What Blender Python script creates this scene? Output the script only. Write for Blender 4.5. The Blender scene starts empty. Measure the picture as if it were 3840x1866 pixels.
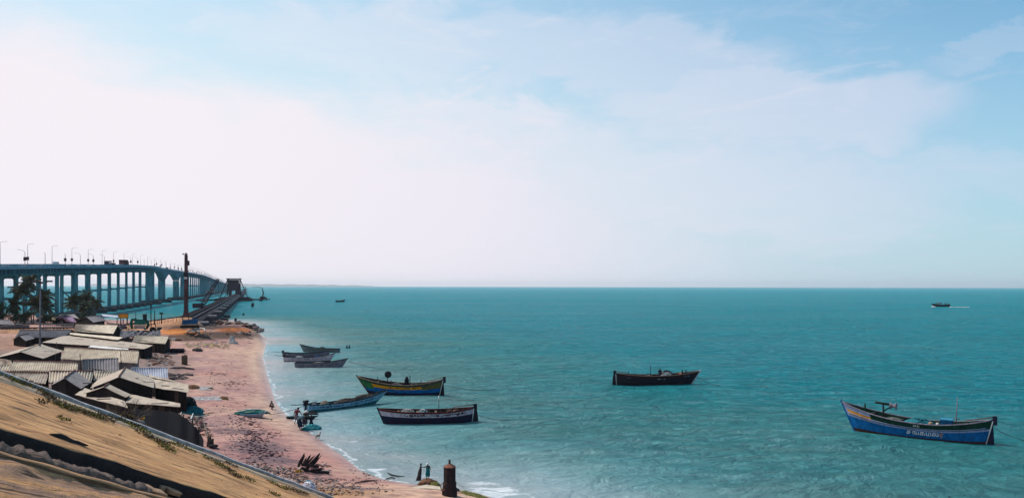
import bpy, bmesh, math, random
import numpy as np
from mathutils import Vector, Matrix
random.seed(7); np.random.seed(7)
SC = bpy.context.scene
COL = SC.collection
F, CX, HY, CAMH, ROLL = 2900.0, 1920.0, 1073.0, 16.0, 0.00208
# ---------------------------------------------------------------- picture point -> point in the place
def ray(px, py):
    u = (px-CX)/F; v = -(py-HY)/F
    return (u-ROLL*v, 1.0, v+ROLL*u)
def G(px, py, z=0.0):                       # where the sight line meets height z
    x, y, w = ray(px, py); k = (z-CAMH)/w
    return Vector((x*k, y*k, z))
def GY(px, py, Y):                          # where the sight line meets distance Y
    x, y, w = ray(px, py)
    return Vector((x*Y, Y, CAMH+w*Y))
# ---------------------------------------------------------------- object helpers
OFF = {}
def tag(o, label=None, cat=None, group=None, kind=None):
    if label: o['label'] = label
    if cat: o['category'] = cat
    if group: o['group'] = group
    if kind: o['kind'] = kind
    return o
def thing(name, label, cat, loc=(0, 0, 0), group=None):
    o = bpy.data.objects.new(name, None); COL.objects.link(o)
    o.location = loc; o.empty_display_size = .2
    OFF[o.name] = Vector(loc)
    return tag(o, label, cat, group)
def copy_tree(o, parent=None):
    c = o.copy(); COL.objects.link(c); c.parent = parent
    for ch in list(o.children): copy_tree(ch, c)
    return c
def place(o, loc, rz=0, s=1.0, rot=None):
    o.location = loc; o.rotation_euler = rot if rot else (0, 0, rz); o.scale = (s, s, s) if not hasattr(s, '__len__') else s
    return o
class MB:
    def __init__(s): s.v = []; s.f = []; s.m = []; s.sm = []
    def add(s, vs, fs, mi=0, smooth=False):
        n = len(s.v); s.v += [tuple(p) for p in vs]
        for f in fs: s.f.append(tuple(i+n for i in f)); s.m.append(mi); s.sm.append(smooth)
        return s
    def box(s, c, d, rz=0, mi=0, R=None, taper=1.0):
        x, y, z = d[0]/2, d[1]/2, d[2]/2
        R = R or Matrix.Rotation(rz, 3, 'Z'); c = Vector(c); vs = []
        for k in (-1, 1):
            t = taper if k > 0 else 1
            for a, b in ((-1, -1), (1, -1), (1, 1), (-1, 1)): vs.append(c+R@Vector((a*x*t, b*y*t, k*z)))
        return s.add(vs, [(3, 2, 1, 0), (4, 5, 6, 7), (0, 1, 5, 4), (1, 2, 6, 5), (2, 3, 7, 6), (3, 0, 4, 7)], mi)
    def bar(s, p, q, w, h=None, mi=0, up=(0, 0, 1)):
        p = Vector(p); q = Vector(q); h = h or w; d = (q-p)
        L = d.length
        if L < 1e-6: return s
        d /= L; u = Vector(up)
        if abs(d.dot(u)) > .98: u = Vector((0, 1, 0))
        sx = d.cross(u).normalized(); uz = sx.cross(d).normalized(); vs = []
        for e in (p, q):
            for a, b in ((-1, -1), (1, -1), (1, 1), (-1, 1)): vs.append(e+sx*a*w/2+uz*b*h/2)
        return s.add(vs, [(3, 2, 1, 0), (4, 5, 6, 7), (0, 1, 5, 4), (1, 2, 6, 5), (2, 3, 7, 6), (3, 0, 4, 7)], mi)
    def tube(s, pts, r, n=8, mi=0, cap=True):
        pts = [Vector(p) for p in pts]; rs = r if hasattr(r, '__len__') else [r]*len(pts); vs = []; fs = []
        pu = None
        for i, p in enumerate(pts):
            d = (pts[min(i+1, len(pts)-1)]-pts[max(i-1, 0)])
            d = d.normalized() if d.length > 1e-9 else Vector((0, 0, 1))
            u = pu if pu is not None else (Vector((0, 0, 1)) if abs(d.z) < .9 else Vector((1, 0, 0)))
            a = d.cross(u); a = a.normalized() if a.length > 1e-6 else d.orthogonal().normalized()
            b = a.cross(d).normalized(); pu = b
            for k in range(n):
                t = 2*math.pi*k/n; vs.append(p+(a*math.cos(t)+b*math.sin(t))*rs[i])
        for i in range(len(pts)-1):
            for k in range(n):
                k2 = (k+1) % n; fs.append((i*n+k, i*n+k2, (i+1)*n+k2, (i+1)*n+k))
        if cap: fs.append(tuple(range(n-1, -1, -1))); fs.append(tuple((len(pts)-1)*n+k for k in range(n)))
        return s.add(vs, fs, mi, True)
    def lathe(s, prof, n=16, c=(0, 0, 0), mi=0, smooth=True, ph=0.0):
        vs = []; fs = []; c = Vector(c)
        for r, z in prof:
            for k in range(n):
                t = 2*math.pi*k/n+ph; vs.append(c+Vector((r*math.cos(t), r*math.sin(t), z)))
        for i in range(len(prof)-1):
            for k in range(n):
                k2 = (k+1) % n; fs.append((i*n+k, i*n+k2, (i+1)*n+k2, (i+1)*n+k))
        fs.append(tuple(range(n-1, -1, -1))); fs.append(tuple((len(prof)-1)*n+k for k in range(n)))
        return s.add(vs, fs, mi, smooth)
    def prism(s, pts2, z0, z1, mi=0, fn=None):          # outline extruded; fn maps (a,b,c)->point
        n = len(pts2); fn = fn or (lambda a, b, c: (a, b, c))
        vs = [fn(a, b, z0) for a, b in pts2]+[fn(a, b, z1) for a, b in pts2]
        fs = [tuple(range(n-1, -1, -1)), tuple(range(n, 2*n))]+[(i, (i+1) % n, n+(i+1) % n, n+i) for i in range(n)]
        return s.add(vs, fs, mi)
    def grid(s, P, mi=0, smooth=True, close=False):     # P[i][j]
        r = len(P); c = len(P[0]); vs = [p for row in P for p in row]
        fs = [(i*c+j, i*c+j+1, (i+1)*c+j+1, (i+1)*c+j) for i in range(r-1) for j in range(c-1)]
        if close: fs += [(i*c+c-1, i*c, (i+1)*c, (i+1)*c+c-1) for i in range(r-1)]
        return s.add(vs, fs, mi, smooth)
    def rock(s, c, size, seed=0, mi=0, sub=1, flat=.7):
        rnd = random.Random(seed); bm = bmesh.new(); bmesh.ops.create_icosphere(bm, subdivisions=sub, radius=1)
        R = Matrix.Rotation(rnd.uniform(0, 6.28), 3, 'Z')@Matrix.Rotation(rnd.uniform(-.5, .5), 3, 'X')
        sc = Vector((rnd.uniform(.7, 1.3), rnd.uniform(.7, 1.2), rnd.uniform(.5, 1)*flat)); vs = []
        for v in bm.verts:
            k = 1+rnd.uniform(-.25, .2); p = v.co*k
            p = Vector((max(-.8, min(.8, p.x)), max(-.85, min(.85, p.y)), max(-.75, min(.75, p.z))))
            vs.append(Vector(c)+R@Vector((p.x*sc.x, p.y*sc.y, p.z*sc.z))*size)
        fs = [tuple(v.index for v in f.verts) for f in bm.faces]; bm.free()
        return s.add(vs, fs, mi)
    def build(s, name, mats, parent=None, world=True, merge=False):
        me = bpy.data.meshes.new(name)
        o = Vector((0, 0, 0))
        if parent is not None and world: o = OFF.get(parent.name, o)
        me.from_pydata([(a-o.x, b-o.y, c-o.z) for a, b, c in s.v], [], s.f)
        if not isinstance(mats, (list, tuple)): mats = [mats]
        for m in mats: me.materials.append(m)
        me.polygons.foreach_set('material_index', s.m)
        me.polygons.foreach_set('use_smooth', s.sm)
        me.update()
        ob = bpy.data.objects.new(name, me); COL.objects.link(ob)
        if parent is not None: ob.parent = parent
        OFF[ob.name] = o
        return ob
# ---------------------------------------------------------------- materials
def new_mat(name):
    m = bpy.data.materials.new(name); m.use_nodes = True; nt = m.node_tree
    return m, nt, nt.nodes['Principled BSDF']
def N(nt, t, **k):
    n = nt.nodes.new(t)
    for a, b in k.items():
        if a in n.inputs: n.inputs[a].default_value = b
        else: setattr(n, a, b)
    return n
def L(nt, a, b): nt.links.new(a, b)
def ramp(nt, fac, stops):
    r = nt.nodes.new('ShaderNodeValToRGB'); e = r.color_ramp.elements
    while len(e) < len(stops): e.new(.5)
    for i, (p, c) in enumerate(stops): e[i].position = p; e[i].color = (c[0], c[1], c[2], 1) if hasattr(c, '__len__') else (c, c, c, 1)
    L(nt, fac, r.inputs[0]); return r.outputs[0]
def mixc(nt, fac, a, b, mode='MIX'):
    m = nt.nodes.new('ShaderNodeMix'); m.data_type = 'RGBA'; m.blend_type = mode
    for s, v in ((m.inputs[0], fac), (m.inputs[6], a), (m.inputs[7], b)):
        if hasattr(v, 'links'): L(nt, v, s)
        elif hasattr(v, '__len__'): s.default_value = (v[0], v[1], v[2], 1)
        else: s.default_value = v
    return m.outputs[2]
def math_(nt, op, a, b=0.0, c=None, clamp=False):
    m = nt.nodes.new('ShaderNodeMath'); m.operation = op; m.use_clamp = clamp
    for i, v in enumerate((a, b) if c is None else (a, b, c)):
        if hasattr(v, 'links'): L(nt, v, m.inputs[i])
        else: m.inputs[i].default_value = v
    return m.outputs[0]
MATS = {}
def mat(name, c, c2=None, rough=.8, scale=1.2, amt=1.0, metal=0.0, bump=.25, stretch=(1, 1, 1), bscale=None, spec=.04):
    if name in MATS: return MATS[name]
    m, nt, b = new_mat(name); MATS[name] = m
    c2 = c2 or tuple(x*.62 for x in c)
    tc = N(nt, 'ShaderNodeNewGeometry'); mp = N(nt, 'ShaderNodeMapping'); mp.inputs['Scale'].default_value = stretch
    L(nt, tc.outputs['Position'], mp.inputs[0])
    n1 = N(nt, 'ShaderNodeTexNoise', Scale=scale, Detail=6.0, Roughness=.65); L(nt, mp.outputs[0], n1.inputs['Vector'])
    f = math_(nt, 'MULTIPLY', ramp(nt, n1.outputs[0], [(.38, 0), (.66, 1)]), amt)
    col = mixc(nt, f, c, c2)
    n2 = N(nt, 'ShaderNodeTexNoise', Scale=scale*7, Detail=3.0); L(nt, mp.outputs[0], n2.inputs['Vector'])
    col = mixc(nt, .35*amt, col, ramp(nt, n2.outputs[0], [(.3, .25), (.7, 1.0)]), 'MULTIPLY')
    L(nt, col, b.inputs['Base Color']); b.inputs['Roughness'].default_value = rough; b.inputs['Metallic'].default_value = metal
    b.inputs['Specular IOR Level'].default_value = spec
    if bump:
        bp = N(nt, 'ShaderNodeBump', Strength=bump, Distance=.05)
        n3 = N(nt, 'ShaderNodeTexNoise', Scale=bscale or scale*5, Detail=4.0); L(nt, mp.outputs[0], n3.inputs['Vector'])
        L(nt, n3.outputs[0], bp.inputs['Height']); L(nt, bp.outputs[0], b.inputs['Normal'])
    return m
# ---------------------------------------------------------------- camera
cam = bpy.data.cameras.new('camera'); co = bpy.data.objects.new('camera', cam); COL.objects.link(co)
cam.sensor_fit = 'HORIZONTAL'; cam.sensor_width = 36; cam.lens = 36*F/3840
cam.shift_y = (HY-933)/3840; cam.clip_start = .5; cam.clip_end = 60000
X = Vector((1, 0, ROLL)).normalized(); Yv = Vector((-ROLL, 0, 1)).normalized(); Zv = X.cross(Yv)
M = Matrix((X, Yv, Zv)).transposed().to_4x4(); M.translation = (0, 0, CAMH); co.matrix_world = M
SC.camera = co
# ---------------------------------------------------------------- sun + sky
SUN_EL, SUN_AZ = math.radians(50), math.radians(-62)        # azimuth measured from +Y towards +X
sv = Vector((math.sin(SUN_AZ)*math.cos(SUN_EL), math.cos(SUN_AZ)*math.cos(SUN_EL), math.sin(SUN_EL)))
sl = bpy.data.lights.new('sun', 'SUN'); sl.energy = 4.2; sl.angle = math.radians(.6); sl.color = (1, .93, .86)
so = bpy.data.objects.new('sun', sl); COL.objects.link(so); so.rotation_euler = sv.to_track_quat('Z', 'Y').to_euler(); so.location = (0, 0, 60)
w = bpy.data.worlds.new('World'); SC.world = w; w.use_nodes = True; nt = w.node_tree; bg = nt.nodes['Background']
sky = N(nt, 'ShaderNodeTexSky'); sky.sky_type = 'NISHITA'; sky.sun_disc = False
sky.sun_elevation = SUN_EL; sky.sun_rotation = SUN_AZ; sky.air_density = 1.0; sky.dust_density = .6; sky.ozone_density = 2.5
geo = N(nt, 'ShaderNodeTexCoord'); sep = N(nt, 'ShaderNodeSeparateXYZ'); L(nt, geo.outputs['Generated'], sep.inputs[0])
az = math_(nt, 'ARCTAN2', sep.outputs[0], sep.outputs[1])          # 0 = view direction, + right
el = math_(nt, 'ARCSINE', sep.outputs[2])
cmb = N(nt, 'ShaderNodeCombineXYZ'); L(nt, az, cmb.inputs[0]); L(nt, el, cmb.inputs[1])
def noise(sc, det, stretch, off=(0, 0, 0), rough=.55, dist=0.0):
    mp = N(nt, 'ShaderNodeMapping'); mp.inputs['Scale'].default_value = stretch; mp.inputs['Location'].default_value = off
    L(nt, cmb.outputs[0], mp.inputs[0]); n = N(nt, 'ShaderNodeTexNoise', Scale=sc, Detail=det, Roughness=rough, Distortion=dist)
    L(nt, mp.outputs[0], n.inputs['Vector']); return n.outputs[0]
def sstep(x, a, b):
    m = N(nt, 'ShaderNodeMapRange'); m.interpolation_type = 'SMOOTHSTEP'; m.clamp = True
    m.inputs['From Min'].default_value = a; m.inputs['From Max'].default_value = b; L(nt, x, m.inputs['Value']); return m.outputs[0]
def lin(*terms):                                                  # sum of k*x
    r = None
    for k, x in terms:
        t = math_(nt, 'MULTIPLY', x, k) if x is not None else k
        r = t if r is None else math_(nt, 'ADD', r, t)
    return r
n_big = noise(3.2, 5, (1, 2.2, 1), (2.1, .3, 0)); n_fine = noise(9, 8, (1, 2.4, 1), (.3, 5, 0), .6, .4)
n_c = math_(nt, 'SUBTRACT', n_big, .5); n_fc = math_(nt, 'SUBTRACT', n_fine, .5)
# white sheet of cloud low on the left, its upper edge falling to the right
e1 = math_(nt, 'ADD', math_(nt, 'MULTIPLY', az, -.16), .212)      # height of the upper edge
e1 = math_(nt, 'ADD', e1, math_(nt, 'MULTIPLY', n_c, .22)); e1 = math_(nt, 'ADD', e1, math_(nt, 'MULTIPLY', n_fc, .12))
sheet = sstep(math_(nt, 'SUBTRACT', e1, el), -.035, .10)
fade = sstep(az, .42, -.12)                                       # thinner to the right
sheet = math_(nt, 'MULTIPLY', sheet, fade)
def blob(a0, h0, ra, rh, k, tilt=0.0):
    da = math_(nt, 'SUBTRACT', az, a0); dh = math_(nt, 'SUBTRACT', el, h0)
    dh = math_(nt, 'ADD', dh, math_(nt, 'MULTIPLY', da, tilt))
    dh = math_(nt, 'ADD', dh, math_(nt, 'MULTIPLY', n_fc, .17)); da = math_(nt, 'ADD', da, math_(nt, 'MULTIPLY', n_c, .25))
    q = math_(nt, 'ADD', math_(nt, 'POWER', math_(nt, 'ABSOLUTE', math_(nt, 'DIVIDE', da, ra)), 2.0), math_(nt, 'POWER', math_(nt, 'ABSOLUTE', math_(nt, 'DIVIDE', dh, rh)), 2.0))
    return math_(nt, 'MULTIPLY', sstep(q, 1.05, .2), k)
blobs = [blob(.33, .215, .23, .065, .52, .10), blob(.15, .285, .22, .05, .34, .12), blob(.57, .255, .10, .025, .22, -.1),
         blob(.10, .13, .55, .09, .50, .05), blob(-.1, .30, .35, .06, .30, 0), blob(.42, .13, .3, .05, .25, .1), blob(-.02, .215, .16, .045, .55, .1)]
cl = sheet
for b_ in blobs: cl = math_(nt, 'MAXIMUM', cl, b_)
cl = math_(nt, 'MINIMUM', math_(nt, 'ADD', cl, math_(nt, 'MULTIPLY', sstep(noise(7, 10, (1, 3.4, 1), (4, 2, 0), .68, .8), .50, .72), .22)), 1.0)
# the clear part of the sky: Nishita, pulled towards the cyan of the photograph
clear = mixc(nt, 1.0, sky.outputs[0], (.72, 1.38, 1.42), 'MULTIPLY')
# thin veil: everywhere low, and everywhere on the left
veil = math_(nt, 'ADD', sstep(el, .42, -.02), 0.0)
vl = sstep(az, .95, -.50)
veil = math_(nt, 'ADD', math_(nt, 'MULTIPLY', veil, .72), math_(nt, 'MULTIPLY', vl, .60), clamp=True)
K = 10.0
veilc = mixc(nt, vl, (.43*K, .58*K, .71*K), (.71*K, .81*K, .85*K))
c1 = mixc(nt, veil, clear, veilc)
cloudc = mixc(nt, vl, (.62*K, .65*K, .80*K), (.86*K, .81*K, .865*K))
c2 = mixc(nt, cl, c1, cloudc)
L(nt, c2, bg.inputs[0]); bg.inputs[1].default_value = .1
SC.view_settings.view_transform = 'Standard'; SC.view_settings.look = 'None'; SC.view_settings.exposure = .1; SC.view_settings.gamma = 1
SC.cycles.use_denoising = True; SC.cycles.sample_clamp_direct = 2.2; SC.cycles.sample_clamp_indirect = 1.5; SC.cycles.max_bounces = 6; SC.cycles.volume_bounces = 0
try: SC.cycles.denoiser = 'OPENIMAGEDENOISE'
except Exception: pass
SC.cycles.transparent_max_bounces = 8
# ---------------------------------------------------------------- shoreline, ground, water
def smooth(x, a, b):
    t = np.clip((x-a)/(b-a), 0, 1); return t*t*(3-2*t)
_sh = [G(2080, 1960), G(1900, 1880), G(1800, 1850), G(1690, 1826), G(1560, 1816), G(1440, 1798), G(1350, 1762), G(1280, 1706), G(1200, 1648), G(1120, 1592),
       G(1062, 1545), G(1030, 1500), G(1012, 1440), G(1000, 1400), G(985, 1340), G(998, 1290), G(978, 1250), G(930, 1212), G(830, 1200)]
SHORE = [(30, -80), (22, 10), (12, 32)]+[(p.x, p.y) for p in _sh]+[(-128, 345), (-140, 325), (-175, 345), (-222, 392), (-300, 430), (-700, 520), (-2000, 600)]
LAND = SHORE+[(-2000, -300), (30, -300)]
def sdist(x, y):
    d = np.full(x.shape, 1e9)
    for (ax, ay), (bx, by) in zip(SHORE[:-1], SHORE[1:]):
        ex, ey = bx-ax, by-ay; t = np.clip(((x-ax)*ex+(y-ay)*ey)/(ex*ex+ey*ey), 0, 1)
        d = np.minimum(d, np.hypot(x-ax-t*ex, y-ay-t*ey))
    ins = np.zeros(x.shape, bool); n = len(LAND)
    for i in range(n):
        (ax, ay), (bx, by) = LAND[i], LAND[(i+1) % n]
        c = ((ay > y) != (by > y)) & (x < (bx-ax)*(y-ay)/(by-ay+1e-12)+ax); ins ^= c
    return np.where(ins, d, -d)
_r = np.random.RandomState(3).rand(64, 64)
def vnoise(x, y):
    xi = np.floor(x).astype(int); yi = np.floor(y).astype(int); fx = x-xi; fy = y-yi; fx = fx*fx*(3-2*fx); fy = fy*fy*(3-2*fy)
    a = _r[xi % 64, yi % 64]; b = _r[(xi+1) % 64, yi % 64]; c = _r[xi % 64, (yi+1) % 64]; d = _r[(xi+1) % 64, (yi+1) % 64]
    return a*(1-fx)*(1-fy)+b*fx*(1-fy)+c*(1-fx)*fy+d*fx*fy
def fbm(x, y, o=4):
    s = 0; a = .5
    for k in range(o): s = s+a*vnoise(x*2**k+17*k, y*2**k+31*k); a *= .5
    return s
RAILC = [(-200, 1231, 3.6), (0, 1229.5, 3.7), (112, 1228, 3.8), (300, 1225, 3.9), (430, 1219, 4.2), (500, 1211, 4.7), (559, 1202.5, 5.3), (600, 1197.5, 5.9), (650, 1190.5, 6.6)]
RAILW = [G(a, b, c) for a, b, c in RAILC]+[Vector((-93.6, 221, 7.25))]
def dline(x, y, pts):
    d = np.full(x.shape, 1e9)
    for (ax, ay), (bx, by) in zip(pts[:-1], pts[1:]):
        ex, ey = bx-ax, by-ay; t = np.clip(((x-ax)*ex+(y-ay)*ey)/(ex*ex+ey*ey), 0, 1); d = np.minimum(d, np.hypot(x-ax-t*ex, y-ay-t*ey))
    return d
_mc = [(765, 1240, 3.0, 10, 1.5), (860, 1234, 3, 10, 1.7), (690, 1250, 3, 8, .9), (920, 1243, 2.2, 6, 1.3)]
MOUNDS = []
for px, py, z, r, h in _mc:
    p = G(px, py, z); MOUNDS.append((p.x, p.y, r, h))
def height(x, y):
    sd = sdist(x, y)
    z = np.where(sd > 0, np.minimum(sd*.13, .55+sd*.06), sd*.08)
    z = np.clip(z, -3, 2.35)
    z = z+(fbm(x*.35, y*.35)-.47)*.45*smooth(sd, .5, 6)+(fbm(x*1.6+9, y*1.6, 3)-.44)*.14*smooth(sd, 1, 4)
    for mx, my, r, h in MOUNDS:
        q = np.exp(-((x-mx)**2+((y-my)*.9)**2)/(r*r)); z = z+h*q*(.8+.5*fbm(x*.3, y*.3, 3))*smooth(sd, -2, 4)
    for a, b in zip(RAILW[:-1], RAILW[1:]):
        ex, ey = b.x-a.x, b.y-a.y; t = np.clip(((x-a.x)*ex+(y-a.y)*ey)/(ex*ex+ey*ey), 0, 1)
        z = np.maximum(z, a.z+(b.z-a.z)*t-.32-np.maximum(np.hypot(x-a.x-t*ex, y-a.y-t*ey)-1.9, 0)*.75)
    return z
_hg = None
def hz(x, y):
    global _hg
    if _hg is None: gx, gy = np.meshgrid(np.arange(-300, 60, .5), np.arange(25, 560, .5)); _hg = height(gx, gy)
    i = (y-25)*2; j = (x+300)*2
    if not (0 <= i < _hg.shape[0]-1 and 0 <= j < _hg.shape[1]-1): return 0.0
    a, b = int(i), int(j); u, v = i-a, j-b; return float((_hg[a, b]*(1-v)+_hg[a, b+1]*v)*(1-u)+(_hg[a+1, b]*(1-v)+_hg[a+1, b+1]*v)*u)
def colattr(me, name, arr):
    a = me.color_attributes.new(name, 'FLOAT_COLOR', 'POINT'); a.data.foreach_set('color', arr.astype(np.float32).ravel())
def floatattr(me, name, arr):
    a = me.attributes.new(name, 'FLOAT', 'POINT'); a.data.foreach_set('value', arr.astype(np.float32).ravel())
def sheet(name, xx, yy, zz, m):
    r, c = xx.shape; me = bpy.data.meshes.new(name)
    v = np.stack([xx, yy, zz], -1).reshape(-1, 3)
    i = np.arange(r*c).reshape(r, c); f = np.stack([i[:-1, :-1], i[:-1, 1:], i[1:, 1:], i[1:, :-1]], -1).reshape(-1, 4)
    me.vertices.add(len(v)); me.vertices.foreach_set('co', v.astype(np.float32).ravel())
    me.loops.add(f.size); me.loops.foreach_set('vertex_index', f.ravel().astype(np.int32))
    me.polygons.add(len(f)); me.polygons.foreach_set('loop_start', np.arange(0, f.size, 4, dtype=np.int32))
    me.polygons.foreach_set('use_smooth', np.ones(len(f), bool)); me.update(calc_edges=True); me.materials.append(m)
    o = bpy.data.objects.new(name, me); COL.objects.link(o); tag(o, kind='structure'); return o
# ground material
def ground_mat():
    m, nt, b = new_mat('ground'); at = N(nt, 'ShaderNodeVertexColor'); at.layer_name = 'zone'
    g = N(nt, 'ShaderNodeNewGeometry'); P = g.outputs['Position']
    def nz(s, d, st=(1, 1, 1), dist=0):
        mp = N(nt, 'ShaderNodeMapping'); mp.inputs['Scale'].default_value = st; L(nt, P, mp.inputs[0])
        n = N(nt, 'ShaderNodeTexNoise', Scale=s, Detail=d, Roughness=.65, Distortion=dist); L(nt, mp.outputs[0], n.inputs['Vector']); return n.outputs[0]
    col = at.outputs[0]
    col = mixc(nt, .75, col, ramp(nt, nz(.9, 7, (.55, 1, 1), .5), [(.36, (.50, .38, .43)), (.50, (.92, .90, .93)), (.64, (1.25, 1.2, 1.12))]), 'MULTIPLY')
    col = mixc(nt, ramp(nt, nz(1.5, 8, (.45, 1, 1), 1.2), [(.56, 0), (.66, .55)]), col, (.14, .075, .08))
    wr = N(nt, 'ShaderNodeVertexColor'); wr.layer_name = 'wrack'
    sp = N(nt, 'ShaderNodeSeparateColor'); L(nt, wr.outputs[0], sp.inputs[0])
    k = math_(nt, 'ADD', math_(nt, 'MULTIPLY', sp.outputs[0], .75), math_(nt, 'MULTIPLY', nz(1.1, 8, (.6, 1, 1), 1.3), 1.0))
    col = mixc(nt, ramp(nt, k, [(.64, 0), (.78, .85)]), col, (.10, .065, .075))
    lt = ramp(nt, nz(4, 4), [(.68, 0), (.72, .5)])
    col = mixc(nt, lt, col, (.62, .56, .52))
    L(nt, col, b.inputs['Base Color'])
    wet = sp.outputs[1]
    L(nt, math_(nt, 'SUBTRACT', .92, math_(nt, 'MULTIPLY', wet, .62)), b.inputs['Roughness'])
    b.inputs['Specular IOR Level'].default_value = .35
    bp = N(nt, 'ShaderNodeBump', Strength=.85, Distance=.12); L(nt, nz(2.6, 8, (.6, 1, 1), .6), bp.inputs['Height']); L(nt, bp.outputs[0], b.inputs['Normal'])
    return m
t = np.concatenate([np.linspace(-1.6, -.72, 60), np.linspace(-.715, .08, 520), np.linspace(.1, 1.2, 20)])
Yr = np.concatenate([np.linspace(2, 44, 16), np.geomspace(45, 420, 430), np.geomspace(430, 620, 12)])
TT, YY = np.meshgrid(t, Yr); XX = TT*YY
ZZ = height(XX, YY); SD = sdist(XX, YY)
gr = sheet('ground', XX, YY, ZZ, ground_mat())
def pxof(x, y, z): return CX+F*x/y
PXX = CX+F*XX/YY; DD = HY-F*(ZZ-CAMH)/YY
base = np.zeros(XX.shape+(4,)); base[..., 3] = 1
def setc(c, wgt):
    for i in range(3): base[..., i] = base[..., i]*(1-wgt)+c[i]*wgt
setc((.37, .195, .155), np.ones(XX.shape))
def gauss(px, py, z, rx, ry, ang=0.0):
    p = G(px, py, z); dx = XX-p.x; dy = YY-p.y; ca, sa = math.cos(ang), math.sin(ang)
    return np.exp(-(((dx*ca+dy*sa)/rx)**2+((-dx*sa+dy*ca)/ry)**2))
nz1 = fbm(XX*.12, YY*.12)
setc((.42, .255, .195), smooth(nz1, .42, .6)*.8); setc((.27, .145, .145), smooth(fbm(XX*.22+50, YY*.11+20), .47, .60)*.7*smooth(SD, 2, 5))
setc((.47, .32, .23), smooth(SD, 4.5, 1.5)*.9)                      # paler clean sand by the water
setc((.30, .20, .17), smooth(SD, 2.4, .4)*.85)
for a in [(1150, 1560, .8, 5, 3), (1300, 1800, .7, 5, 4), (1560, 1850, .8, 5, 3), (960, 1300, 1.2, 8, 20)]: setc((.50, .33, .23), np.clip(gauss(*a), 0, 1)*.8)
dr = dline(XX, YY, [(q.x, q.y) for q in RAILW])
setc((.36, .19, .10), smooth(dr, 9, 4))
for a, c, k in [((1130, 1690, 1.2, 7, 5), (.34, .15, .13), .75), ((1330, 1775, .8, 5, 2.2), (.32, .145, .13), .7), ((1000, 1620, 1.8, 6, 9), (.35, .17, .155), .5), ((950, 1420, 1.8, 6, 14), (.34, .175, .16), .5), ((1290, 1840, .8, 3.2, 2.2), (.26, .14, .07), .8), ((1230, 1862, .8, 2.5, 1.6), (.34, .17, .05), .7)]: setc(c, np.clip(gauss(*a)*1.2, 0, 1)*k)
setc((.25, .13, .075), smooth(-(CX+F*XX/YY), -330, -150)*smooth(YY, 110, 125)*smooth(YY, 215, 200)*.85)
PYY = HY+ROLL*(PXX-CX)+F*(CAMH-ZZ)/YY
def gpx(px, py, rx_, ry_): return np.exp(-(((PXX-px)/rx_)**2+((PYY-py)/ry_)**2)**1.5)
on = smooth(YY, 150, 175)
for a, c in [((640, 1215, 70, 16), (.36, .18, .085)), ((760, 1226, 150, 9), (.05, .026, .02)), ((880, 1238, 60, 9), (.40, .11, .012)), ((690, 1246, 95, 9), (.48, .15, .015)),
             ((830, 1256, 130, 13), (.06, .026, .015)), ((700, 1266, 110, 12), (.075, .033, .017)), ((655, 1240, 45, 6), (.48, .16, .018))]:
    setc(c, np.clip(gpx(*a)*1.6, 0, 1)*on)
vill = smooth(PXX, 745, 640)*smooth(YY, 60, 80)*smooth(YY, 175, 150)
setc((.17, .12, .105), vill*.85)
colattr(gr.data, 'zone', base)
wr = np.zeros(XX.shape+(4,)); wr[..., 3] = 1
wk = np.zeros(XX.shape)
for a, k in [((960, 1640, 1.8, 3.6, 4.2), .55), ((900, 1585, 1.8, 3.5, 3.5), .42), ((1010, 1690, 1.7, 3.2, 3), .55), ((830, 1400, 1.8, 7, 7), .18), ((760, 1560, 2, 3, 4), .3),
             ((1230, 1760, 1.2, 2.2, 1.6), .35), ((700, 1330, 2, 6, 10), .25), ((900, 1480, 1.6, 3, 4), .15), ((1330, 1815, .8, 4, .7), .45), ((880, 1360, 1.6, 4, 8), .2)]:
    wk = np.maximum(wk, k*gauss(*a))
wr[..., 0] = wk*smooth(SD, 1.5, 4); wr[..., 1] = smooth(SD, 1.8, .1)
colattr(gr.data, 'wrack', wr)
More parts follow.
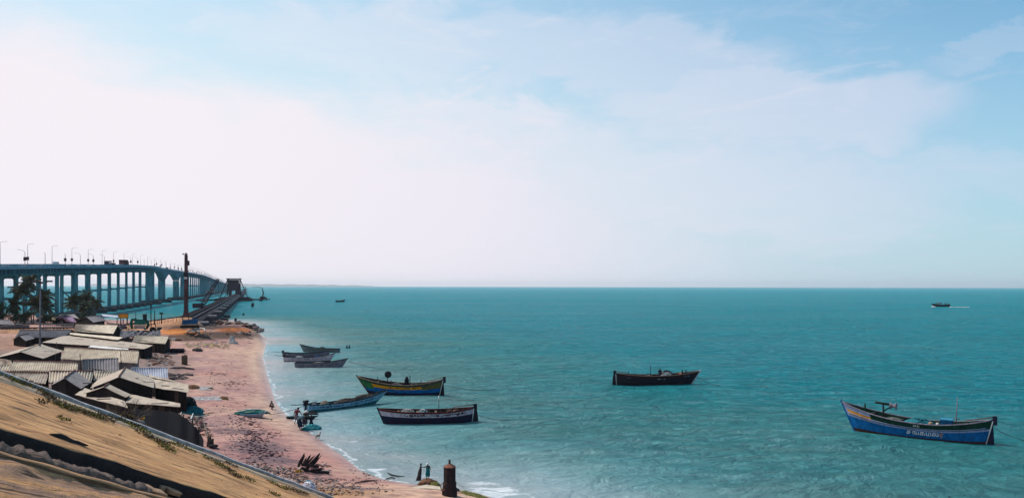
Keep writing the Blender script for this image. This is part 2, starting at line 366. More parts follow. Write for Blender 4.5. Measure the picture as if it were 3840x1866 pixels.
# water
def water_mat():
    m, nt, b = new_mat('water'); g = N(nt, 'ShaderNodeNewGeometry'); P = g.outputs['Position']
    at = N(nt, 'ShaderNodeAttribute'); at.attribute_name = 'sd'; sd = at.outputs['Fac']
    def nz(s, d, st=(1, 1, 1), dist=0, rough=.6, rot=0.0):
        mp = N(nt, 'ShaderNodeMapping'); mp.inputs['Scale'].default_value = st; mp.inputs['Rotation'].default_value = (0, 0, rot); L(nt, P, mp.inputs[0])
        n = N(nt, 'ShaderNodeTexNoise', Scale=s, Detail=d, Roughness=rough, Distortion=dist); L(nt, mp.outputs[0], n.inputs['Vector']); return n.outputs[0]
    big = nz(.02, 4, (.5, 1, 1)); mid = nz(.09, 4, (.6, 1, 1), .5)
    s2 = math_(nt, 'ADD', sd, math_(nt, 'MULTIPLY', math_(nt, 'SUBTRACT', mid, .5), 10.0))
    f = math_(nt, 'DIVIDE', s2, 90.0, clamp=True)
    col = ramp(nt, f, [(.0, (.46, .36, .34)), (.05, (.37, .33, .32)), (.14, (.27, .33, .305)), (.30, (.17, .35, .325)), (.60, (.05, .31, .32)), (1, (.0, .29, .365))])
    col = mixc(nt, ramp(nt, big, [(.4, 0), (.62, .5)]), col, (.01, .34, .41))
    col = mixc(nt, ramp(nt, mid, [(.48, 0), (.7, .35)]), col, (.04, .15, .14))
    # foam: broken lines that follow the shore, and a few small whitecaps
    fn = nz(1.1, 7, (1, 1, 1), 1.2); fw = nz(.22, 3)
    sw = math_(nt, 'ADD', sd, math_(nt, 'MULTIPLY', math_(nt, 'SUBTRACT', fw, .5), 5.0))
    def band(c, wd, th, th2):
        d = math_(nt, 'ABSOLUTE', math_(nt, 'SUBTRACT', sw, c)); k = math_(nt, 'SUBTRACT', 1.0, math_(nt, 'DIVIDE', d, wd), clamp=True)
        q = math_(nt, 'MULTIPLY', k, fn); r = N(nt, 'ShaderNodeMapRange'); r.clamp = True
        r.inputs['From Min'].default_value = th; r.inputs['From Max'].default_value = th2; L(nt, q, r.inputs['Value']); return r.outputs[0]
    foam = math_(nt, 'MAXIMUM', band(.1, .9, .34, .50), math_(nt, 'MAXIMUM', band(2.6, 1.2, .50, .68), band(6.0, 1.0, .56, .68)))
    cap = nz(.55, 5, (.35, 1, 1), .4, .7); cap2 = nz(.06, 2)
    caps = math_(nt, 'MULTIPLY', ramp(nt, cap, [(.735, 0), (.76, 1)]), ramp(nt, cap2, [(.5, 0), (.6, 1)]))
    foam = math_(nt, 'MULTIPLY', math_(nt, 'MAXIMUM', foam, math_(nt, 'MULTIPLY', caps, .8)), .72)
    at2 = N(nt, 'ShaderNodeAttribute'); at2.attribute_name = 'surf'
    srf = math_(nt, 'MULTIPLY', at2.outputs['Fac'], nz(1.2, 7, (.5, 1, 1), .8)); foam = math_(nt, 'MAXIMUM', foam, ramp(nt, srf, [(.50, 0), (.66, .8)]))
    col = mixc(nt, foam, col, (.78, .76, .78)); wcol = col
    h = math_(nt, 'ADD', math_(nt, 'MULTIPLY', nz(.42, 7, (.8, 1, 1), .9, .66, .12), 3.2), math_(nt, 'MULTIPLY', nz(.17, 4, (.75, 1, 1), .5, .55, -.2), 4.5))
    h = math_(nt, 'ADD', h, math_(nt, 'MULTIPLY', nz(1.3, 6, (.5, 1, 1), .7, .7), .75))
    calm = math_(nt, 'ADD', .35, math_(nt, 'MULTIPLY', math_(nt, 'DIVIDE', sd, 25.0, clamp=True), .65))
    bp = N(nt, 'ShaderNodeBump', Distance=1.9); L(nt, calm, bp.inputs['Strength']); L(nt, h, bp.inputs['Height'])
    wcol = mixc(nt, ramp(nt, nz(.011, 5, (.3, 1, 1), .7), [(.40, 0), (.62, .45)]), wcol, (.0, .265, .345))
    nt.nodes.remove(b); out = nt.nodes['Material Output']; df = N(nt, 'ShaderNodeBsdfDiffuse'); L(nt, wcol, df.inputs[0]); L(nt, bp.outputs[0], df.inputs['Normal'])
    gl = N(nt, 'ShaderNodeBsdfGlossy', Roughness=.12); L(nt, bp.outputs[0], gl.inputs['Normal']); fr = N(nt, 'ShaderNodeFresnel', IOR=1.33); L(nt, bp.outputs[0], fr.inputs['Normal'])
    mr = N(nt, 'ShaderNodeMapRange'); mr.clamp = True; mr.inputs['From Min'].default_value = .02; mr.inputs['From Max'].default_value = .85; mr.inputs['To Min'].default_value = .02; mr.inputs['To Max'].default_value = .60; L(nt, fr.outputs[0], mr.inputs['Value'])
    pt = math_(nt, 'ADD', .62, math_(nt, 'MULTIPLY', math_(nt, 'ADD', ramp(nt, nz(.028, 5, (.28, 1, 1), .8), [(.36, 0), (.62, .5)]), ramp(nt, nz(.0065, 4, (.22, 1, 1), .6), [(.38, 0), (.60, .5)])), .75))
    fc = math_(nt, 'MULTIPLY', math_(nt, 'MULTIPLY', mr.outputs[0], pt), math_(nt, 'SUBTRACT', 1.0, math_(nt, 'MULTIPLY', foam, .8)))
    mx = N(nt, 'ShaderNodeMixShader'); L(nt, fc, mx.inputs[0]); L(nt, df.outputs[0], mx.inputs[1]); L(nt, gl.outputs[0], mx.inputs[2]); L(nt, mx.outputs[0], out.inputs[0])
    return m
t = np.concatenate([np.linspace(-2.2, -.72, 50), np.linspace(-.715, .72, 420), np.linspace(.74, 2.2, 50)])
Yr = np.concatenate([np.geomspace(6, 40, 16), np.geomspace(41, 520, 360), np.geomspace(530, 27000, 180)])
TT, YY = np.meshgrid(t, Yr); XX = TT*YY; SDw = -sdist(XX, YY)
wv = (fbm(XX*.16, YY*.32, 3)-.45)*.46*smooth(SDw, 2, 30)*smooth(YY, 600, 300)
wa = sheet('water', XX, YY, wv, water_mat())
floatattr(wa.data, 'sd', np.clip(SDw, -5, 400))
sf = np.zeros(XX.shape)
def gs(px, py, rx, ry, ang=0.0):
    p = G(px, py, 0); dx = XX-p.x; dy = YY-p.y; ca, sa = math.cos(ang), math.sin(ang)
    return np.exp(-(((dx*ca+dy*sa)/rx)**2+((-dx*sa+dy*ca)/ry)**2))
for a in [(870, 1160, 12, 60), (905, 1185, 14, 30), (880, 1200, 12, 14), (950, 1150, 14, 40), (1860, 1840, 4.2, 2.6), (1860, 1850, 3.0, 2.0), (1800, 1815, 2.4, 1.5), (1320, 1655, 1.2, .7), (1000, 1095, 60, 200), (1075, 1480, 2, 2), (1400, 1760, 2.0, 1.0),
          (840, 1180, 10, 20), (990, 1270, 4, 14), (900, 1140, 20, 50), (455, 1162, 30, 20), (1015, 1620, 0.1, .1)]: sf = np.maximum(sf, (1.35 if a[1] > 1600 else 1.05)*gs(*a))
for yb in range(300, 1300, 29):
    pass
floatattr(wa.data, 'surf', sf)
# far shore: low land with an uneven tree line
mb = MB(); rnd = random.Random(5)
fx0 = G(300, 1074).x
pts = []
for i in range(240):
    k = i/239; px = 330+k*1085; Y = 22000.0
    top = np.interp(px, [330, 560, 900, 1000, 1100, 1200, 1300, 1360, 1400, 1415], [1064, 1062, 1061, 1062, 1062.5, 1064, 1066, 1067.5, 1070, 1072.5])
    hgt = (HY-1.6+.0021*(px-1920)*0+CAMH*0-top)/F*Y*.72+rnd.uniform(-6, 6)+6*math.sin(i*.35)+CAMH*.6
    pts.append(((px-CX)/F*Y, Y, max(3, hgt*(1 if px < 1390 else .4))))
P = [[(x, y-200, -1) for x, y, z in pts], [(x, y, z*.55) for x, y, z in pts], [(x, y+60, z) for x, y, z in pts], [(x, y+500, z*.8) for x, y, z in pts], [(x, y+800, -1) for x, y, z in pts]]
mb.grid(P, smooth=False); fl = mb.build('hills', mat('far_land', (.16, .17, .19), (.22, .20, .21), scale=.004, bump=0)); tag(fl, kind='structure')
# haze
mb = MB(); mb.box((0, 13500, 72), (64000, 29500, 152)); hzb = mb.build('haze', mat('dummy', (1, 1, 1))); hzb.data.materials.clear()
m = bpy.data.materials.new('haze'); m.use_nodes = True; nt2 = m.node_tree; nt2.nodes.clear(); o2 = nt2.nodes.new('ShaderNodeOutputMaterial')
pv = nt2.nodes.new('ShaderNodeVolumePrincipled'); pv.inputs['Color'].default_value = (.86, .93, 1, 1); pv.inputs['Density'].default_value = 3.5e-5; pv.inputs['Anisotropy'].default_value = .3
nt2.links.new(pv.outputs[0], o2.inputs['Volume']); hzb.data.materials.append(m); tag(hzb, 'pale even sea haze over the whole bay', 'haze', kind='stuff')
# ---------------------------------------------------------------- road bridge
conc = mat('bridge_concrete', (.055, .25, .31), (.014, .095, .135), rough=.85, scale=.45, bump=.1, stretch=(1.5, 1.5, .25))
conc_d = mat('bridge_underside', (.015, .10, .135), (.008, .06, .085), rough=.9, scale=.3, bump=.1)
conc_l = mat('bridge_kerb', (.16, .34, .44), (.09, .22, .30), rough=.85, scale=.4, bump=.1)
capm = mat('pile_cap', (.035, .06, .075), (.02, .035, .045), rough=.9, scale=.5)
pole_m = mat('lamp_steel', (.12, .13, .15), rough=.5, metal=.3, bump=0)
ban_m = mat('banner', (.05, .04, .06), (.08, .05, .06), bump=0)
def bx(Y): return -101.7-.315*Y-(.015*(Y-1150) if Y > 1150 else 0)
def bdeck(Y): return float(np.interp(Y, [150, 200, 293, 380, 473, 560, 655, 1000, 1210, 1463, 1883, 2600, 3600], [18, 20.0, 22.8, 25.3, 27.6, 30.0, 31.6, 31.9, 31.0, 27.6, 22.8, 15.5, 11]))
def bdir(Y):
    d = Vector((bx(Y+1)-bx(Y-1), 2, 0)).normalized(); return d, Vector((d.y, -d.x, 0))     # along, to the right (near side)
def bp(Y, s, z): d, r = bdir(Y); return Vector((bx(Y), Y, 0))+r*s+Vector((0, 0, z))
br = thing('road_bridge', 'long teal concrete road bridge on twin column piers curving away over the sea', 'bridge', (bx(300), 300, 0))
Ys = list(np.arange(160, 1200, 10.0))+list(np.arange(1200, 3600, 40.0))
def sweep(sec, ys, mi=0, mb=None):
    mb = mb or MB(); P = []
    for y in ys: P.append([tuple(bp(y, s, bdeck(y)+z)) for s, z in sec])
    mb.grid([list(r) for r in zip(*P)] if False else P, mi, smooth=False, close=True); 
    mb.add(P[0], [tuple(range(len(sec)))], mi); mb.add(P[-1], [tuple(range(len(sec)-1, -1, -1))], mi); return mb
def rect(s0, s1, z0, z1): return [(s0, z0), (s1, z0), (s1, z1), (s0, z1)]
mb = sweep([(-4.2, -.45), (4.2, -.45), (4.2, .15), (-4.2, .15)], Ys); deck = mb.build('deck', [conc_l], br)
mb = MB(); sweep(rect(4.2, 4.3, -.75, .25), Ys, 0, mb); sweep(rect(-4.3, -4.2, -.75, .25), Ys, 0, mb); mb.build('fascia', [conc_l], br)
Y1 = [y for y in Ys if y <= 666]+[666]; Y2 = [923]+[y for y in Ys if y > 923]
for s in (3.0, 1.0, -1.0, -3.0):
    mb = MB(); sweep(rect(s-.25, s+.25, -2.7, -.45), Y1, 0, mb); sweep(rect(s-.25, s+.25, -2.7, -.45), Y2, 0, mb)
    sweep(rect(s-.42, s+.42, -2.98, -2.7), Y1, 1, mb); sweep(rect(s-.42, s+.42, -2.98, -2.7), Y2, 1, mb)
    if s == 3.0:
        for y in np.arange(200, 666, 4.9): 
            d, r = bdir(y); p = bp(y, s+.3, bdeck(y)-1.6); mb.box(p, (.35, .55, 2.15), math.atan2(d.y, d.x)-math.pi/2, 1)
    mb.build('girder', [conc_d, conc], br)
# haunched box girder over the navigation spans
def soffit(Y):
    pk = [666, 737, 851, 923]
    for a, b in zip(pk[:-1], pk[1:]):
        if a <= Y <= b:
            u = abs((Y-a)/(b-a)*2-1)
            if a == 666 and Y < (a+b)/2: u = u*.35
            if b == 923 and Y > (a+b)/2: u = u*.35
            return -2.7-8.0*u**2.1
    return -2.7
P = []
for y in np.linspace(666, 923, 70):
    z = soffit(y); P.append([tuple(bp(y, s, bdeck(y)+q)) for s, q in ((-4.2, -.45), (-3.2, -1.0), (-3.0, z), (3.0, z), (3.2, -1.0), (4.2, -.45))])
mb = MB(); mb.grid(P, smooth=False, close=True); mb.build('box_girder', [conc], br)
# railing: posts and two rails on each side
def railing(s):
    mb = MB()
    for z in (.45, .8, 1.15): sweep(rect(s-.07, s+.07, z-.1, z+.05), Ys, 0, mb)
    for y in list(np.arange(190, 700, 2.0))+list(np.arange(700, 1500, 8.0)):
        p = bp(y, s, bdeck(y)+.62); d, r = bdir(y); mb.box(p, (.22, .32, 1.15), math.atan2(d.y, d.x)-math.pi/2)
    mb.build('railing', [conc_l], br)
railing(4.15); railing(-4.15)
def frame_pt(Y):
    d, r = bdir(Y); o = Vector((bx(Y), Y, 0)); return lambda a, b, c: tuple(o+r*a+d*c+Vector((0, 0, b)))
def make_bent(Y):
    top = bdeck(Y)-2.98; base = max(-1.5, hz(bx(Y), Y)-1) if Y < 460 else -1.0; fn = frame_pt(Y); mb = MB()
    for s in (-1, 1):
        a, b = (s*2.5-.72, s*2.5+.72); mb.prism([(a, base), (b, base), (b, top), (a, top)], -.7, .7, 0, fn)
    mb.prism([(-4.0, top-.45), (-3.22, top-1.5), (-3.22, top-1.501), (3.22, top-1.5), (4.0, top-.45), (4.0, top+.0), (-4.0, top+.0)], -.85, .85, 0, fn)
    zc = max(6, bdeck(Y)-16.2) if Y > 600 else float(np.interp(Y, [300, 360, 420, 473, 600], [10.6, 11.9, 12.7, 13.3, 15.0]))
    mb.prism([(-1.78, zc-.5), (1.78, zc-.5), (1.78, zc+.5), (-1.78, zc+.5)], -.6, .6, 0, fn)
    r = .75
    for s in (-1, 1):                                     # rounded corners of the openings
        for zz, q in ((top-1.5, -1), (zc+.5, 1), (zc-.5, -1)):
            pts = [(s*1.78, zz)]+[(s*(1.78-r+r*math.cos(t)), zz+q*(r-r*math.sin(t))) for t in np.linspace(0, math.pi/2, 5)]
            if s*q < 0: pts = pts[::-1]
            mb.prism(pts, -.58, .58, 0, fn)
    p = mb.build('pier', [conc], br)
    if Y > 360:
        m2 = MB(); m2.prism([(-6.2, -2.5), (6.2, -2.5), (6.2, 2.0), (5.6, 2.4), (-5.6, 2.4), (-6.2, 2.0)], -5.6, 5.6, 0, fn); m2.build('pile_cap', [capm], p)
        OFF[p.name]
for k in range(-3, 12): make_bent(302.7+29.5*k)
for k in range(0, 67): make_bent(952+29.3*k)
for Yp in (666, 737, 851, 923):
    fn = frame_pt(Yp); mb = MB(); top = bdeck(Yp)+soffit(Yp)+.3; th = 3.2 if Yp in (737, 851) else 3.6
    mb.prism([(-3.05, -1.0), (3.05, -1.0), (3.05, top), (-3.05, top)], -th/2, th/2, 0, fn)
    p = mb.build('wall_pier', [conc], br); m2 = MB(); m2.prism([(-8, -2.5), (8, -2.5), (8, 2.6), (7.2, 3.2), (-7.2, 3.2), (-8, 2.6)], -9, 9, 0, fn); m2.build('pile_cap', [capm], p)
# lamps
def make_lamp(h, arm, ban, bare):
    t = thing('street_lamp', 'x', 'street lamp'); mb = MB()
    if h > 8: mb.tube([(0, 0, 0), (0, 0, h)], [.12, .07], 6); arms = [(0, 0, h), (arm*.3, 0, h+.1), (arm*1.9, 0, h+.35)]
    else: mb.tube([(0, 0, 0), (0, 0, h*.82), (arm*.25, 0, h*.93)], [.12, .09, .07], 6); arms = [(arm*.25, 0, h*.93), (arm*.9, 0, h), (arm*2.2, 0, h+.25)]
    mb.build('pole', [pole_m], t)
    if not bare:
        mb = MB(); mb.tube(arms, .05, 6); mb.build('arm', [pole_m], t)
        mb = MB(); e = arms[-1]; mb.box((e[0]+arm*.2, 0, e[2]), (.55, .25, .12)); mb.build('lamp_head', [pole_m], t)
    if ban: mb = MB(); mb.box((0, -.08, h*.36 if h > 8 else h*.48), (1.05, .22, 1.5)); mb.build('banner', [ban_m], t)
    return t
protos = {}
def lamp(Y, tall, ban=False, bare=False, label=None):
    key = (tall, ban, bare); h = 9.6 if tall else 6.6
    d, r = bdir(Y); rz = math.atan2(r.y, r.x)
    if key not in protos: protos[key] = o = make_lamp(h, 1 if tall else -1, ban, bare)
    else: o = copy_tree(protos[key])
    p = bp(Y, -3.9 if tall else 3.9, bdeck(Y)+.15); o.location = p; o.rotation_euler = (0, 0, rz)
    o['group'] = 'street lamps along the road bridge'
    o['label'] = label or ('%s street lamp, %s of the road bridge%s%s' % ('tall thin' if tall else 'shorter', 'far half' if Y > 950 else 'near half', ' with a dark banner' if ban else '', ', its arm missing' if bare else ''))
TP = [2, 105, 196, 270, 331, 383, 426, 465, 497, 527, 553]
TB = {105: 'tall street lamp with dark banner beside the leftmost curved lamp', 270: 'tall street lamp with dark banner left of the curved lamp that has no banner',
      331: 'tall street lamp with banner left of the last curved banner lamp before the bus'}
TL = {2: 'tall street lamp cut by the left edge of the photo', 196: 'tall street lamp rising above the pale van on the bridge', 383: 'tall street lamp just left of the bus, without a banner',
      426: 'tall street lamp above the vehicles between bus and lorry', 465: 'tall street lamp behind the long dark red lorry'}
for px in TP:
    tt = (1920-px)/2900; lamp(106.0/(tt-.315), True, px in TB or px in (426,), False, TB.get(px) or TL.get(px) or '%s tall street lamp to the right of the lorry' % {497: 'first', 527: 'second', 553: 'third'}[px])
y = 106.0/((1920-553)/2900-.315)+42
while y < 2300: lamp(y, True, random.random() < .4); y += 38
SP = [(91, 1, 0, 'curved street lamp with a dark banner nearest the left edge'), (167, 0, 1, 'bare pole without arm or banner left of the pale van'), (243, 1, 1, 'armless pole with a dark banner right of the pale van'),
      (300, 0, 0, 'curved street lamp without a banner in the middle of the near bridge'), (349, 1, 0, 'curved street lamp with dark banner left of the bus'), (391, 0, 0, 'curved street lamp standing right at the rear of the bus'),
      (490, 1, 0, 'curved banner lamp just right of the long dark red lorry'), (516, 1, 0, 'second curved banner lamp right of the long dark red lorry'), (540, 0, 1, 'bare pole beyond the two curved banner lamps')]
for px, b_, bare, lb in SP: lamp(97.5/((1920-px)/2900-.315), False, bool(b_), bool(bare), lb)
y = 97.5/((1920-540)/2900-.315)+36
while y < 1900: lamp(y, False, random.random() < .7, random.random() < .2); y += 32
# vehicles on the bridge
glass_d = mat('dark_glass', (.02, .03, .04), rough=.15, bump=0, spec=.6); tyre = mat('tyre', (.02, .02, .02), bump=0)
def wheels(t, xs, wdt, r):
    for x in xs:
        for s in (-1, 1):
            mb = MB(); mb.tube([(x, s*(wdt/2-.28), r), (x, s*wdt/2, r)], r, 12); mb.build('wheel', [tyre], t)
def side_prism(mb, pts, w0, w1, mi=0): mb.prism(pts, w0, w1, mi, lambda a, b, c: (a, c, b))
def put_vehicle(t, px, lane):
    tt = (1920-px)/2900; Y = (101.7-lane)/(tt-.315); d, r = bdir(Y); p = bp(Y, lane, bdeck(Y)+.15); slope = (bdeck(Y+5)-bdeck(Y-5))/10.5
    t.location = p; t.rotation_euler = (0, -math.atan(slope), math.atan2(d.y, d.x))
def lorry(px, lane):
    t = thing('lorry', 'long dark red lorry with a boxy trailer on the road bridge', 'lorry'); red = mat('lorry_red', (.16, .05, .06), (.09, .03, .05), bump=0)
    mb = MB(); mb.box((-3.5, 0, 2.75), (20, 2.6, 3.1)); [mb.box((x, 0, 2.75), (.12, 2.7, 3.12)) for x in np.arange(-13, 6.6, 1.9)]; mb.build('trailer', [red], t)
    mb = MB(); mb.box((-1.5, 0, .95), (24, 1.2, .35)); mb.build('chassis', [tyre], t)
    mb = MB(); side_prism(mb, [(7.3, .7), (10.0, .7), (10.0, 1.9), (9.6, 3.2), (7.3, 3.4)], -1.25, 1.25); cb = mb.build('cab', [mat('cab_grey', (.2, .17, .2), bump=0)], t)
    mb = MB(); mb.add([(10.02, -1.1, 2.0), (10.02, 1.1, 2.0), (9.66, 1.1, 3.05), (9.66, -1.1, 3.05)], [(0, 1, 2, 3)]); mb.build('windscreen', [glass_d], cb)
    wheels(t, (-11.5, -10.2, 6.5, 8.8), 2.5, .5); put_vehicle(t, px, lane)
def bus(px, lane):
    t = thing('bus', 'dark rounded bus crossing the road bridge behind the lorry', 'bus'); bm_ = mat('bus_body', (.12, .09, .12), (.07, .06, .09), bump=0)
    mb = MB(); side_prism(mb, [(-5.2, .6), (5.3, .6), (5.4, 1.9), (5.0, 3.1), (4.4, 3.4), (-4.7, 3.4), (-5.2, 3.0)], -1.25, 1.25); b = mb.build('body', [bm_], t)
    for s in (-1, 1): mb = MB(); mb.box((0, s*1.27, 2.4), (9.2, .04, .8)); mb.build('window_band', [glass_d], b)
    mb = MB(); mb.box((0, 0, 1.35), (10.4, 2.54, .25)); mb.build('side_stripe', [mat('pale_metal', (.55, .55, .6), bump=0)], b)
    wheels(t, (-3.2, 3.6), 2.5, .5); put_vehicle(t, px, lane)
def van(px, lane, name='van', lb='pale van on the road bridge between two tall lamps', c=(.6, .62, .66), s=1.0, rev=False):
    t = thing(name, lb, 'van' if name == 'van' else 'car'); body = mat('paint_'+name, c, tuple(q*.8 for q in c), rough=.3, bump=0)
    mb = MB(); side_prism(mb, [(-2.4, .4), (2.5, .4), (2.55, 1.05), (1.7, 1.3), (.95, 2.15), (-2.2, 2.2), (-2.45, 1.5)], -.9, .9); b = mb.build('body', [body], t)
    for q in (-1, 1): mb = MB(); side_prism(mb, [(-2.0, 1.3), (1.35, 1.3), (.8, 1.95), (-1.95, 2.0)], q*.9, q*.92); mb.build('side_window', [glass_d], b)
    wheels(t, (-1.5, 1.6), 1.8, .34); t.scale = (s, s, s); put_vehicle(t, px, lane)
def motorbike(px, lane, lb):
    t = thing('motorbike', lb, 'motorbike'); mb = MB()
    mb.box((0, 0, .75), (1.0, .3, .4)); mb.box((.5, 0, 1.05), (.15, .7, .1)); mb.build('body', [ban_m], t)
    for x in (-.65, .65): mb = MB(); mb.tube([(x, -.07, .32), (x, .07, .32)], .32, 12); mb.build('wheel', [tyre], t)
    put_vehicle(t, px, lane); return t
lorry(466, 1.6); bus(404, 1.6); van(209, 1.4)
van(426, 1.6, 'car', 'dark car following between the bus and the lorry', (.08, .07, .09)); 
motorbike(437, 2.2, 'small motorbike just behind the lorry on the bridge'); motorbike(597, 2.2, 'small motorbike on the bridge above the arched spans')
van(626, 1.6, 'car', 'tiny dark car on the bridge near its crest', (.10, .09, .10))
# ---------------------------------------------------------------- railway bridge
stone = mat('pier_stone', (.075, .07, .085), (.04, .045, .06), rough=.9, scale=.5); rust = mat('girder_rust', (.06, .06, .085), (.035, .04, .055), scale=.6)
slabm = mat('slab_pale', (.30, .27, .28), (.2, .18, .2)); railm = mat('rail_steel', (.10, .07, .07), metal=.4, bump=0); steel = mat('dark_steel', (.03, .035, .05), (.05, .04, .055), bump=0)
def rx(Y): return -19.6-.335*Y
rd = Vector((-.335, 1, 0)).normalized(); rr = Vector((rd.y, -rd.x, 0))
def rp(Y, s, z): return Vector((rx(Y), Y, 0))+rr*s+Vector((0, 0, z))
ra = math.atan2(rd.y, rd.x)
rb = thing('railway_bridge', 'low old railway bridge on stone piers running out to the steel lifting span', 'bridge', (rx(220), 220, 0))
def rrect(s0, s1, z0, z1, ya, yb, mb, mi=0):
    P = [[tuple(rp(y, s, z)) for s, z in rect(s0, s1, z0, z1)] for y in (ya, yb)]
    mb.grid(P, mi, smooth=False, close=True); mb.add(P[0], [(0, 1, 2, 3)], mi); mb.add(P[1], [(3, 2, 1, 0)], mi)
for s in (-1.3, 1.3):
    mb = MB(); rrect(s-.2, s+.2, 5.5, 6.9, 222, 2600, mb)
    for y in np.arange(224, 900, 3.0): mb.box(rp(y, s+.25*(1 if s > 0 else -1), 6.2), (.14, .12, 1.3), ra)
    mb.build('girder', [rust], rb)
for s in (-.84, .84): mb = MB(); rrect(s-.07, s+.07, 7.15, 7.32, 222, 2600, mb); mb.build('rail', [railm], rb)
mb = MB()
for y in np.arange(222, 700, .9): mb.box(rp(y, 0, 7.02), (.28, 3.0, .22), ra)
rrect(-1.5, 1.5, 6.92, 7.0, 700, 2600, mb); mb.build('sleepers', [steel], rb)
mb = MB(); rrect(1.9, 2.6, 6.7, 6.8, 222, 1500, mb); mb.build('walkway', [rust], rb)
k = 0; y = 226.0
while y < 1600:
    mb = MB(); fn = lambda a, b, c, y=y: tuple(rp(y, a, 0)+rd*c+Vector((0, 0, b)))
    mb.prism([(-3.6, -2), (3.9, -2), (2.9, 4.9), (-2.7, 4.9)], -1.5, 1.5, 0, fn); p = mb.build('pier', [stone], rb)
    mb = MB(); mb.prism([(-3.1, 4.9), (3.3 if k % 4 else 6.2, 4.9), (3.3 if k % 4 else 6.2, 5.45), (-3.1, 5.45)], -1.6 if k % 4 else -2.2, 1.6 if k % 4 else 2.2, 0, fn); mb.build('pier_slab', [slabm], p)
    k += 1; y += 12.2 if y < 700 else 16
# lifting span towers and platform
T0 = 800
def tp(a, b, c): return tuple(rp(T0+c, a, b))
mb = MB()
for c in (-5, 5):
    for a in (-6.3, 6.3):
        mb.bar(tp(a, 6, c), tp(a*.92, 23.2, c), .8, .8)
    for s in (-1, 1): mb.bar(tp(s*13.8, 3.2, c), tp(s*6.0, 22.6, c), .7, .7); mb.bar(tp(s*9.3, 3.2, c), tp(s*6.6, 10, c), .4, .4); mb.bar(tp(s*10.2, 12, c), tp(s*6.3, 12, c), .3)
    mb.bar(tp(-7.4, 23.2, c), tp(7.4, 23.2, c), .9, .9); mb.bar(tp(-6, 20.3, c), tp(6, 20.3, c), .4, .4)
    for i in range(6): mb.bar(tp(-6+2*i, 20.3, c), tp(-5+2*i, 23, c), .3); mb.bar(tp(-5+2*i, 23, c), tp(-4+2*i, 20.3, c), .3)
for a in (-7.2, 7.2): mb.bar(tp(a, 23.2, -5), tp(a, 23.2, 5), .7); mb.bar(tp(a*.9, 12, -5), tp(a*.9, 12, 5), .4)
mb.build('lifting_tower', [steel], rb)
mb = MB(); mb.prism([(-5.4, 11.2), (4.9, 11.2), (4.9, 22.2), (-5.4, 22.2)], -4, -1, 0, tp); [mb.prism([(-5.5, z), (5.0, z), (5.0, z+.2), (-5.5, z+.2)], -4.2, -3.95, 0, tp) for z in (13.5, 15.2, 17, 18.7)]
mb.prism([(-5.2, 6), (-2.2, 6), (-1.8, 12.5), (-5.2, 12.5)], -4, -1, 0, tp); mb.prism([(1.4, 7.2), (4.6, 7.2), (4.6, 12.5), (1.2, 12.5)], -4, -1, 0, tp); mb.build('counterweight', [mat('counterweight', (.05, .045, .06), (.08, .05, .075), bump=0)], rb)
mb = MB(); mb.prism([(4.6, 7), (6.6, 7), (6.8, 10), (6.5, 16), (5.2, 19), (4.6, 16)], -3, 2, 0, tp); mb.build('rolling_leaf', [mat('leaf_rust', (.16, .09, .15), (.08, .05, .09), bump=0)], rb)
mb = MB(); mb.prism([(-18.5, .4), (18, .4), (18, 3.1), (13, 3.4), (-13, 3.4), (-18.5, 2.5)], -9, 9, 0, tp); mb.prism([(-13, 3.4), (16, 3.4), (16, 4.4), (-12, 4.4)], -6, 6, 0, tp); mb.build('tower_platform', [steel], rb)
# a second small portal further out
mb = MB()
for a in (-5, 5): mb.bar(rp(1500, a, 6), rp(1500, a, 13.5), .9)
mb.bar(rp(1500, -6, 13.5), rp(1500, 6, 13.5), .9); mb.bar(rp(1500, -5, 10), rp(1500, 5, 10), .5); mb.build('far_portal', [mat('far_steel', (.12, .13, .16), bump=0)], rb)
# track on the land side
tr = thing('railway_track', 'curved railway track on its bank behind the village huts', 'railway track', (-92, 172, 7)); 
tpts = []
for i in range(len(RAILW)-1):
    p0 = RAILW[max(i-1, 0)]; p1 = RAILW[i]; p2 = RAILW[i+1]; p3 = RAILW[min(i+2, len(RAILW)-1)]
    for k in range(8):
        u = k/8; tpts.append(tuple(.5*((2*p1)+(p2-p0)*u+(2*p0-5*p1+4*p2-p3)*u*u+(3*p1-p0-3*p2+p3)*u**3)))
tpts.append(tuple(RAILW[-1]))
for s in (-.84, .84):
    mb = MB(); pr = None
    for i, p in enumerate(tpts):
        d = Vector(tpts[min(i+1, len(tpts)-1)])-Vector(tpts[max(i-1, 0)]); n_ = Vector((d.y, -d.x, 0)).normalized(); q = Vector(p)+n_*s
        if pr is not None: mb.bar(pr, q, .1, .18)
        pr = q
    mb.build('rail', [railm], tr)
mb = MB()
for i in range(len(tpts)-1):
    a = Vector(tpts[i]); b = Vector(tpts[i+1]); n = max(1, int((b-a).length/.8)); an = math.atan2((b-a).y, (b-a).x)
    for k in range(n): mb.box(tuple(a.lerp(b, k/n)-Vector((0, 0, .16))), (.3, 2.9, .22), an)
mb.build('sleepers', [steel], tr)
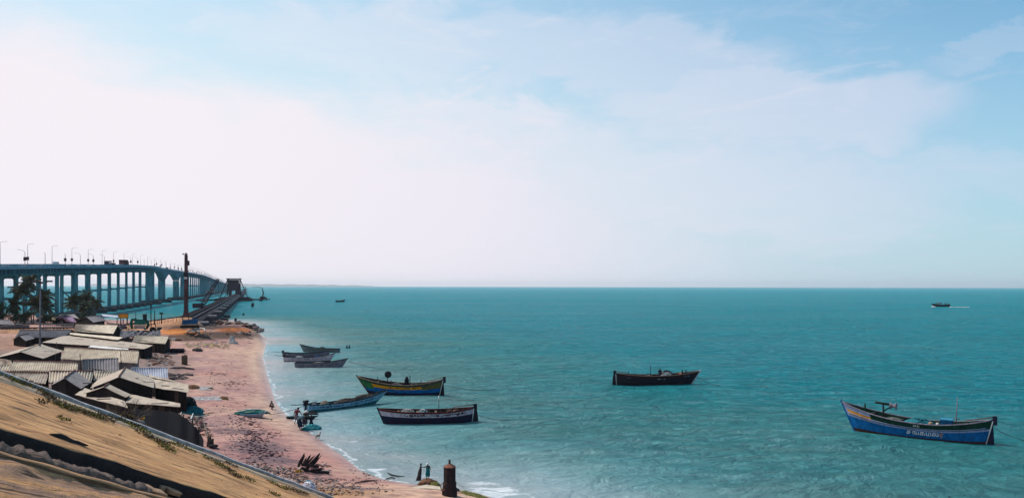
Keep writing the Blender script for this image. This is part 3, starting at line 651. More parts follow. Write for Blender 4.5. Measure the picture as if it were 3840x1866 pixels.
# construction platforms, cranes and piles in the water
for (a, b, z, lb) in [((742, 1123), (812, 1119), 1.6, 'low dark floating pipe platform left of the lifting span'), ((936, 1120), (1010, 1117), 1.6, 'low dark floating work platform right of the lifting span')]:
    A = G(a[0], a[1]+2, 1); B = G(b[0], b[1]+4, 1); t = thing('work_platform', lb, 'platform', (A.x, A.y, 0))
    mb = MB(); rnd = random.Random(3); d = B-A; n = 16
    for i in range(n):
        p = A.lerp(B, (i+.5)/n); p.z = .8; mb.box(p, (d.length/n*rnd.uniform(.5, .95), 2.2, rnd.uniform(.7, 1.6)), math.atan2(d.y, d.x))
        if rnd.random() < .5: mb.box(p+Vector((0, -4, -.1)), (d.length/n*.6, 2, .9), math.atan2(d.y, d.x))
    mb.build('floats', [steel], t); mb = MB(); mb.bar((A.x, A.y, .8), (B.x, B.y, .8), .8, .5); mb.build('pipe', [steel], t)
    mb = MB(); 
    for i in range(8): p = A.lerp(B, i/7); mb.bar((p.x, p.y, .5), (p.x, p.y, 2.9), .25)
    mb.build('post', [steel], t)
p = G(984, 1119, 1.5); t = thing('excavator_crane', 'slender dark crane with a bent arm on the right work platform', 'crane', p)
q = lambda a, z: (p.x+a, p.y, p.z+z)
mb = MB(); mb.box(q(0, 1.4), (5, 3, 2.2)); mb.box(q(3.4, .9), (2.6, 3, 1.6)); mb.build('cab', [steel], t)
mb = MB(); mb.tube([q(0, 2), q(1, 6), q(.2, 10.5), q(-.2, 12)], [.6, .8, .45, .3], 6); mb.tube([q(-.2, 12), q(-5, 13.2), q(-12, 12.6)], .25, 6); mb.build('arm', [steel], t)
mb = MB(); mb.box(q(0, .2), (4, 4, .6)); mb.build('tracks', [tyre], t)
for i, (px, py, w_, h_, lb) in enumerate([(912, 1147, 10, 16, 'dark tubular pile leaning right of the railway bridge'), (978, 1129, 12, 10, 'low dark pile stub below the crane platform'), (913, 1183, 7, 9, 'small round pile head in the surf'),
        (883, 1206, 9, 14, 'dark pile stub just off the tip of the rocks')]):
    if i == 0: px, py = 946, 1151
    b = G(px, py, -.2); s_ = b.y/2900; mb = MB(); mb.lathe([(w_*s_*.5, -1.5), (w_*s_*.5, h_*s_*.8), (w_*s_*.42, h_*s_)], 10, (0, 0, 0)); mb.lathe([(w_*s_*.62, h_*s_*.5), (w_*s_*.62, h_*s_*.6)], 10, (0, 0, 0))
    o = mb.build('mooring_pile', [steel]); o.location = b; o.rotation_euler = (0, (.15, 0, 0, .05)[i], 0); tag(o, lb, 'pile', 'dark piles in the water')
# lattice crane boom and cable
def lattice(mb, A, B, wa, wb, n, r=.12):
    A = Vector(A); B = Vector(B); d = (B-A).normalized(); s = d.cross(Vector((0, 1, 0))).normalized(); u = s.cross(d).normalized(); pr = None
    for i in range(n+1):
        k = i/n; c = A.lerp(B, k); w_ = (wa+(wb-wa)*k)/2; q = [c+s*w_*a+u*w_*b for a, b in ((-1, -1), (1, -1), (1, 1), (-1, 1))]
        for j in range(4): mb.bar(q[j], q[(j+1) % 4], r)
        if pr:
            for j in range(4): mb.bar(pr[j], q[j], r*1.5); mb.bar(pr[j], q[(j+1) % 4], r)
        pr = q
cb = G(757, 1153, 7.3); Yc = cb.y; ct = GY(818, 1046, Yc+4)
t = thing('lattice_crane', 'crane on the railway bridge with a long leaning lattice boom', 'crane', cb)
mb = MB(); lattice(mb, cb+Vector((0, 0, .6)), ct, 1.5, .8, 13, .09); mb.build('boom', [steel], t)
mb = MB(); mb.box(cb+Vector((-1.5, 0, .9)), (3.4, 2.6, 1.6)); mb.box(cb+Vector((-1.6, 0, .2)), (3.0, 2.8, .5)); mb.build('cab', [steel], t)
mb = MB(); pm = GY(790, 1093, Yc+2.5); mb.box(pm, (3.2, 1.4, .7)); mb.box(pm+Vector((.9, 0, 1.1)), (.9, .8, 1.5)); mb.bar(pm, GY(771, 1131, Yc+1), .3); mb.box(GY(771, 1131, Yc+1), (1.4, 1.0, .6)); mb.build('hoist', [mat('hoist', (.12, .13, .15), (.4, .4, .42), bump=0, scale=2)], t)
mb = MB(); mb.tube([ct, GY(819, 1120, Yc+4)], .07, 5); mb.tube([ct, GY(724, 1165, Yc-6)], .05, 5); mb.tube([GY(790, 1090, Yc+2), GY(736, 1158, Yc-4)], .05, 5); mb.build('cable', [steel], t)
# ---------------------------------------------------------------- the sloping bank in the foreground
A0 = GY(0, 1407, 30.0); dd = Vector((8, 20, -10.2)).normalized()
P3 = GY(0, 1675, 20.0); ee0 = P3-A0; ee = (ee0-dd*ee0.dot(dd)).normalized(); nn = dd.cross(ee).normalized()
if nn.z < 0: nn = -nn
def uv(px, py, h=0.0):
    r = Vector(ray(px, py)); o = Vector((0, 0, CAMH)); k = nn.dot(A0+nn*h-o)/nn.dot(r); p = o+r*k-A0; return p.dot(dd), p.dot(ee)
def bk(u, v, h=0.0): return A0+dd*u+ee*v+nn*h
vl2 = .5*(uv(100, 1627)[1]+uv(600, 1793)[1]); vb = .5*(uv(60, 1690)[1]+uv(560, 1838)[1]); UE = uv(1230, 1866)[0]
U0, U1 = -22.0, UE+4.5
print('BANK', vl2, vb, UE, uv(0, 1594), uv(640, 1806), uv(0, 1675), uv(620, 1858), 'n', nn, 'd', dd, 'e', ee)
def sandm(name, c, c2, c3, st, bump=.6, dk=.6):
    m, nt, b = new_mat(name); tc = N(nt, 'ShaderNodeAttribute'); tc.attribute_name = 'bank_uv'; V = tc.outputs['Vector']
    def nz(s, d, sc=(1, 1, 1), dist=0, rough=.65):
        mp = N(nt, 'ShaderNodeMapping'); mp.inputs['Scale'].default_value = sc; L(nt, V, mp.inputs[0]); n = N(nt, 'ShaderNodeTexNoise', Scale=s, Detail=d, Roughness=rough, Distortion=dist); L(nt, mp.outputs[0], n.inputs['Vector']); return n.outputs[0]
    col = mixc(nt, ramp(nt, nz(.5, 7, (st, 1.8, 1), .8), [(.40, 0), (.60, 1)]), c, c2)
    col = mixc(nt, ramp(nt, nz(1.7, 7, (.18, 1.6, 1), .5), [(.46, 0), (.66, .75)]), col, c3)
    col = mixc(nt, ramp(nt, nz(3.2, 6, (.11, 1.9, 1), .9), [(.57, 0), (.61, .92)]), col, (.05, .03, .025))
    col = mixc(nt, ramp(nt, nz(7, 4, (.4, 1, 1)), [(.2, .55), (.5, .0)]), col, (.16, .09, .05))
    col = mixc(nt, ramp(nt, nz(20, 3), [(.66, 0), (.72, .4)]), col, (.75, .6, .45))
    L(nt, col, b.inputs['Base Color']); b.inputs['Roughness'].default_value = .9; b.inputs['Specular IOR Level'].default_value = .2
    bp_ = N(nt, 'ShaderNodeBump', Strength=bump, Distance=.1); hh = math_(nt, 'ADD', nz(2.0, 8, (.16, 1.8, 1), .6), math_(nt, 'MULTIPLY', nz(7, 6), .5)); L(nt, hh, bp_.inputs['Height']); L(nt, bp_.outputs[0], b.inputs['Normal'])
    return m
sand = sandm('bank_sand', (.62, .33, .145), (.44, .215, .09), (.24, .12, .06), .35)
strip = sandm('bank_strip', (.56, .40, .27), (.42, .29, .19), (.22, .15, .11), .5, .4)
rough_ = sandm('bank_rock', (.42, .24, .145), (.26, .155, .11), (.62, .30, .09), .9, 1.6)
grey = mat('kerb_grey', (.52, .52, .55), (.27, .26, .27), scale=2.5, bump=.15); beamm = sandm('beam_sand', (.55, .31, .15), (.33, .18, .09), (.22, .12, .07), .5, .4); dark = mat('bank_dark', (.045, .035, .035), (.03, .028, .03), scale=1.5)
def wob(u, k=0): return .06*math.sin(u*.9+k)+.05*math.sin(u*2.3+k*2)+.03*math.sin(u*5.1+k)
V, Fc, MI, UVs = [], [], [], []
def strip_mesh(name, us, vs, hf, mats, midx):
    me = bpy.data.meshes.new(name); vv = []; at = []
    for u in us:
        for j, v in enumerate(vs):
            vq = v(u) if callable(v) else v; vv.append(tuple(bk(u, vq, hf(u, vq, j)))); at += [u, vq, 0]
    c = len(vs); ff = [(i*c+j, i*c+j+1, (i+1)*c+j+1, (i+1)*c+j) for i in range(len(us)-1) for j in range(c-1)]
    me.from_pydata(vv, [], ff)
    for m in mats: me.materials.append(m)
    me.polygons.foreach_set('material_index', [midx(j) for i in range(len(us)-1) for j in range(c-1)]); me.polygons.foreach_set('use_smooth', [True]*len(ff))
    a = me.attributes.new('bank_uv', 'FLOAT_VECTOR', 'POINT'); a.data.foreach_set('vector', at); me.update(); return me
us = list(np.linspace(U0, U1, 560))
vg = uv(350, 1549)[1]                                     # the groove with the weeds
nA = 14; nB = 40; nC = 3; nD = 16; nE = 50
vs = [(lambda u, k=k: (vg-.12)*k/nA) for k in range(nA+1)]
vs += [(lambda u, k=k: vg+(vl2+wob(u)-vg)*k/nB) for k in range(nB+1)]
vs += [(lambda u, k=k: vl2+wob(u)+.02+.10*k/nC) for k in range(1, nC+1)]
vs += [(lambda u, k=k: vl2+wob(u)+.14+(vb-vl2-.16-wob(u))*k/nD) for k in range(1, nD+1)]
vs += [(lambda u, k=k: vb+(.28)+6.5*k/nE) for k in range(0, nE+1)]
b1 = nA; b2 = b1+1+nB; b3 = b2+nC; b4 = b3+nD
_k = {u: i for i, u in enumerate(us)}; _VV = np.array([[f(u) for f in vs] for u in us]); _UU = np.array(us)[:, None]+0*_VV
NN1 = fbm(_UU*.5+40, _VV*1.4+7, 4)-.44; NN2 = fbm(_UU*.9+40, _VV*1.6+7, 4)-.44
def hf(u, v, j):
    n1 = NN1[_k[u], j]
    if j <= b1: return .02+.05*n1
    if j <= b2: 
        k = (j-b1-1)/nB; return .0+.16*n1-(.09 if k < .03 else 0)
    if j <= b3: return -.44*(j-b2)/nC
    if j <= b4: return -.44+.12*n1
    return -.20+.30*NN2[_k[u], j]-.10*((j-b4)/nE)
me = strip_mesh('embankment', us, vs, hf, [strip, sand, dark, rough_], lambda j: 0 if j <= b1 else 1 if j < b2 else 2 if j < b3+2 else 3)  # step face and its foot coloured near-black to stand for the step's shadow
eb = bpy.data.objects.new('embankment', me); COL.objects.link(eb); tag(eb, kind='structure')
# crest kerb and the wall that falls away behind it
mb = MB(); n = 60; pr = None
for i in range(n+1):
    u = U0+(U1-U0)*i/n; q = bk(u, -.12, .09)+Vector((random.uniform(-.02, .02), random.uniform(-.02, .02), random.uniform(-.025, .02)))
    if pr is not None: mb.bar(pr, q, .24, .13, up=tuple(nn))
    pr = q
o = mb.build('crest_kerb', [grey]); tag(o, 'long pale grey concrete kerb along the crest of the sandy bank', 'kerb')
mb = MB(); pr = None
for i in range(n+1):
    u = U0+(U1-U0)*i/n; q = bk(u, -.0, -.02); z1 = min(1.2, q.z-1); c = (q, Vector((q.x, q.y, z1)))
    bh = Vector((dd.y, -dd.x, 0)).normalized()*-.22; c2 = (q+bh, Vector((q.x+bh.x, q.y+bh.y, z1)))
    if pr: mb.add([pr[0][0], c[0], c[1], pr[0][1]], [(0, 1, 2, 3)]); mb.add([pr[1][0], c2[0], c2[1], pr[1][1]], [(3, 2, 1, 0)]); mb.add([pr[0][0], c[0], c2[0], pr[1][0]], [(0, 1, 2, 3)])
    pr = (c, c2)
o = mb.build('retaining_wall', [mat('wall_grey', (.25, .23, .22))]); tag(o, 'concrete retaining wall dropping from the kerb to the village ground', 'wall')
# low beam running down the bank
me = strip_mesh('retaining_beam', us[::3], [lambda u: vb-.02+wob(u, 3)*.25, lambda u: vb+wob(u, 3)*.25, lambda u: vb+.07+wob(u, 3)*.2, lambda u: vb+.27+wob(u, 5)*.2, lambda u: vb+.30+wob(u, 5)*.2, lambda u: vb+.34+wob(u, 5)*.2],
                lambda u, v, j: [-.6, -.12, -.07, -.07, -.10, -.30][j]+.015*math.sin(u*3+j), [beamm, mat('beam_side_shade', (.20, .11, .065), (.12, .07, .045), scale=2)], lambda j: 0 if 1 <= j < 4 else 1)  # sides painted darker than the top, shade put into the colour
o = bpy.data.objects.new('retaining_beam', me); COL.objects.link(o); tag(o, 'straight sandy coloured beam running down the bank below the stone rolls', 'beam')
# rounded stone rolls between the step and the beam
rollm = sandm('stone_roll', (.15, .105, .09), (.085, .065, .065), (.24, .155, .11), .6, 1.6)
def roll(u0, u1, v, r, seed, lb):
    rnd = random.Random(seed); me = bpy.data.meshes.new('stone_roll'); vv = []; at = []; n = 26; k = 18; RN = fbm(np.arange(n+1)[:, None]*.35+seed*3+np.zeros((1, k)), np.abs(np.arange(k)-k/2)[None, :]*.5+np.zeros((n+1, 1)), 3)
    for i in range(n+1):
        s = i/n; u = u0+(u1-u0)*s; rr_ = r*(max(.0, 1-(2*s-1)**4))**.5*(1+.10*math.sin(s*9+seed)); c = v+.05*math.sin(s*5+seed)
        for j in range(k):
            t_ = 2*math.pi*j/k; q = 1+.9*(RN[i, j]-.42)
            vv.append(tuple(bk(u, c+rr_*1.25*q*math.cos(t_), -.46+rr_*1.0*q*math.sin(t_)))); at += [u, c+t_*r, 0]
    ff = [(i*k+j, i*k+(j+1) % k, (i+1)*k+(j+1) % k, (i+1)*k+j) for i in range(n) for j in range(k)]
    me.from_pydata(vv, [], ff); me.materials.append(rollm); me.polygons.foreach_set('use_smooth', [True]*len(ff)); a = me.attributes.new('bank_uv', 'FLOAT_VECTOR', 'POINT'); a.data.foreach_set('vector', at)
    o = bpy.data.objects.new('stone_roll', me); COL.objects.link(o); tag(o, lb, 'boulder', 'rounded boulders lying behind the beam')
rl = [((-60, 1620), (75, 1700), 'uppermost rounded boulder at the left edge, behind the beam'), ((60, 1660), (215, 1745), 'second rounded boulder from the left, pale flat top'), ((200, 1705), (330, 1780), 'third rounded boulder, in the middle of the row'),
      ((300, 1745), (430, 1812), 'fourth rounded boulder, just above the beam joint'), ((420, 1775), (550, 1850), 'last dark rounded boulder before the loose slabs')]
vr = (vl2+vb)/2+.1
for i, (a, b, lb) in enumerate(rl):
    ua = uv(a[0], a[1]+15, -.3)[0]; ub = uv(b[0], b[1], -.3)[0]; roll(ua-.45, ub+.45, vr+.02*(i % 2), .33, i*3+1, lb)
# loose pale slabs further down
sl_m = mat('slab_sand', (.44, .28, .18), (.30, .18, .12), scale=2)
for i, (px, py, s) in enumerate([(515, 1795, .34), (560, 1808, .42), (600, 1832, .4), (545, 1838, .36), (640, 1850, .4), (585, 1856, .38), (85, 1660, .3), (200, 1694, .26), (310, 1726, .24), (415, 1760, .24)]):
    u, v = uv(px, py, -.4); p = bk(u, v, -.30); rnd = random.Random(i+50); bm = bmesh.new(); bmesh.ops.create_cube(bm, size=1)
    bmesh.ops.bevel(bm, geom=list(bm.edges), offset=.12, segments=1, affect='EDGES')
    for q in bm.verts: q.co += Vector((rnd.uniform(-.06, .06), rnd.uniform(-.06, .06), rnd.uniform(-.05, .05)))
    me = bpy.data.meshes.new('stone_slab'); bm.to_mesh(me); bm.free(); me.materials.append(sl_m)
    o = bpy.data.objects.new('stone_slab', me); COL.objects.link(o); R = Matrix((dd, ee, nn)).transposed().to_4x4()@Matrix.Rotation(rnd.uniform(-.5, .5), 4, 'Z'); R.translation = p; o.matrix_world = R@Matrix.Diagonal((s*1.6, s*1.1, s*.45, 1))
    tag(o, ['pale cracked slab at the top of the slab pile', 'widest pale slab under the step', 'pale slab low in the pile beside the step', 'pale slab beside the last dark boulder', 'pale slab nearest the bottom edge', 'pale slab touching the beam at the bottom edge',
            'pale flat stone on the uppermost boulder', 'pale flat stone between the second and third boulder', 'small pale stone before the fourth boulder', 'small pale stone before the last boulder'][i], 'stone slab', 'pale loose slabs on the bank')
# dark timber scraps on the sand
for i, (px, py, w_, h_) in enumerate([(255, 1655, 1.5, .16)]):
    u, v = uv(px, py); mb = MB(); q = [bk(u-w_/2+w_*k/8, v+.02*math.sin(k*2), .05+.03*math.sin(k)) for k in range(9)]; mb.tube(q, [.02, .06, .1, .12, .12, .1, .09, .05, .02], 7); o = mb.build('driftwood', [dark]); tag(o, 'dark flat piece of driftwood lying on the tan bank', 'driftwood')
# weeds
leaf = mat('weed_leaf', (.17, .18, .04), (.28, .26, .05), scale=3, bump=0); dry = mat('weed_dry', (.16, .11, .06), (.10, .07, .045), scale=3, bump=0)
def tuft(mb, c, r, n, up, rnd, mi=None, ln=.16):
    for _ in range(n):
        a = rnd.uniform(0, 6.28); q = rnd.random()**.6*r; p = c+dd*math.cos(a)*q*1.3+ee*math.sin(a)*q*.6+up*rnd.uniform(0, .08); d = (Vector((rnd.gauss(0, 1), rnd.gauss(0, 1), rnd.uniform(.1, 1.4)))).normalized()
        s = d.cross(Vector((rnd.gauss(0, 1), rnd.gauss(0, 1), rnd.gauss(0, 1)))).normalized()*ln*.28*rnd.uniform(.6, 1.2); e = p+d*ln*rnd.uniform(.4, 1.3)
        mb.add([p-s*.3, p.lerp(e, .5)-s, e, p.lerp(e, .5)+s], [(0, 1, 2, 3)], rnd.randrange(2) if mi is None else mi)
mb = MB(); rnd = random.Random(11)
wl = [(71, 1433, .5), (100, 1440, .6), (130, 1448, .5), (165, 1475, .25), (179, 1484, .35), (200, 1500, .4), (223, 1522, .5), (250, 1530, .35), (235, 1529, .4), (300, 1545, .45), (316, 1549, .5), (340, 1556, .5), (372, 1568, .5), (400, 1567, .35), (428, 1562, .45),
      (450, 1575, .5), (480, 1585, .5), (503, 1594, .5), (525, 1615, .5), (558, 1640, .55), (590, 1655, .5), (618, 1672, .5), (625, 1686, .4), (655, 1668, .25), (677, 1673, .3), (710, 1690, .25), (770, 1717, .2), (808, 1734, .4), (830, 1750, .4), (867, 1745, .35), (882, 1786, .35), (900, 1790, .3),
      (1020, 1812, .3), (1057, 1830, .4), (1085, 1836, .4), (1115, 1843, .45), (1140, 1850, .3), (540, 1600, .4), (150, 1510, .2), (235, 1575, .2), (60, 1432, .5), (1030, 1855, .3), (860, 1765, .3), (935, 1800, .25)]
for px, py, r in wl:
    u, v = uv(px, py); g_ = rnd.random()
    tuft(mb, bk(u, v, .02), r*1.15, int(300*r), nn, rnd, None if g_ < .6 else 1, .11)
o = mb.build('weeds', [leaf, dry]); tag(o, 'low green and brown weeds growing along the groove of the bank', 'weeds', kind='stuff')
mb = MB(); rnd = random.Random(19)
for _ in range(420):
    u = rnd.uniform(-6, U1); v = rnd.choice([rnd.uniform(.05, vl2-.1), rnd.uniform(vg-.3, vg+.5), rnd.uniform(vb+.4, vb+5)]); s = rnd.uniform(.012, .04)*(2.2 if v > vb else 1); mb.rock(bk(u, v, s*.3-(.42 if v > vb else 0)), s, rnd.randrange(999), rnd.randrange(3), 1, .7)
tag(mb.build('gravel', [dark, mat('gravel_pale', (.50, .40, .30), bump=0), mat('gravel_brown', (.20, .12, .08), bump=0)]), 'small stones and litter scattered over the sandy bank', 'gravel', kind='stuff')
# dead bush
u, v = uv(505, 1585); c = bk(u, v-.2, 0); t = thing('dead_bush', 'grey brown dead bush standing above the kerb in front of the huts', 'bush', c)
mb = MB(); rnd = random.Random(4)
def twig(p, d, l, r, dep):
    e = p+d*l; mb.tube([p, p.lerp(e, .5)+Vector((rnd.gauss(0, .02), rnd.gauss(0, .02), rnd.gauss(0, .02))), e], [r, r*.8, r*.6], 4)
    if dep > 0:
        for _ in range(3 if dep > 1 else 4): twig(e, (d+Vector((rnd.gauss(0, .55), rnd.gauss(0, .55), rnd.gauss(.05, .4)))).normalized(), l*rnd.uniform(.55, .85), r*.6, dep-1)
for _ in range(9): twig(c+Vector((rnd.gauss(0, .18), rnd.gauss(0, .18), 0)), Vector((rnd.gauss(0, .6), rnd.gauss(0, .6), 1)).normalized(), .42, .016, 3)
mb.build('branches', [mat('dead_twig', (.11, .085, .07), (.16, .12, .09), bump=0)], t)
mb = MB(); tuft(mb, c+Vector((0, 0, .2)), .5, 160, Vector((0, 0, 1)), rnd, 0, .10); mb.build('foliage', [dry], t)
u, v = uv(524, 1585); c = bk(u, v, .1); mb = MB(); mb.rock(c, .22, 8, 0, 2, .6); o = mb.build('cloth_bundle', [mat('bundle_grey', (.32, .30, .30), bump=0)]); tag(o, 'small grey crumpled sack beside the dead bush', 'sack')
mb = MB()
for k in range(14): p = bk(u, v, .22)+Vector((random.gauss(0, .10), random.gauss(0, .06), random.gauss(.02, .03))); mb.rock(p, .035, k, k % 2, 1, 1)
o = mb.build('flower_garland', [mat('petal_yellow', (.75, .55, .03), bump=0), mat('petal_red', (.6, .06, .04), bump=0)]); tag(o, 'small heap of yellow and red flowers on the grey sack', 'flowers')
# ---------------------------------------------------------------- huts
asb = mat('roof_sheet', (.50, .42, .34), (.33, .265, .22), rough=.85, scale=.8, bump=.2)
asb_l = mat('roof_sheet_pale', (.70, .60, .47), (.46, .37, .29), rough=.8, scale=.9, bump=.2)
asb_g = mat('roof_sheet_grey', (.30, .27, .27), (.20, .175, .18), rough=.9, scale=.9, bump=.2)
asb_b = mat('roof_sheet_blue', (.50, .52, .60), (.32, .33, .40), rough=.7, scale=.9, bump=.1)
purp = mat('roof_purple', (.24, .13, .26), (.36, .27, .33), rough=.9, scale=1.6); tarp_y = mat('roof_tarp', (.52, .38, .22), (.36, .25, .16), scale=1)
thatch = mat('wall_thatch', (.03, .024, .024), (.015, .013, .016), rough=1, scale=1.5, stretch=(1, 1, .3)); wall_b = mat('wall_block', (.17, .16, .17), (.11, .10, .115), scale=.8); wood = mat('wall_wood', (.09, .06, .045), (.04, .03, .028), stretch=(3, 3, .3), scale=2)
ridge_m = mat('ridge_tile', (.20, .10, .085), (.12, .07, .065), scale=2)
GZ = 2.2
def panel(mb, a, b, c, d, pitch, mi=0, th=.05, amp=.095, nv=3):
    a, b, c, d = map(Vector, (a, b, c, d)); W = (b-a).length; n = max(1, int(W/pitch)) if pitch else 1; m = n*6 if pitch else max(2, int(W/1.1))
    nrm = (b-a).cross(d-a).normalized()
    if nrm.z < 0: nrm = -nrm
    top = []; bot = []; rnd = random.Random(int(abs(a.x*100)))
    for j in range(nv+1):
        r = []; q = []
        for i in range(m+1):
            s = i/m; t = j/nv; p = (a.lerp(b, s)).lerp(d.lerp(c, s), t); p = p+nrm*(-.04*math.sin(t*math.pi)+.02*math.sin(s*9+t*2+a.x))
            if pitch: h = amp*math.sin(2*math.pi*n*s)
            else: h = .018*(i % 2)+.012*math.sin(i*1.7)
            r.append(tuple(p+nrm*h)); q.append(tuple(p+nrm*(h-th)))
        top.append(r); bot.append(q)
    mb.grid(top, mi, smooth=bool(pitch)); mb.grid([x[::-1] for x in bot], mi, smooth=bool(pitch))
    for r, q in ((top[0], bot[0]), (top[-1], bot[-1])): mb.grid([r, q], mi, smooth=False)
    for k in (0, -1): mb.grid([[x[k] for x in top], [x[k] for x in bot]], mi, smooth=False)
def hut(label, R1, R2, E1, E2, ze, p=20, corr=0, m=None, zr=None, back=True, wall=None, E3=None, ridge=False, gz=None, cat='hut', name='hut', inset=.35, posts=False, seams=True, dz=None):
    m = m or asb; wall = wall or thatch
    e = [G(*E1, ze), G(*E2, ze if dz is None else ze+dz)]
    if zr is None:
        zz = []
        for R, E in zip((R1, R2), e):
            z = ze+.05; tp_ = math.tan(math.radians(p)); best = None
            while z < ze+4:
                r = G(*R, z)
                if (z-E.z) >= tp_*math.hypot(r.x-E.x, r.y-E.y): best = z; break
                z += .02
            zz.append(best or ze+1.2)
        zr = min(sum(zz)/2, ze+2.6)
    r = [G(*R1, zr), G(*R2, zr)]
    t = thing(name, label, cat, ((r[0].x+r[1].x)/2, (r[0].y+r[1].y)/2, GZ)); 
    mb = MB(); panel(mb, r[0], r[1], e[1], e[0], corr); mb.build('roof', [m], t)
    bk_ = [Vector((2*r[i].x-e[i].x, 2*r[i].y-e[i].y, e[i].z)) for i in (0, 1)]
    if E3: bk_ = [G(*E3, ze), G(*E3, ze)+(r[1]-r[0])]; bk_[1].z = ze
    if back: mb = MB(); panel(mb, r[1], r[0], bk_[0], bk_[1], corr); mb.build('roof', [m], t)
    else: bk_ = [v.copy() for v in r]
    if ridge or (back and seams):
        mb = MB(); n = max(3, int((r[1]-r[0]).length/.5)); q = [r[0].lerp(r[1], k/n)+Vector((0, 0, .05+.03*(k % 2)+.02*math.sin(k*1.3))) for k in range(n+1)]; mb.tube(q, .10 if ridge else .06, 6); mb.build('ridge_cap', [ridge_m if ridge else m], t)
    c = (r[0]+r[1])/2; g = GZ if gz is None else gz
    if posts:
        for v in e+bk_:
            mb = MB(); q = v.lerp(c, .06); mb.bar((q.x, q.y, g-.3), (q.x, q.y, v.z-.02), .12); mb.build('post', [wood], t)
        return t
    al = (r[1]-r[0]); al.z = 0; L_ = al.length; al /= max(L_, .01); ins = min(inset, L_*.1)
    def inn(v, rr_): h = rr_-v; h.z = 0; h = h.normalized() if h.length > .01 else Vector((0, 0, 0)); return v+h*inset
    f1 = inn(e[0], r[0])+al*ins; f2 = inn(e[1], r[1])-al*ins; b1 = inn(bk_[0], r[0])+al*ins; b2 = inn(bk_[1], r[1])-al*ins; g1 = r[0]+al*ins; g2 = r[1]-al*ins
    def top(a, rv, ev): k = min(1, inset/max((Vector((rv.x-ev.x, rv.y-ev.y))).length, .5)); return ev.z+(rv.z-ev.z)*k-.08
    pts = [(f1, top(f1, r[0], e[0])), (g1, zr-.1), (b1, top(b1, r[0], bk_[0])), (b2, top(b2, r[1], bk_[1])), (g2, zr-.1), (f2, top(f2, r[1], e[1]))]
    vs = [(a.x, a.y, g-.6) for a, z in pts]+[(a.x, a.y, z) for a, z in pts]
    mb = MB(); mb.add(vs, [(0, 1, 7, 6), (1, 2, 8, 7), (2, 3, 9, 8), (3, 4, 10, 9), (4, 5, 11, 10), (5, 0, 6, 11)]); mb.build('wall', [wall], t)
    # a plank door on the visible long wall
    d = (f2-f1); 
    if d.length > 3:
        a = f1.lerp(f2, .62); n_ = Vector((f1.x-g1.x, f1.y-g1.y, 0)).normalized()*.05; dn = d.normalized()*.8; zt = min(g+1.8, min(pts[0][1], pts[5][1])-.1)
        if zt > g+.8: mb = MB(); mb.prism([(0, g-.3), (1, g-.3), (1, zt), (0, zt)], 0, 1, 0, lambda x, y, k: tuple(Vector((a.x, a.y, 0))+dn*x+n_*(.4+k)+Vector((0, 0, y)))); mb.build('door', [wood], t)
    return t
hut('long pale corrugated hut behind the village, nearest the green excavator', (284, 1217), (442, 1219), (275, 1241), (425, 1250), 4.4, 24, .32, asb_l)
hut('long grey corrugated roof hut at the back left behind the lamp pole', (74, 1237), (271, 1236), (56, 1264), (240, 1264), 3.9, 20, .34, asb_g, ridge=True)
hut('small grey hut with a dark gable left of the lamp pole', (72, 1257), (106, 1251), (98, 1277), (130, 1268), 3.7, 22, 0, asb_g, ridge=True)
hut('wide low grey shed roof of large flat sheets in the middle of the village', (256, 1252), (573, 1294), (157, 1283), (541, 1307), 3.9, None, 0, asb, zr=4.25, back=False, wall=thatch)
hut('narrow pale sheet roof joined to the top of the wide grey shed', (256, 1246), (462, 1264), (266, 1253), (440, 1273), 4.6, None, 0, asb_l, zr=4.75, back=False)
hut('thin bright white roof strip above the striped corrugated hut', (340, 1294), (482, 1306), (330, 1300), (478, 1313), 4.0, None, 0, mat('white_sheet', (.72, .70, .68), (.6, .58, .56), bump=0), zr=4.1, back=False)
hut('hut with a beige gable roof right beside the foot of the lamp pole', (76, 1318), (154, 1289), (163, 1343), (238, 1314), 4.0, 17, 0, asb, E3=(-25, 1342))
hut('long beige striped corrugated hut with a grey block wall at its right end', (243, 1303), (521, 1315), (228, 1344), (514, 1360), 4.0, 24, .36, asb_l, wall=wall_b, ridge=True)
hut('long cream corrugated hut with a red ridge left of the vertical sheet roof', (51, 1354), (292, 1359), (38, 1388), (289, 1392), 4.0, 24, .36, asb_l, ridge=True)
hut('short steep corrugated roof of dark grey stripes in front of the block wall hut', (307, 1349), (444, 1343), (310, 1393), (446, 1395), 3.6, 30, .36, asb_g)
hut('plain grey roof hut cut by the left edge above the cream corrugated hut', (-60, 1338), (42, 1353), (-40, 1372), (30, 1370), 3.9, 20, 0, asb)
hut('small cream corrugated roof at the left edge beside the red ridge hut', (-60, 1370), (44, 1368), (-70, 1390), (37, 1389), 3.5, 24, .36, asb_l)
hut('cream corrugated hut with a reddish ridge behind the dark gabled hut', (185, 1392), (350, 1392), (182, 1432), (343, 1427), 3.7, 24, .36, asb_l, ridge=True)
hut('pale corrugated lean-to roof between the red ridge hut and the big gabled hut', (353, 1395), (440, 1394), (350, 1426), (425, 1424), 3.6, 22, .32, asb_l)
hut('low corrugated hut with dark timber ridge at the left above the kerb', (-80, 1394), (182, 1399), (-110, 1424), (170, 1437), 3.6, 24, .38, asb, ridge=True)
hut('small hut with a dark open gable and a flat grey roof above the kerb', (243, 1415), (281, 1388), (305, 1456), (343, 1432), 3.9, 24, 0, asb_g, E3=(188, 1444), ridge=True)
hut('big beige gabled hut with the widest dark gable near the beach', (447, 1411), (469, 1379), (577, 1453), (580, 1420), 4.3, 17, 0, asb, E3=(338, 1454), ridge=True)
hut('flat beige extension roof reaching from the big gabled hut to the sand', (579, 1421), (706, 1440), (578, 1453), (706, 1470), 3.9, None, 0, asb, zr=4.5, back=False, wall=thatch)
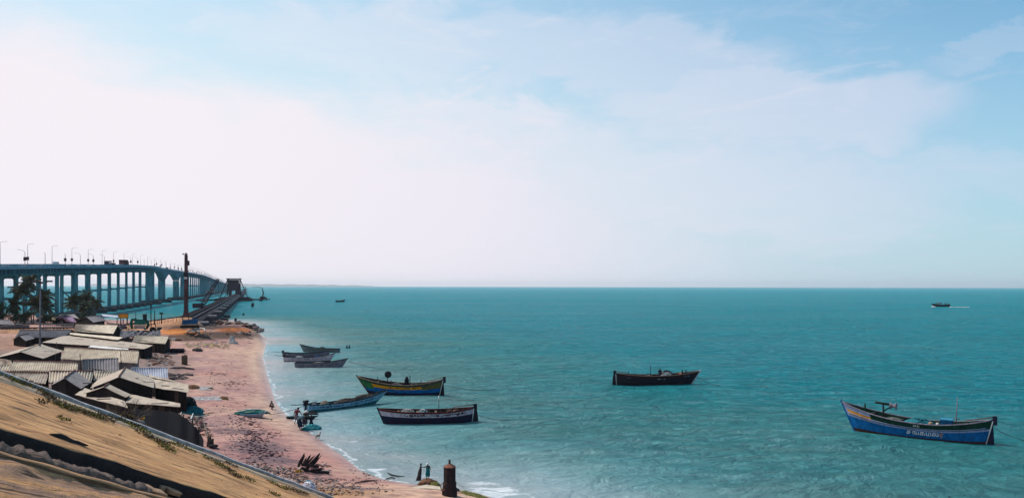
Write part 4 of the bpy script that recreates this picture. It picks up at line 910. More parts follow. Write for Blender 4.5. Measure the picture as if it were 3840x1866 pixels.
hut('blue white striped corrugated hut beside the rubbish heap on the beach', (491, 1380), (627, 1379), (500, 1411), (629, 1417), 3.8, 26, .30, asb_b)
hut('narrow pale sheet roof lying just behind the big hut extension', (557, 1404), (650, 1425), (560, 1412), (676, 1435), 4.0, None, 0, asb, zr=4.1, back=False)
hut('narrow tilted roof panel wedged below the big dark gable', (392, 1448), (409, 1439), (473, 1489), (492, 1477), 3.9, 16, 0, asb, ridge=True)
hut('long grey sheet roof running down just behind the kerb', (313, 1452), (468, 1503), (281, 1479), (480, 1528), 3.5, None, 0, asb, zr=3.8, back=False)
hut('nearest hut roof with a bright corrugated edge behind the dead bush', (490, 1478), (676, 1512), (470, 1509), (676, 1524), 3.5, None, 0, asb, zr=3.62, back=False)
hut('small corrugated hut by the orange mound with a blue cloth at its door', (505, 1259), (632, 1261), (496, 1281), (619, 1288), 3.9, 24, .32, asb_l)
hut('grey roofed hut behind the purple hut under the right palms', (225, 1180), (278, 1177), (245, 1189), (297, 1193), 4.6, 22, 0, asb_g)
hut('small hut with a faded purple roof beyond the railway', (231, 1188), (272, 1187), (243, 1205), (287, 1208), 3.8, 26, .4, purp, E3=(203, 1200))
hut('tiny yellowish tarpaulin roof left of the purple hut', (195, 1189), (229, 1188), (192, 1197), (212, 1199), 3.9, 22, 0, tarp_y)
hut('dark gabled hut with a mauve grey roof behind the long pale hut', (324, 1187), (370, 1183), (351, 1208), (398, 1200), 3.9, 22, 0, asb_g, E3=(284, 1200))
hut('low grey hut behind the concrete panels at the left edge', (-30, 1198), (34, 1198), (-30, 1216), (56, 1215), 3.9, 20, 0, asb_g)
hut('open canopy of pale sheets on thin posts beside the orange sign', (380, 1177), (440, 1182), (388, 1185), (444, 1189), 5.2, None, 0, asb_b, zr=5.35, back=False, posts=True, name='canopy', cat='canopy')
# things lying on the roofs to hold them down
rnd = random.Random(8)
for i, (px, py, z, lb) in enumerate([(300, 1270, 4.2, 'left end of the wide grey shed roof'), (360, 1276, 4.2, 'middle of the wide grey shed roof'), (455, 1289, 4.15, 'right part of the wide grey shed roof'), (500, 1296, 4.1, 'right end of the wide grey shed roof'), (180, 1316, 4.5, 'gable roof beside the lamp mast'),
        (505, 1416, 4.9, 'right slope of the big gabled hut'), (545, 1430, 4.6, 'lower right slope of the big gabled hut'), (620, 1446, 4.3, 'left half of the beige extension roof'), (668, 1456, 4.2, 'right half of the beige extension roof'), (390, 1495, 3.75, 'long grey roof behind the kerb'), (600, 1512, 3.66, 'nearest hut roof'), (330, 1435, 4.1, 'flat grey roof of the small gabled hut')]):
    p = G(px, py, z+.12); a = rnd.uniform(-.6, .6); mb = MB(); d = Vector((math.cos(a), math.sin(a), 0))*rnd.uniform(.5, 1.1); mb.bar(p-d, p+d+Vector((0, 0, rnd.uniform(-.05, .05))), .12, .08)
    tag(mb.build('loose_plank', [wood if i % 2 else asb_g]), 'loose plank lying on the '+lb, 'plank', 'loose planks weighing down the roofs')
for i, (px, pb, h, lb) in enumerate([(212, 1345, 3.2, 'crooked wooden pole right of the gabled hut by the mast'), (452, 1400, 3.6, 'crooked pole behind the ridge of the big gabled hut'), (590, 1300, 3.0, 'bare wooden pole at the right end of the wide shed'), (300, 1400, 3.2, 'thin pole between the red ridged huts'), (640, 1300, 2.8, 'thin pole by the blue cloth hut')]):
    b = G(px, pb, GZ); mb = MB(); mb.tube([b, b+Vector((.1, 0, h*.5)), b+Vector((-.05, .05, h))], [.07, .06, .045], 6); tag(mb.build('wooden_pole', [wood]), lb, 'pole', 'crooked wooden poles among the huts')
# dark net wall before the nearest hut, made taller to stand for shadow; corner posts
t = thing('net_fence', 'tall dark net fence filling in shade around the nearest hut yard above the kerb', 'fence', G(620, 1560, 3))
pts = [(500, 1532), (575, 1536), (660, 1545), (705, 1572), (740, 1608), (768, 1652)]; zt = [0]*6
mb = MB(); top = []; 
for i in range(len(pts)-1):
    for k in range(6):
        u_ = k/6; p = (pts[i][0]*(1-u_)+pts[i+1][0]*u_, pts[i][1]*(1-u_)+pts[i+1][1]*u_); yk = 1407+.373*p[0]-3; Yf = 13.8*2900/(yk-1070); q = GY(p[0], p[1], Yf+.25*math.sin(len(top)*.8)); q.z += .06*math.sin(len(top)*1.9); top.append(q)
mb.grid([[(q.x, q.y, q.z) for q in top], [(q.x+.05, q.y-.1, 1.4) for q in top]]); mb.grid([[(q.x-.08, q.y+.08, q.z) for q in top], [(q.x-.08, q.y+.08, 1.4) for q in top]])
mb.build('net', [mat('net_dark_shade', (.012, .014, .02), (.022, .028, .034), stretch=(3, 3, .3), scale=2)], t)
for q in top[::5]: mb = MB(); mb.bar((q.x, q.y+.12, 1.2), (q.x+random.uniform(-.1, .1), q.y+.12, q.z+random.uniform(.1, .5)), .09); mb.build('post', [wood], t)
# white tent sheet behind the kerb
c = G(74, 1404, 4.3); t = thing('tent', 'pointed white plastic tent sheet just behind the kerb', 'tent', (c.x, c.y, GZ)); mb = MB(); b = [G(46, 1432, 3.2), G(70, 1440, 3.1), G(130, 1430, 3.2), G(100, 1412, 3.4)]
mb.add([c]+b, [(0, 1, 2), (0, 2, 3), (0, 3, 4), (0, 4, 1)]); o = mb.build('sheet', [mat('tent_white', (.72, .73, .78), (.6, .6, .66), bump=.1, scale=2)], t)
# panel wall at the left
t = thing('panel_wall', 'grey precast concrete panel wall at the left edge by the trees', 'wall', G(40, 1235, GZ)); px = [-40, 4, 30, 56, 82, 112]; 
for i in range(5):
    a = G(px[i], 1244, GZ); b = G(px[i+1], 1243, GZ); a.x += .15; h = [1.75, 1.8, 2.0, 2.3, 2.0][i]; mb = MB(); mb.bar((a.x, a.y, GZ+h/2-.3), (b.x-.15, b.y, GZ+h/2-.3), .18, h+.6, up=(0, 0, 1)); mb.build('panel', [wall_b], t)
    mb = MB(); mb.bar((a.x-.1, a.y, GZ-.3), (a.x-.1, a.y, GZ+h+.15), .3, .3); mb.build('post', [wall_b], t)
    if i in (1, 2, 3): mb = MB(); mb.bar((a.x, a.y-.02, GZ+h+.04), (b.x-.15, b.y-.02, GZ+h+.04), .3, .1); mb.build('coping', [mat('white_coping', (.75, .72, .7), bump=0)], t)
# lattice girder lying behind the huts
A = G(160, 1229, 5.0); B = G(278, 1225, 5.0); t = thing('lattice_girder', 'long low lattice girder lying beside the railway behind the huts', 'girder', A); mb = MB(); hgt = .9; n = 15
mb.bar(A, B, .12); mb.bar(A+Vector((0, 0, hgt)), B+Vector((0, 0, hgt)), .14)
for i in range(n): a = A.lerp(B, i/n); b = A.lerp(B, (i+1)/n); mb.bar(a, b+Vector((0, 0, hgt)), .09); mb.bar(a+Vector((0, 0, hgt)), b, .09)
mb.build('lattice', [asb_g], t); mb = MB(); [mb.bar(A.lerp(B, k)-Vector((0, 0, 2.2)), A.lerp(B, k), .15) for k in (0, .33, .66, 1)]; mb.build('post', [steel], t)
# ---------------------------------------------------------------- lamp mast, sign, poles
b = G(149, 1356, GZ); top_ = GY(152, 1047, b.y); t = thing('lamp_mast', 'tall grey lamp mast rising among the huts with a double floodlight head', 'lamp post', b)
gm = mat('mast_grey', (.20, .20, .22), (.13, .13, .15), scale=2); mb = MB(); mb.tube([b-Vector((0, 0, .3)), b.lerp(top_, .5), top_], [.19, .15, .10], 10); mb.build('pole', [gm], t)
for s, a in ((-1, -26), (1, 34)):
    e = GY(152+a, 1054+(0 if s > 0 else 3), b.y); q = top_-Vector((0, 0, .45)); mb = MB(); mb.tube([q, q.lerp(e, .5)-Vector((0, 0, .1)), e], .06, 6); ar = mb.build('arm', [gm], t)
    mb = MB(); mb.box(e, (.9, .35, .28)); mb.box(e+Vector((s*-.6, 0, -.1)), (.5, .3, .15)); mb.build('lamp_head', [steel], ar)
mb = MB(); mb.box(top_-Vector((0, 0, .6)), (.5, .5, .35)); mb.box(top_+Vector((0, 0, .05)), (.18, .18, .3)); mb.build('bracket', [steel], t)
b1_ = G(453, 1215, 3); b2_ = G(477, 1214, 3); b2_.y = b1_.y; b2_.x = b1_.x+24/2900*b1_.y; t = thing('sign_board', 'orange yellow sign board on two dark posts by the water', 'sign', b1_)
zt_ = GY(453, 1176, b1_.y).z; zb = GY(453, 1192, b1_.y).z; w0 = GY(447, 1180, b1_.y).x; w1 = GY(482, 1180, b1_.y).x
for q in (b1_, b2_): mb = MB(); mb.bar((q.x, q.y, 1.5), (q.x, q.y, zt_-.1), .28); mb.build('post', [steel], t)
mb = MB(); mb.box(((w0+w1)/2, b1_.y-.2, (zt_+zb)/2), (w1-w0, .12, zt_-zb)); pn = mb.build('panel', [mat('sign_orange', (.55, .26, .03), (.48, .21, .02), bump=0)], t)
mb = MB(); fw = .12; cx = (w0+w1)/2; cz = (zt_+zb)/2; yy_ = b1_.y-.27
for z in (zt_, zb): mb.box((cx, yy_, z), (w1-w0+fw, .1, fw))
for x in (w0, w1): mb.box((x, yy_+.002, cz), (fw, .1, zt_-zb-fw))
mb.build('frame', [steel], pn); mb = MB()
for i, z in enumerate((.30, .02, -.26)): mb.box((cx-.1+.15*i, yy_+.03, cz+z*(zt_-zb)), ((w1-w0)*(.55-.08*i), .03, .10)); 
mb.build('faded_lettering', [mat('sign_text', (.30, .12, .02), bump=0)], pn)
def post(px, pyt, pyb, z, r, name, lb, cat, head=None, group=None):
    b = G(px, pyb, z); tp_ = GY(px, pyt, b.y); t = thing(name, lb, cat, b, group); mb = MB(); mb.tube([b-Vector((0, 0, 1)), tp_], [r, r*.75], 8); mb.build('pole', [steel], t)
    s = b.y/2900
    if head == 'board': mb = MB(); mb.box(tp_-Vector((0, .15, 3*s)), (14*s, .1, 6*s)); mb.build('board', [steel], t)
    if head == 'palm': mb = MB(); mb.lathe([(.1, -4*s), (2.5*s, -1*s), (3.2*s, 3*s), (.2, 5*s)], 8, tp_); mb.build('crown', [steel], t)
    if head == 'box': mb = MB(); mb.box(b.lerp(tp_, .42), (5*s, .4, 5*s)); mb.build('switch_box', [steel], t)
    return t
post(566, 1150, 1205, 7, .13, 'signal_post', 'thin signal post with a dark bulbous top left of the drilling rig', 'signal', 'palm'); post(580, 1162, 1202, 7, .14, 'bare_post', 'short bare post between the signal and the name board', 'post')
post(606, 1171, 1199, 7, .16, 'name_board', 'small dark railway name board on a single leg by the track', 'sign', 'board'); post(509, 1168, 1213, 3, .12, 'track_signal', 'thin dark post with a small box beside the green excavator', 'signal', 'box')
for i, px in enumerate((577, 590, 598, 618, 630, 649, 662)): post(px, 1196-i*1.8, 1203-i*1.8, 7, .06, 'track_marker', 'tiny marker post beside the track left of the rig', 'post', None, 'tiny marker posts along the track')
# ---------------------------------------------------------------- drilling rig
b = GY(712, 1228, 210); Y_ = 210; W = lambda px, py, dy=0: GY(px, py, Y_+dy); rust_m = mat('rig_rust', (.12, .065, .07), (.06, .04, .05), scale=.7, bump=0)
t = thing('drilling_rig', 'tall rusty piling rig with a blue base on the shore', 'drilling rig', b)
mb = MB(); mb.prism([(689, 1188), (704, 1188), (702, 952), (692, 952)][::-1], -.55, .55, 0, lambda a, b_, c: tuple(W(a, b_, c)))
for k in range(24): y = 960+k*9.6; mb.bar(W(690.5-.03*k, y, -.62), W(703, y+5, -.62), .1, .1)
for k in (0, 1): mb.tube([W(700+3*k, 955, -.7), W(702+4*k, 1190, -.7)], .09, 5)
mb.build('mast', [rust_m], t); mb = MB(); mb.prism([(692, 951), (703, 953), (702, 947), (699, 950), (697, 946), (693, 951), (690, 950), (685, 949), (684, 953), (687, 956)][::-1], -.4, .4, 0, lambda a, b_, c: tuple(W(a, b_, c))); mb.build('mast_head', [rust_m], t)
mb = MB(); mb.box(W(704, 986), (.7, .7, 1.3)); mb.build('pulley', [steel], t); mb = MB(); mb.box(W(697, 1028, -.7), (1.0, .6, .9)); mb.build('pulley', [steel], t); mb = MB(); mb.prism([(685, 1188), (709, 1188), (706, 1165), (703, 1160), (691, 1160), (688, 1168)][::-1], -1.2, 1.2, 0, lambda a, b_, c: tuple(W(a, b_, c))); mb.build('rotary_drive', [rust_m], t)
mb = MB(); mb.box(W(697, 1042, -.8), (.7, .4, .5)); mb.build('lamp', [mat('white_paint', (.75, .74, .72), bump=0)], t)
bl = mat('rig_blue', (.02, .12, .26), (.015, .075, .17), rough=.5, scale=.8, bump=0)
mb = MB(); mb.prism([(681, 1217), (742, 1214), (743, 1196), (722, 1193), (719, 1197), (684, 1199)][::-1], -2, 2, 0, lambda a, b_, c: tuple(W(a, b_, c))); mb.build('engine_house', [bl], t)
mb = MB()
for k in range(7): mb.bar(W(690+7*k, 1199, -2.06), W(690+7*k, 1215, -2.06), .12, .08)
mb.build('house_rib', [bl], t)
for dy in (-1.6, 1.6): mb = MB(); mb.prism([(674, 1225), (678, 1219), (744, 1218), (748, 1224), (744, 1229), (678, 1229)][::-1], dy-.4, dy+.4, 0, lambda a, b_, c: tuple(W(a, b_, c))); mb.build('crawler_track', [tyre], t)
mb = MB(); [mb.tube([W(px, 1200, -1), W(px+4, 1178, -.8)], .1, 5) for px in (706, 684)]; mb.build('stay', [steel], t)
# ---------------------------------------------------------------- green excavator
b = G(530, 1240, 3.2); Y_ = b.y; gr_ = mat('digger_green', (.015, .13, .10), (.01, .08, .06), rough=.5, scale=.8, bump=0); t = thing('excavator', 'dark green excavator parked behind the long black sheeting', 'excavator', b); W2 = lambda a, b_, c: tuple(GY(a, b_, Y_+c))
mb = MB(); mb.prism([(504, 1222), (547, 1222), (547, 1201), (540, 1197), (514, 1196), (504, 1200)][::-1], -1.3, 1.3, 0, W2); mb.build('body', [gr_], t)
mb = MB(); mb.prism([(502, 1232), (544, 1232), (544, 1222.5), (502, 1222.5)][::-1], -1.6, 1.2, 0, W2); mb.build('undercarriage', [asb_g], t)
mb = MB(); mb.prism([(503, 1220), (545, 1220), (545, 1216), (503, 1216)][::-1], -1.75, -1.35, 0, W2); mb.build('walkway', [asb_l], t)
mb = MB(); mb.tube([W2(496, 1232, -.6), W2(491, 1212, -.6), W2(495, 1197, -.4), W2(512, 1199, 0)], [.25, .42, .5, .35], 6); mb.build('arm', [gr_], t)
mb = MB(); mb.tube([W2(540, 1198, 0), W2(553, 1206, -.5), W2(556, 1218, -.5), W2(549, 1232, -.5)], [.4, .5, .45, .3], 6); mb.build('boom', [gr_], t)
mb = MB(); mb.prism([(536, 1199), (551, 1199), (551, 1177), (535, 1177)][::-1], -.9, .9, 0, W2); cb_ = mb.build('cab', [mat('cab_dark', (.02, .035, .045), bump=0)], t); mb = MB(); mb.prism([(534, 1178), (552, 1178), (552, 1176), (534, 1176)][::-1], -1, 1, 0, W2); mb.build('cab_roof', [asb_g], cb_)
mb = MB(); mb.prism([(540, 1236), (549, 1236), (549, 1229), (540, 1229)][::-1], -1.9, -.9, 0, W2); mb.build('bucket', [gr_], t)
b = G(590, 1240, 3.2); Y_ = b.y; t = thing('site_tractor', 'small green and black site tractor right of the excavator', 'tractor', b); W2 = lambda a, b_, c: tuple(GY(a, b_, Y_+c))
mb = MB(); mb.prism([(588, 1238), (606, 1238), (606, 1226), (588, 1226)][::-1], -.8, .8, 0, W2); mb.build('hood', [gr_], t); mb = MB(); mb.prism([(562, 1238), (588, 1238), (584, 1228), (566, 1228)][::-1], -.7, .7, 0, W2); mb.build('chassis', [tyre], t)
mb = MB(); [mb.bar(W2(a, 1229, c), W2(a+2, 1214, c), .14) for a in (566, 582) for c in (-.8, .8)]; [mb.bar(W2(568, 1214, c), W2(584, 1214, c), .14) for c in (-.8, .8)]; mb.build('cab_frame', [tyre], t)
for a, r in ((572, 1.0), (600, .7)):
    for c in (-.9, .9): mb = MB(); q = Vector(W2(a, 1235, c)); mb.tube([q-Vector((0, .2, 0)), q+Vector((0, .2, 0))], r*.75, 12); mb.build('wheel', [tyre], t)
for i, (px, py, s, lb) in enumerate([(607, 1224, 1.0, 'black tangle of pipes on the slope right of the tractor'), (628, 1200, .7, 'low dark scrap heap on the sandy bank by the track'), (463, 1230, 1.0, 'brown rubble heap below the orange sign')]):
    p = G(px, py, 4); mb = MB(); rnd = random.Random(i)
    for k in range(22): q = p+Vector((rnd.gauss(0, .7*s), rnd.gauss(0, .7), rnd.uniform(-.3, .6*s))); mb.rock(q, rnd.uniform(.3, .7)*s, k+i*20)
    for k in range(5): q = p+Vector((rnd.gauss(0, .8*s), 0, .3)); mb.tube([q, q+Vector((rnd.uniform(-1.2, 1.2), 0, rnd.uniform(-.2, .8)))], .1, 5)
    o = mb.build('scrap_heap', [(steel, thatch, stone)[i]]); tag(o, lb, 'heap')
# black plastic sheeting
mb = MB(); P = []
for j in range(7):
    r = []
    for i in range(50):
        px = 450+i*3.1; py = 1238+j*3.6+(6 if i < 12 else 0)*j/6; z = 4.0-j*.13+.35*float(fbm(np.array([i*.35]), np.array([j*.8]), 3)[0])*2; r.append(tuple(G(px, py, z)))
    P.append(r)
mb.grid(P); mb.grid([[(x, y+.1, z-.25) for x, y, z in r] for r in P]); o = mb.build('plastic_sheeting', [mat('black_plastic', (.04, .04, .05), (.12, .11, .13), rough=.45, scale=.7, stretch=(.5, 1, 2), bump=.4)]); tag(o, 'long wrinkled black plastic sheeting behind the huts', 'tarpaulin')
# ---------------------------------------------------------------- trees
frond_m = mat('palm_leaf', (.07, .085, .04), (.13, .11, .075), scale=2, bump=0, rough=.7); dryf = mat('palm_dry', (.16, .12, .085), (.09, .07, .055), scale=2, bump=0); trunk_m = mat('palm_trunk', (.14, .11, .09), (.09, .07, .06), scale=3)
def frond(mb, p, az_, el_, ln, droop, rnd, mi=0, wd=.5):
    n = 9; q = []; d = Vector((math.cos(az_)*math.cos(el_), math.sin(az_)*math.cos(el_), math.sin(el_))); c = Vector(p)
    for i in range(n+1): q.append(c.copy()); c = c+d*(ln/n); d = (d+Vector((0, 0, -droop/n))).normalized()
    mb.tube(q, [.06*(1-i/(n+1)) for i in range(n+1)], 4, mi)
    for i in range(1, n+1):
        a = q[i-1]; b = q[i]; t_ = (b-a).normalized(); s = t_.cross(Vector((0, 0, 1))); s = s.normalized() if s.length > .05 else Vector((1, 0, 0)); w_ = ln*.30*math.sin(math.pi*min(1, (i+.6)/(n+1.2)))**.6*wd*2
        for k in range(3):
            o_ = a.lerp(b, k/3)
            for sg in (-1, 1):
                e = o_+s*sg*w_*rnd.uniform(.7, 1.1)+t_*w_*.6-Vector((0, 0, w_*rnd.uniform(.3, .9))); m_ = o_.lerp(e, .5)+Vector((0, 0, .05*ln)); h = t_*ln*.022; mb.add([o_-h, o_+h, m_+h, e, m_-h], [(0, 1, 2, 3, 4)], mi)
def palm(px, pyb, h, lean, fl, seed, lb, n=22):
    rnd = random.Random(seed); b = G(px, pyb, GZ); t = thing('palm_tree', lb, 'palm tree', b, 'palm trees between the huts and the road bridge'); q = [b+Vector((lean*(k/6)**1.6, 0, h*k/6)) for k in range(7)]; q[0].z -= .5
    mb = MB(); mb.tube(q, [.26, .2, .18, .17, .16, .15, .16], 8); mb.build('trunk', [trunk_m], t); mb = MB()
    for i in range(n): a = i*2.4+rnd.uniform(-.3, .3); e = rnd.uniform(-.5, 1.35); frond(mb, q[-1], a, e, fl*rnd.uniform(.75, 1.1), rnd.uniform(.9, 1.9), rnd, 0 if rnd.random() < .8 or e > .5 else 1)
    mb.build('crown', [frond_m, dryf], t)
palm(118, 1212, 14.5, -1.2, 4.6, 1, 'tallest palm with upright spiky fronds left of the lamp mast', 26); palm(92, 1214, 11.5, -1.5, 4.6, 2, 'bushy palm at the left, left of the tallest palm', 24); palm(150, 1212, 9.5, 1.2, 4.6, 3, 'palm behind the lamp mast with fronds reaching right', 24); palm(60, 1212, 6.8, -.5, 4.2, 4, 'low palm over the grey hut at the far left', 24)
palm(125, 1216, 6.8, .5, 4.6, 9, 'low palm with hanging dry fronds beneath the tallest palm', 24); palm(165, 1213, 5.6, .8, 4.0, 10, 'short palm right of the lamp mast near the ground', 20)
palm(282, 1203, 7.4, -.8, 4.4, 5, 'left palm of the right clump, fronds drooping left', 26); palm(315, 1202, 9.0, .3, 4.2, 6, 'tallest palm of the right clump', 26); palm(347, 1203, 7.2, .9, 4.0, 7, 'right palm of the right clump with one raised frond', 24); palm(318, 1205, 5.2, 0, 3.8, 8, 'lowest palm in the middle of the right clump', 22)
def bushtree(px, pyb, w_, h, seed, lb, n=2600):
    rnd = random.Random(seed); b = G(px, pyb, GZ); t = thing('leafy_tree', lb, 'tree', b, 'dark leafy trees at the left edge'); mb = MB()
    mb.tube([b, b+Vector((.2, 0, h*.35)), b+Vector((-.1, .2, h*.6))], [.3, .22, .12], 7)
    for k in range(5): a = k*1.3; mb.tube([b+Vector((.1, 0, h*.35)), b+Vector((math.cos(a)*w_*.3, math.sin(a)*w_*.3, h*.65))], [.12, .05], 5)
    mb.build('trunk', [trunk_m], t); mb = MB(); cl_ = [(Vector((rnd.uniform(-1, 1)*w_*.5, rnd.uniform(-1, 1)*w_*.4, h*rnd.uniform(.25, .88))), rnd.uniform(.14, .26)*w_) for _ in range(16)]
    for _ in range(n):
        c, r = rnd.choice(cl_); d = Vector((rnd.gauss(0, 1), rnd.gauss(0, 1), rnd.gauss(0, .8))).normalized(); p = b+c+d*r*rnd.random()**.35; s = Vector((rnd.gauss(0, 1), rnd.gauss(0, 1), rnd.gauss(0, 1))).normalized()*.24; u_ = s.cross(d).normalized()*.15
        mb.add([p-s, p+u_, p+s, p-u_], [(0, 1, 2, 3)])
    mb.build('crown', [mat('tree_leaf', (.03, .055, .03), (.07, .085, .045), scale=1.5, bump=0)], t)
bushtree(10, 1214, 8, 7.0, 21, 'dark leafy tree cut by the left edge'); bushtree(-45, 1214, 9, 8.6, 22, 'dark leafy tree mostly outside the left edge', 2000); bushtree(75, 1216, 7, 4.8, 23, 'low dark leafy tree under the left palms', 1800); bushtree(165, 1212, 5, 2.7, 24, 'small dark shrub right of the mast behind the lattice girder', 1000); bushtree(330, 1207, 6, 3.2, 25, 'dark undergrowth tree beneath the right palm clump', 1200)
bushtree(205, 1208, 6, 2.6, 26, 'low dark hedge like tree behind the yellow tarpaulin roof', 1100)
# ---------------------------------------------------------------- boats
def pm(name, c, c2=None, r=.55): return mat(name, c, c2 or tuple(x*.5 for x in c), rough=r, scale=2.2, bump=.2, stretch=(1.1, 1.1, .7))
Mblue = pm('paint_blue', (.005, .13, .38), (.004, .06, .18)); Mbluel = pm('paint_pale_blue', (.24, .29, .46), (.13, .18, .30)); Mdark = pm('paint_dark', (.012, .018, .028), (.03, .022, .03)); Mnavy = pm('paint_navy', (.008, .02, .05), (.03, .015, .03))
Mor = pm('paint_orange', (.62, .27, .012), (.38, .15, .01)); Mgreen = pm('paint_green', (.03, .16, .05), (.015, .07, .04)); Mdgreen = pm('paint_dark_green', (.012, .05, .035)); Mwhite = pm('paint_white', (.48, .43, .50), (.26, .21, .25)); Mred = pm('paint_redbrown', (.10, .022, .018), (.05, .015, .018)); Myel = pm('paint_yellow', (.6, .32, .02))
Mgrey = pm('paint_grey', (.22, .20, .24), (.10, .09, .13)); Mcy = pm('paint_cyan', (.24, .44, .58), (.10, .22, .32)); Mteal = pm('paint_teal', (.02, .14, .15)); Mrib = pm('rib_dark', (.03, .035, .035)); Mwood = pm('boat_wood', (.20, .14, .11), (.09, .065, .055)); Mlt = pm('letter_white', (.72, .76, .74), (.55, .58, .58)); Mlet = pm('letter_dark', (.012, .018, .05))
def sm(x): x = min(1, max(0, x)); return x*x*(3-2*x)
class Hull:
    def __init__(s, L_, B, hb, hm, hs, bo, so, tr=.0, p=2.6, draft=.45):
        s.L, s.B, s.hb, s.hm, s.hs, s.bo, s.so, s.tr, s.p, s.d = L_, B, hb, hm, hs, bo, so, tr, p, draft
    def sheer(s, k):
        return s.hm+(s.hb-s.hm)*((k-.42)/.58)**2.2 if k > .42 else s.hm+(s.hs-s.hm)*((.42-k)/.42)**2.0
    def xf(s, k, z):
        f = z/s.hb if z > 0 else 0; f2 = z/s.hs if z > 0 else 0; b = s.L/2+s.bo*f+(z*.5 if z < 0 else 0); a = -s.L/2-s.so*f2-(z*.5 if z < 0 else 0)
        return a+(b-a)*k
    def hb_(s, k, z):
        c = 2*k-1; e = (1-abs(c)**s.p) if c > 0 else 1-(1-s.tr)*abs(c)**s.p; e = max(0, e)**.75
        h = s.sheer(k); f = (z+s.d)/(h+s.d); return max(.03, s.B/2*e*(.45+.55*max(0.0, min(1, f))**.55))
    def kx(s, x, z): a = s.xf(0, z); b = s.xf(1, z); return (x-a)/(b-a)
def make_boat(name, label, cat, H, bands, group, inner=Mrib, floor=Mwood, gun=Mdark, ribs=14, rub=None, stem=None, rudder=None, tiller=True, thw=4, bandfn=None, deckf=None):
    t = thing(name, label, cat, (0, 0, 0), group); n = 40
    lv = [-H.d, -H.d*.3, .06]+[f for f in np.linspace(.12, 1, 11)]
    P = {}
    def zz(k, j): return lv[j] if j < 3 else max(.08, lv[j]*H.sheer(k))
    for sd in (1, -1):
        pass
    mats = []; mi = {}
    def midx(m):
        if m.name not in mi: mi[m.name] = len(mats); mats.append(m)
        return mi[m.name]
    mb = MB()
    for sd in (1, -1):
        for i in range(n):
            for j in range(len(lv)-1):
                q = []
                for a, b in ((i, j), (i+1, j), (i+1, j+1), (i, j+1)): k = a/n; z = zz(k, b); q.append((H.xf(k, z), sd*H.hb_(k, z), z))
                if sd < 0: q = q[::-1]
                f = lv[j+1] if j >= 2 else 0; m = (bandfn and bandfn((i+.5)/n, f)) or next(m_ for lim, m_ in bands if f <= lim+1e-6); mb.add(q, [(3, 2, 1, 0)], midx(m), True)
    # bottom and ends
    for i in range(n):
        q = [(H.xf(k, -H.d), s_*H.hb_(k, -H.d), -H.d) for k, s_ in ((i/n, 1), ((i+1)/n, 1), ((i+1)/n, -1), (i/n, -1))]; mb.add(q, [(0, 1, 2, 3)], midx(bands[0][1]))
    for k, fl in ((0, 1), (1, 0)):
        for j in range(len(lv)-1):
            q = [(H.xf(k, zz(k, b)), s_*H.hb_(k, zz(k, b)), zz(k, b)) for b, s_ in ((j, 1), (j+1, 1), (j+1, -1), (j, -1))]
            mb.add(q if fl else q[::-1], [(0, 1, 2, 3)], midx(next(m_ for lim, m_ in bands if (lv[j+1] if j >= 2 else 0) <= lim+1e-6)))
    hull = mb.build('hull', mats, t)
    fz = lambda k: max(.15, H.sheer(k)*.45) if deckf is None else H.sheer(k)*deckf
    mb = MB(); P1 = []; w_ = .07
    for i in range(n+1):
        k = .012+.976*i/n; r = []; h = H.sheer(k)
        for s_ in (1, -1):
            seq = [h-.01, (h+fz(k))/2, fz(k)]
            pts = [(H.xf(k, z), s_*max(.01, H.hb_(k, z)-w_), z) for z in seq]; r += pts if s_ > 0 else pts[::-1]
        P1.append(r)
    mb.grid(P1, 0, False); mb.build('lining', [inner], t)
    mb = MB()
    for i in range(ribs):
        k = .1+.8*i/(ribs-1)
        for s_ in (1, -1): a = H.sheer(k)-.03; b = fz(k); mb.bar((H.xf(k, a), s_*(H.hb_(k, a)-w_-.04), a), (H.xf(k, b), s_*(H.hb_(k, b)-w_-.04), b), .07, .07, 0, (1, 0, 0))
    mb.build('frames', [floor], t)
    for i in range(thw): k = .2+.6*i/max(1, thw-1); z = H.sheer(k)-.14; mb = MB(); mb.box((H.xf(k, z), 0, z), (.24, 2*H.hb_(k, z)-.1, .05)); mb.build('thwart', [floor], t)
    for s_ in (1, -1):
        mb = MB(); mb.tube([(H.xf(i/n, H.sheer(i/n)), s_*(H.hb_(i/n, H.sheer(i/n))-.02), H.sheer(i/n)+.02) for i in range(n+1)], .07, 6); mb.build('gunwale', [gun], t)
        if rub: mb = MB(); mb.tube([(H.xf(i/n, H.sheer(i/n)*rub[0]), s_*(H.hb_(i/n, H.sheer(i/n)*rub[0])+.01), H.sheer(i/n)*rub[0]) for i in range(1, n)], .045, 5); mb.build('rubbing_strake', [rub[1]], t)
    if stem: mb = MB(); mb.bar((H.xf(1, -.3)-.02, 0, -.3), (H.xf(1, H.hb)+.1, 0, H.hb+.18), .14, .2, 0, (0, 1, 0)); mb.build('stem_post', [stem], t)
    if rudder:
        xs = H.xf(0, H.hs); x0 = H.xf(0, 0); mb = MB(); mb.prism([(x0-.02, -.4), (xs-.02, H.hs+.05), (xs-.02, H.hs+.42), (xs-.42, H.hs+.42), (xs-.42, H.hs-.45), (x0-.62, H.hs-.5), (x0-.75, -.4)][::-1], -.07, .07, 0, lambda a, b, c: (a, c, b)); rd_ = mb.build('rudder', [rudder], t)
        mb = MB(); mb.tube([(x0-.03, .1, .05), (xs-.05, .1, H.hs-.1)], .045, 5); mb.tube([(x0-.03, -.1, .05), (xs-.05, -.1, H.hs-.1)], .045, 5); mb.build('rudder_hinge', [Mlt], rd_)
        if tiller: mb = MB(); mb.tube([(xs-.25, 0, H.hs+.35), (xs+2.3, 0, H.sheer(.2)+.35)], [.07, .045], 6); mb.build('tiller', [Mwood], t)
    return t
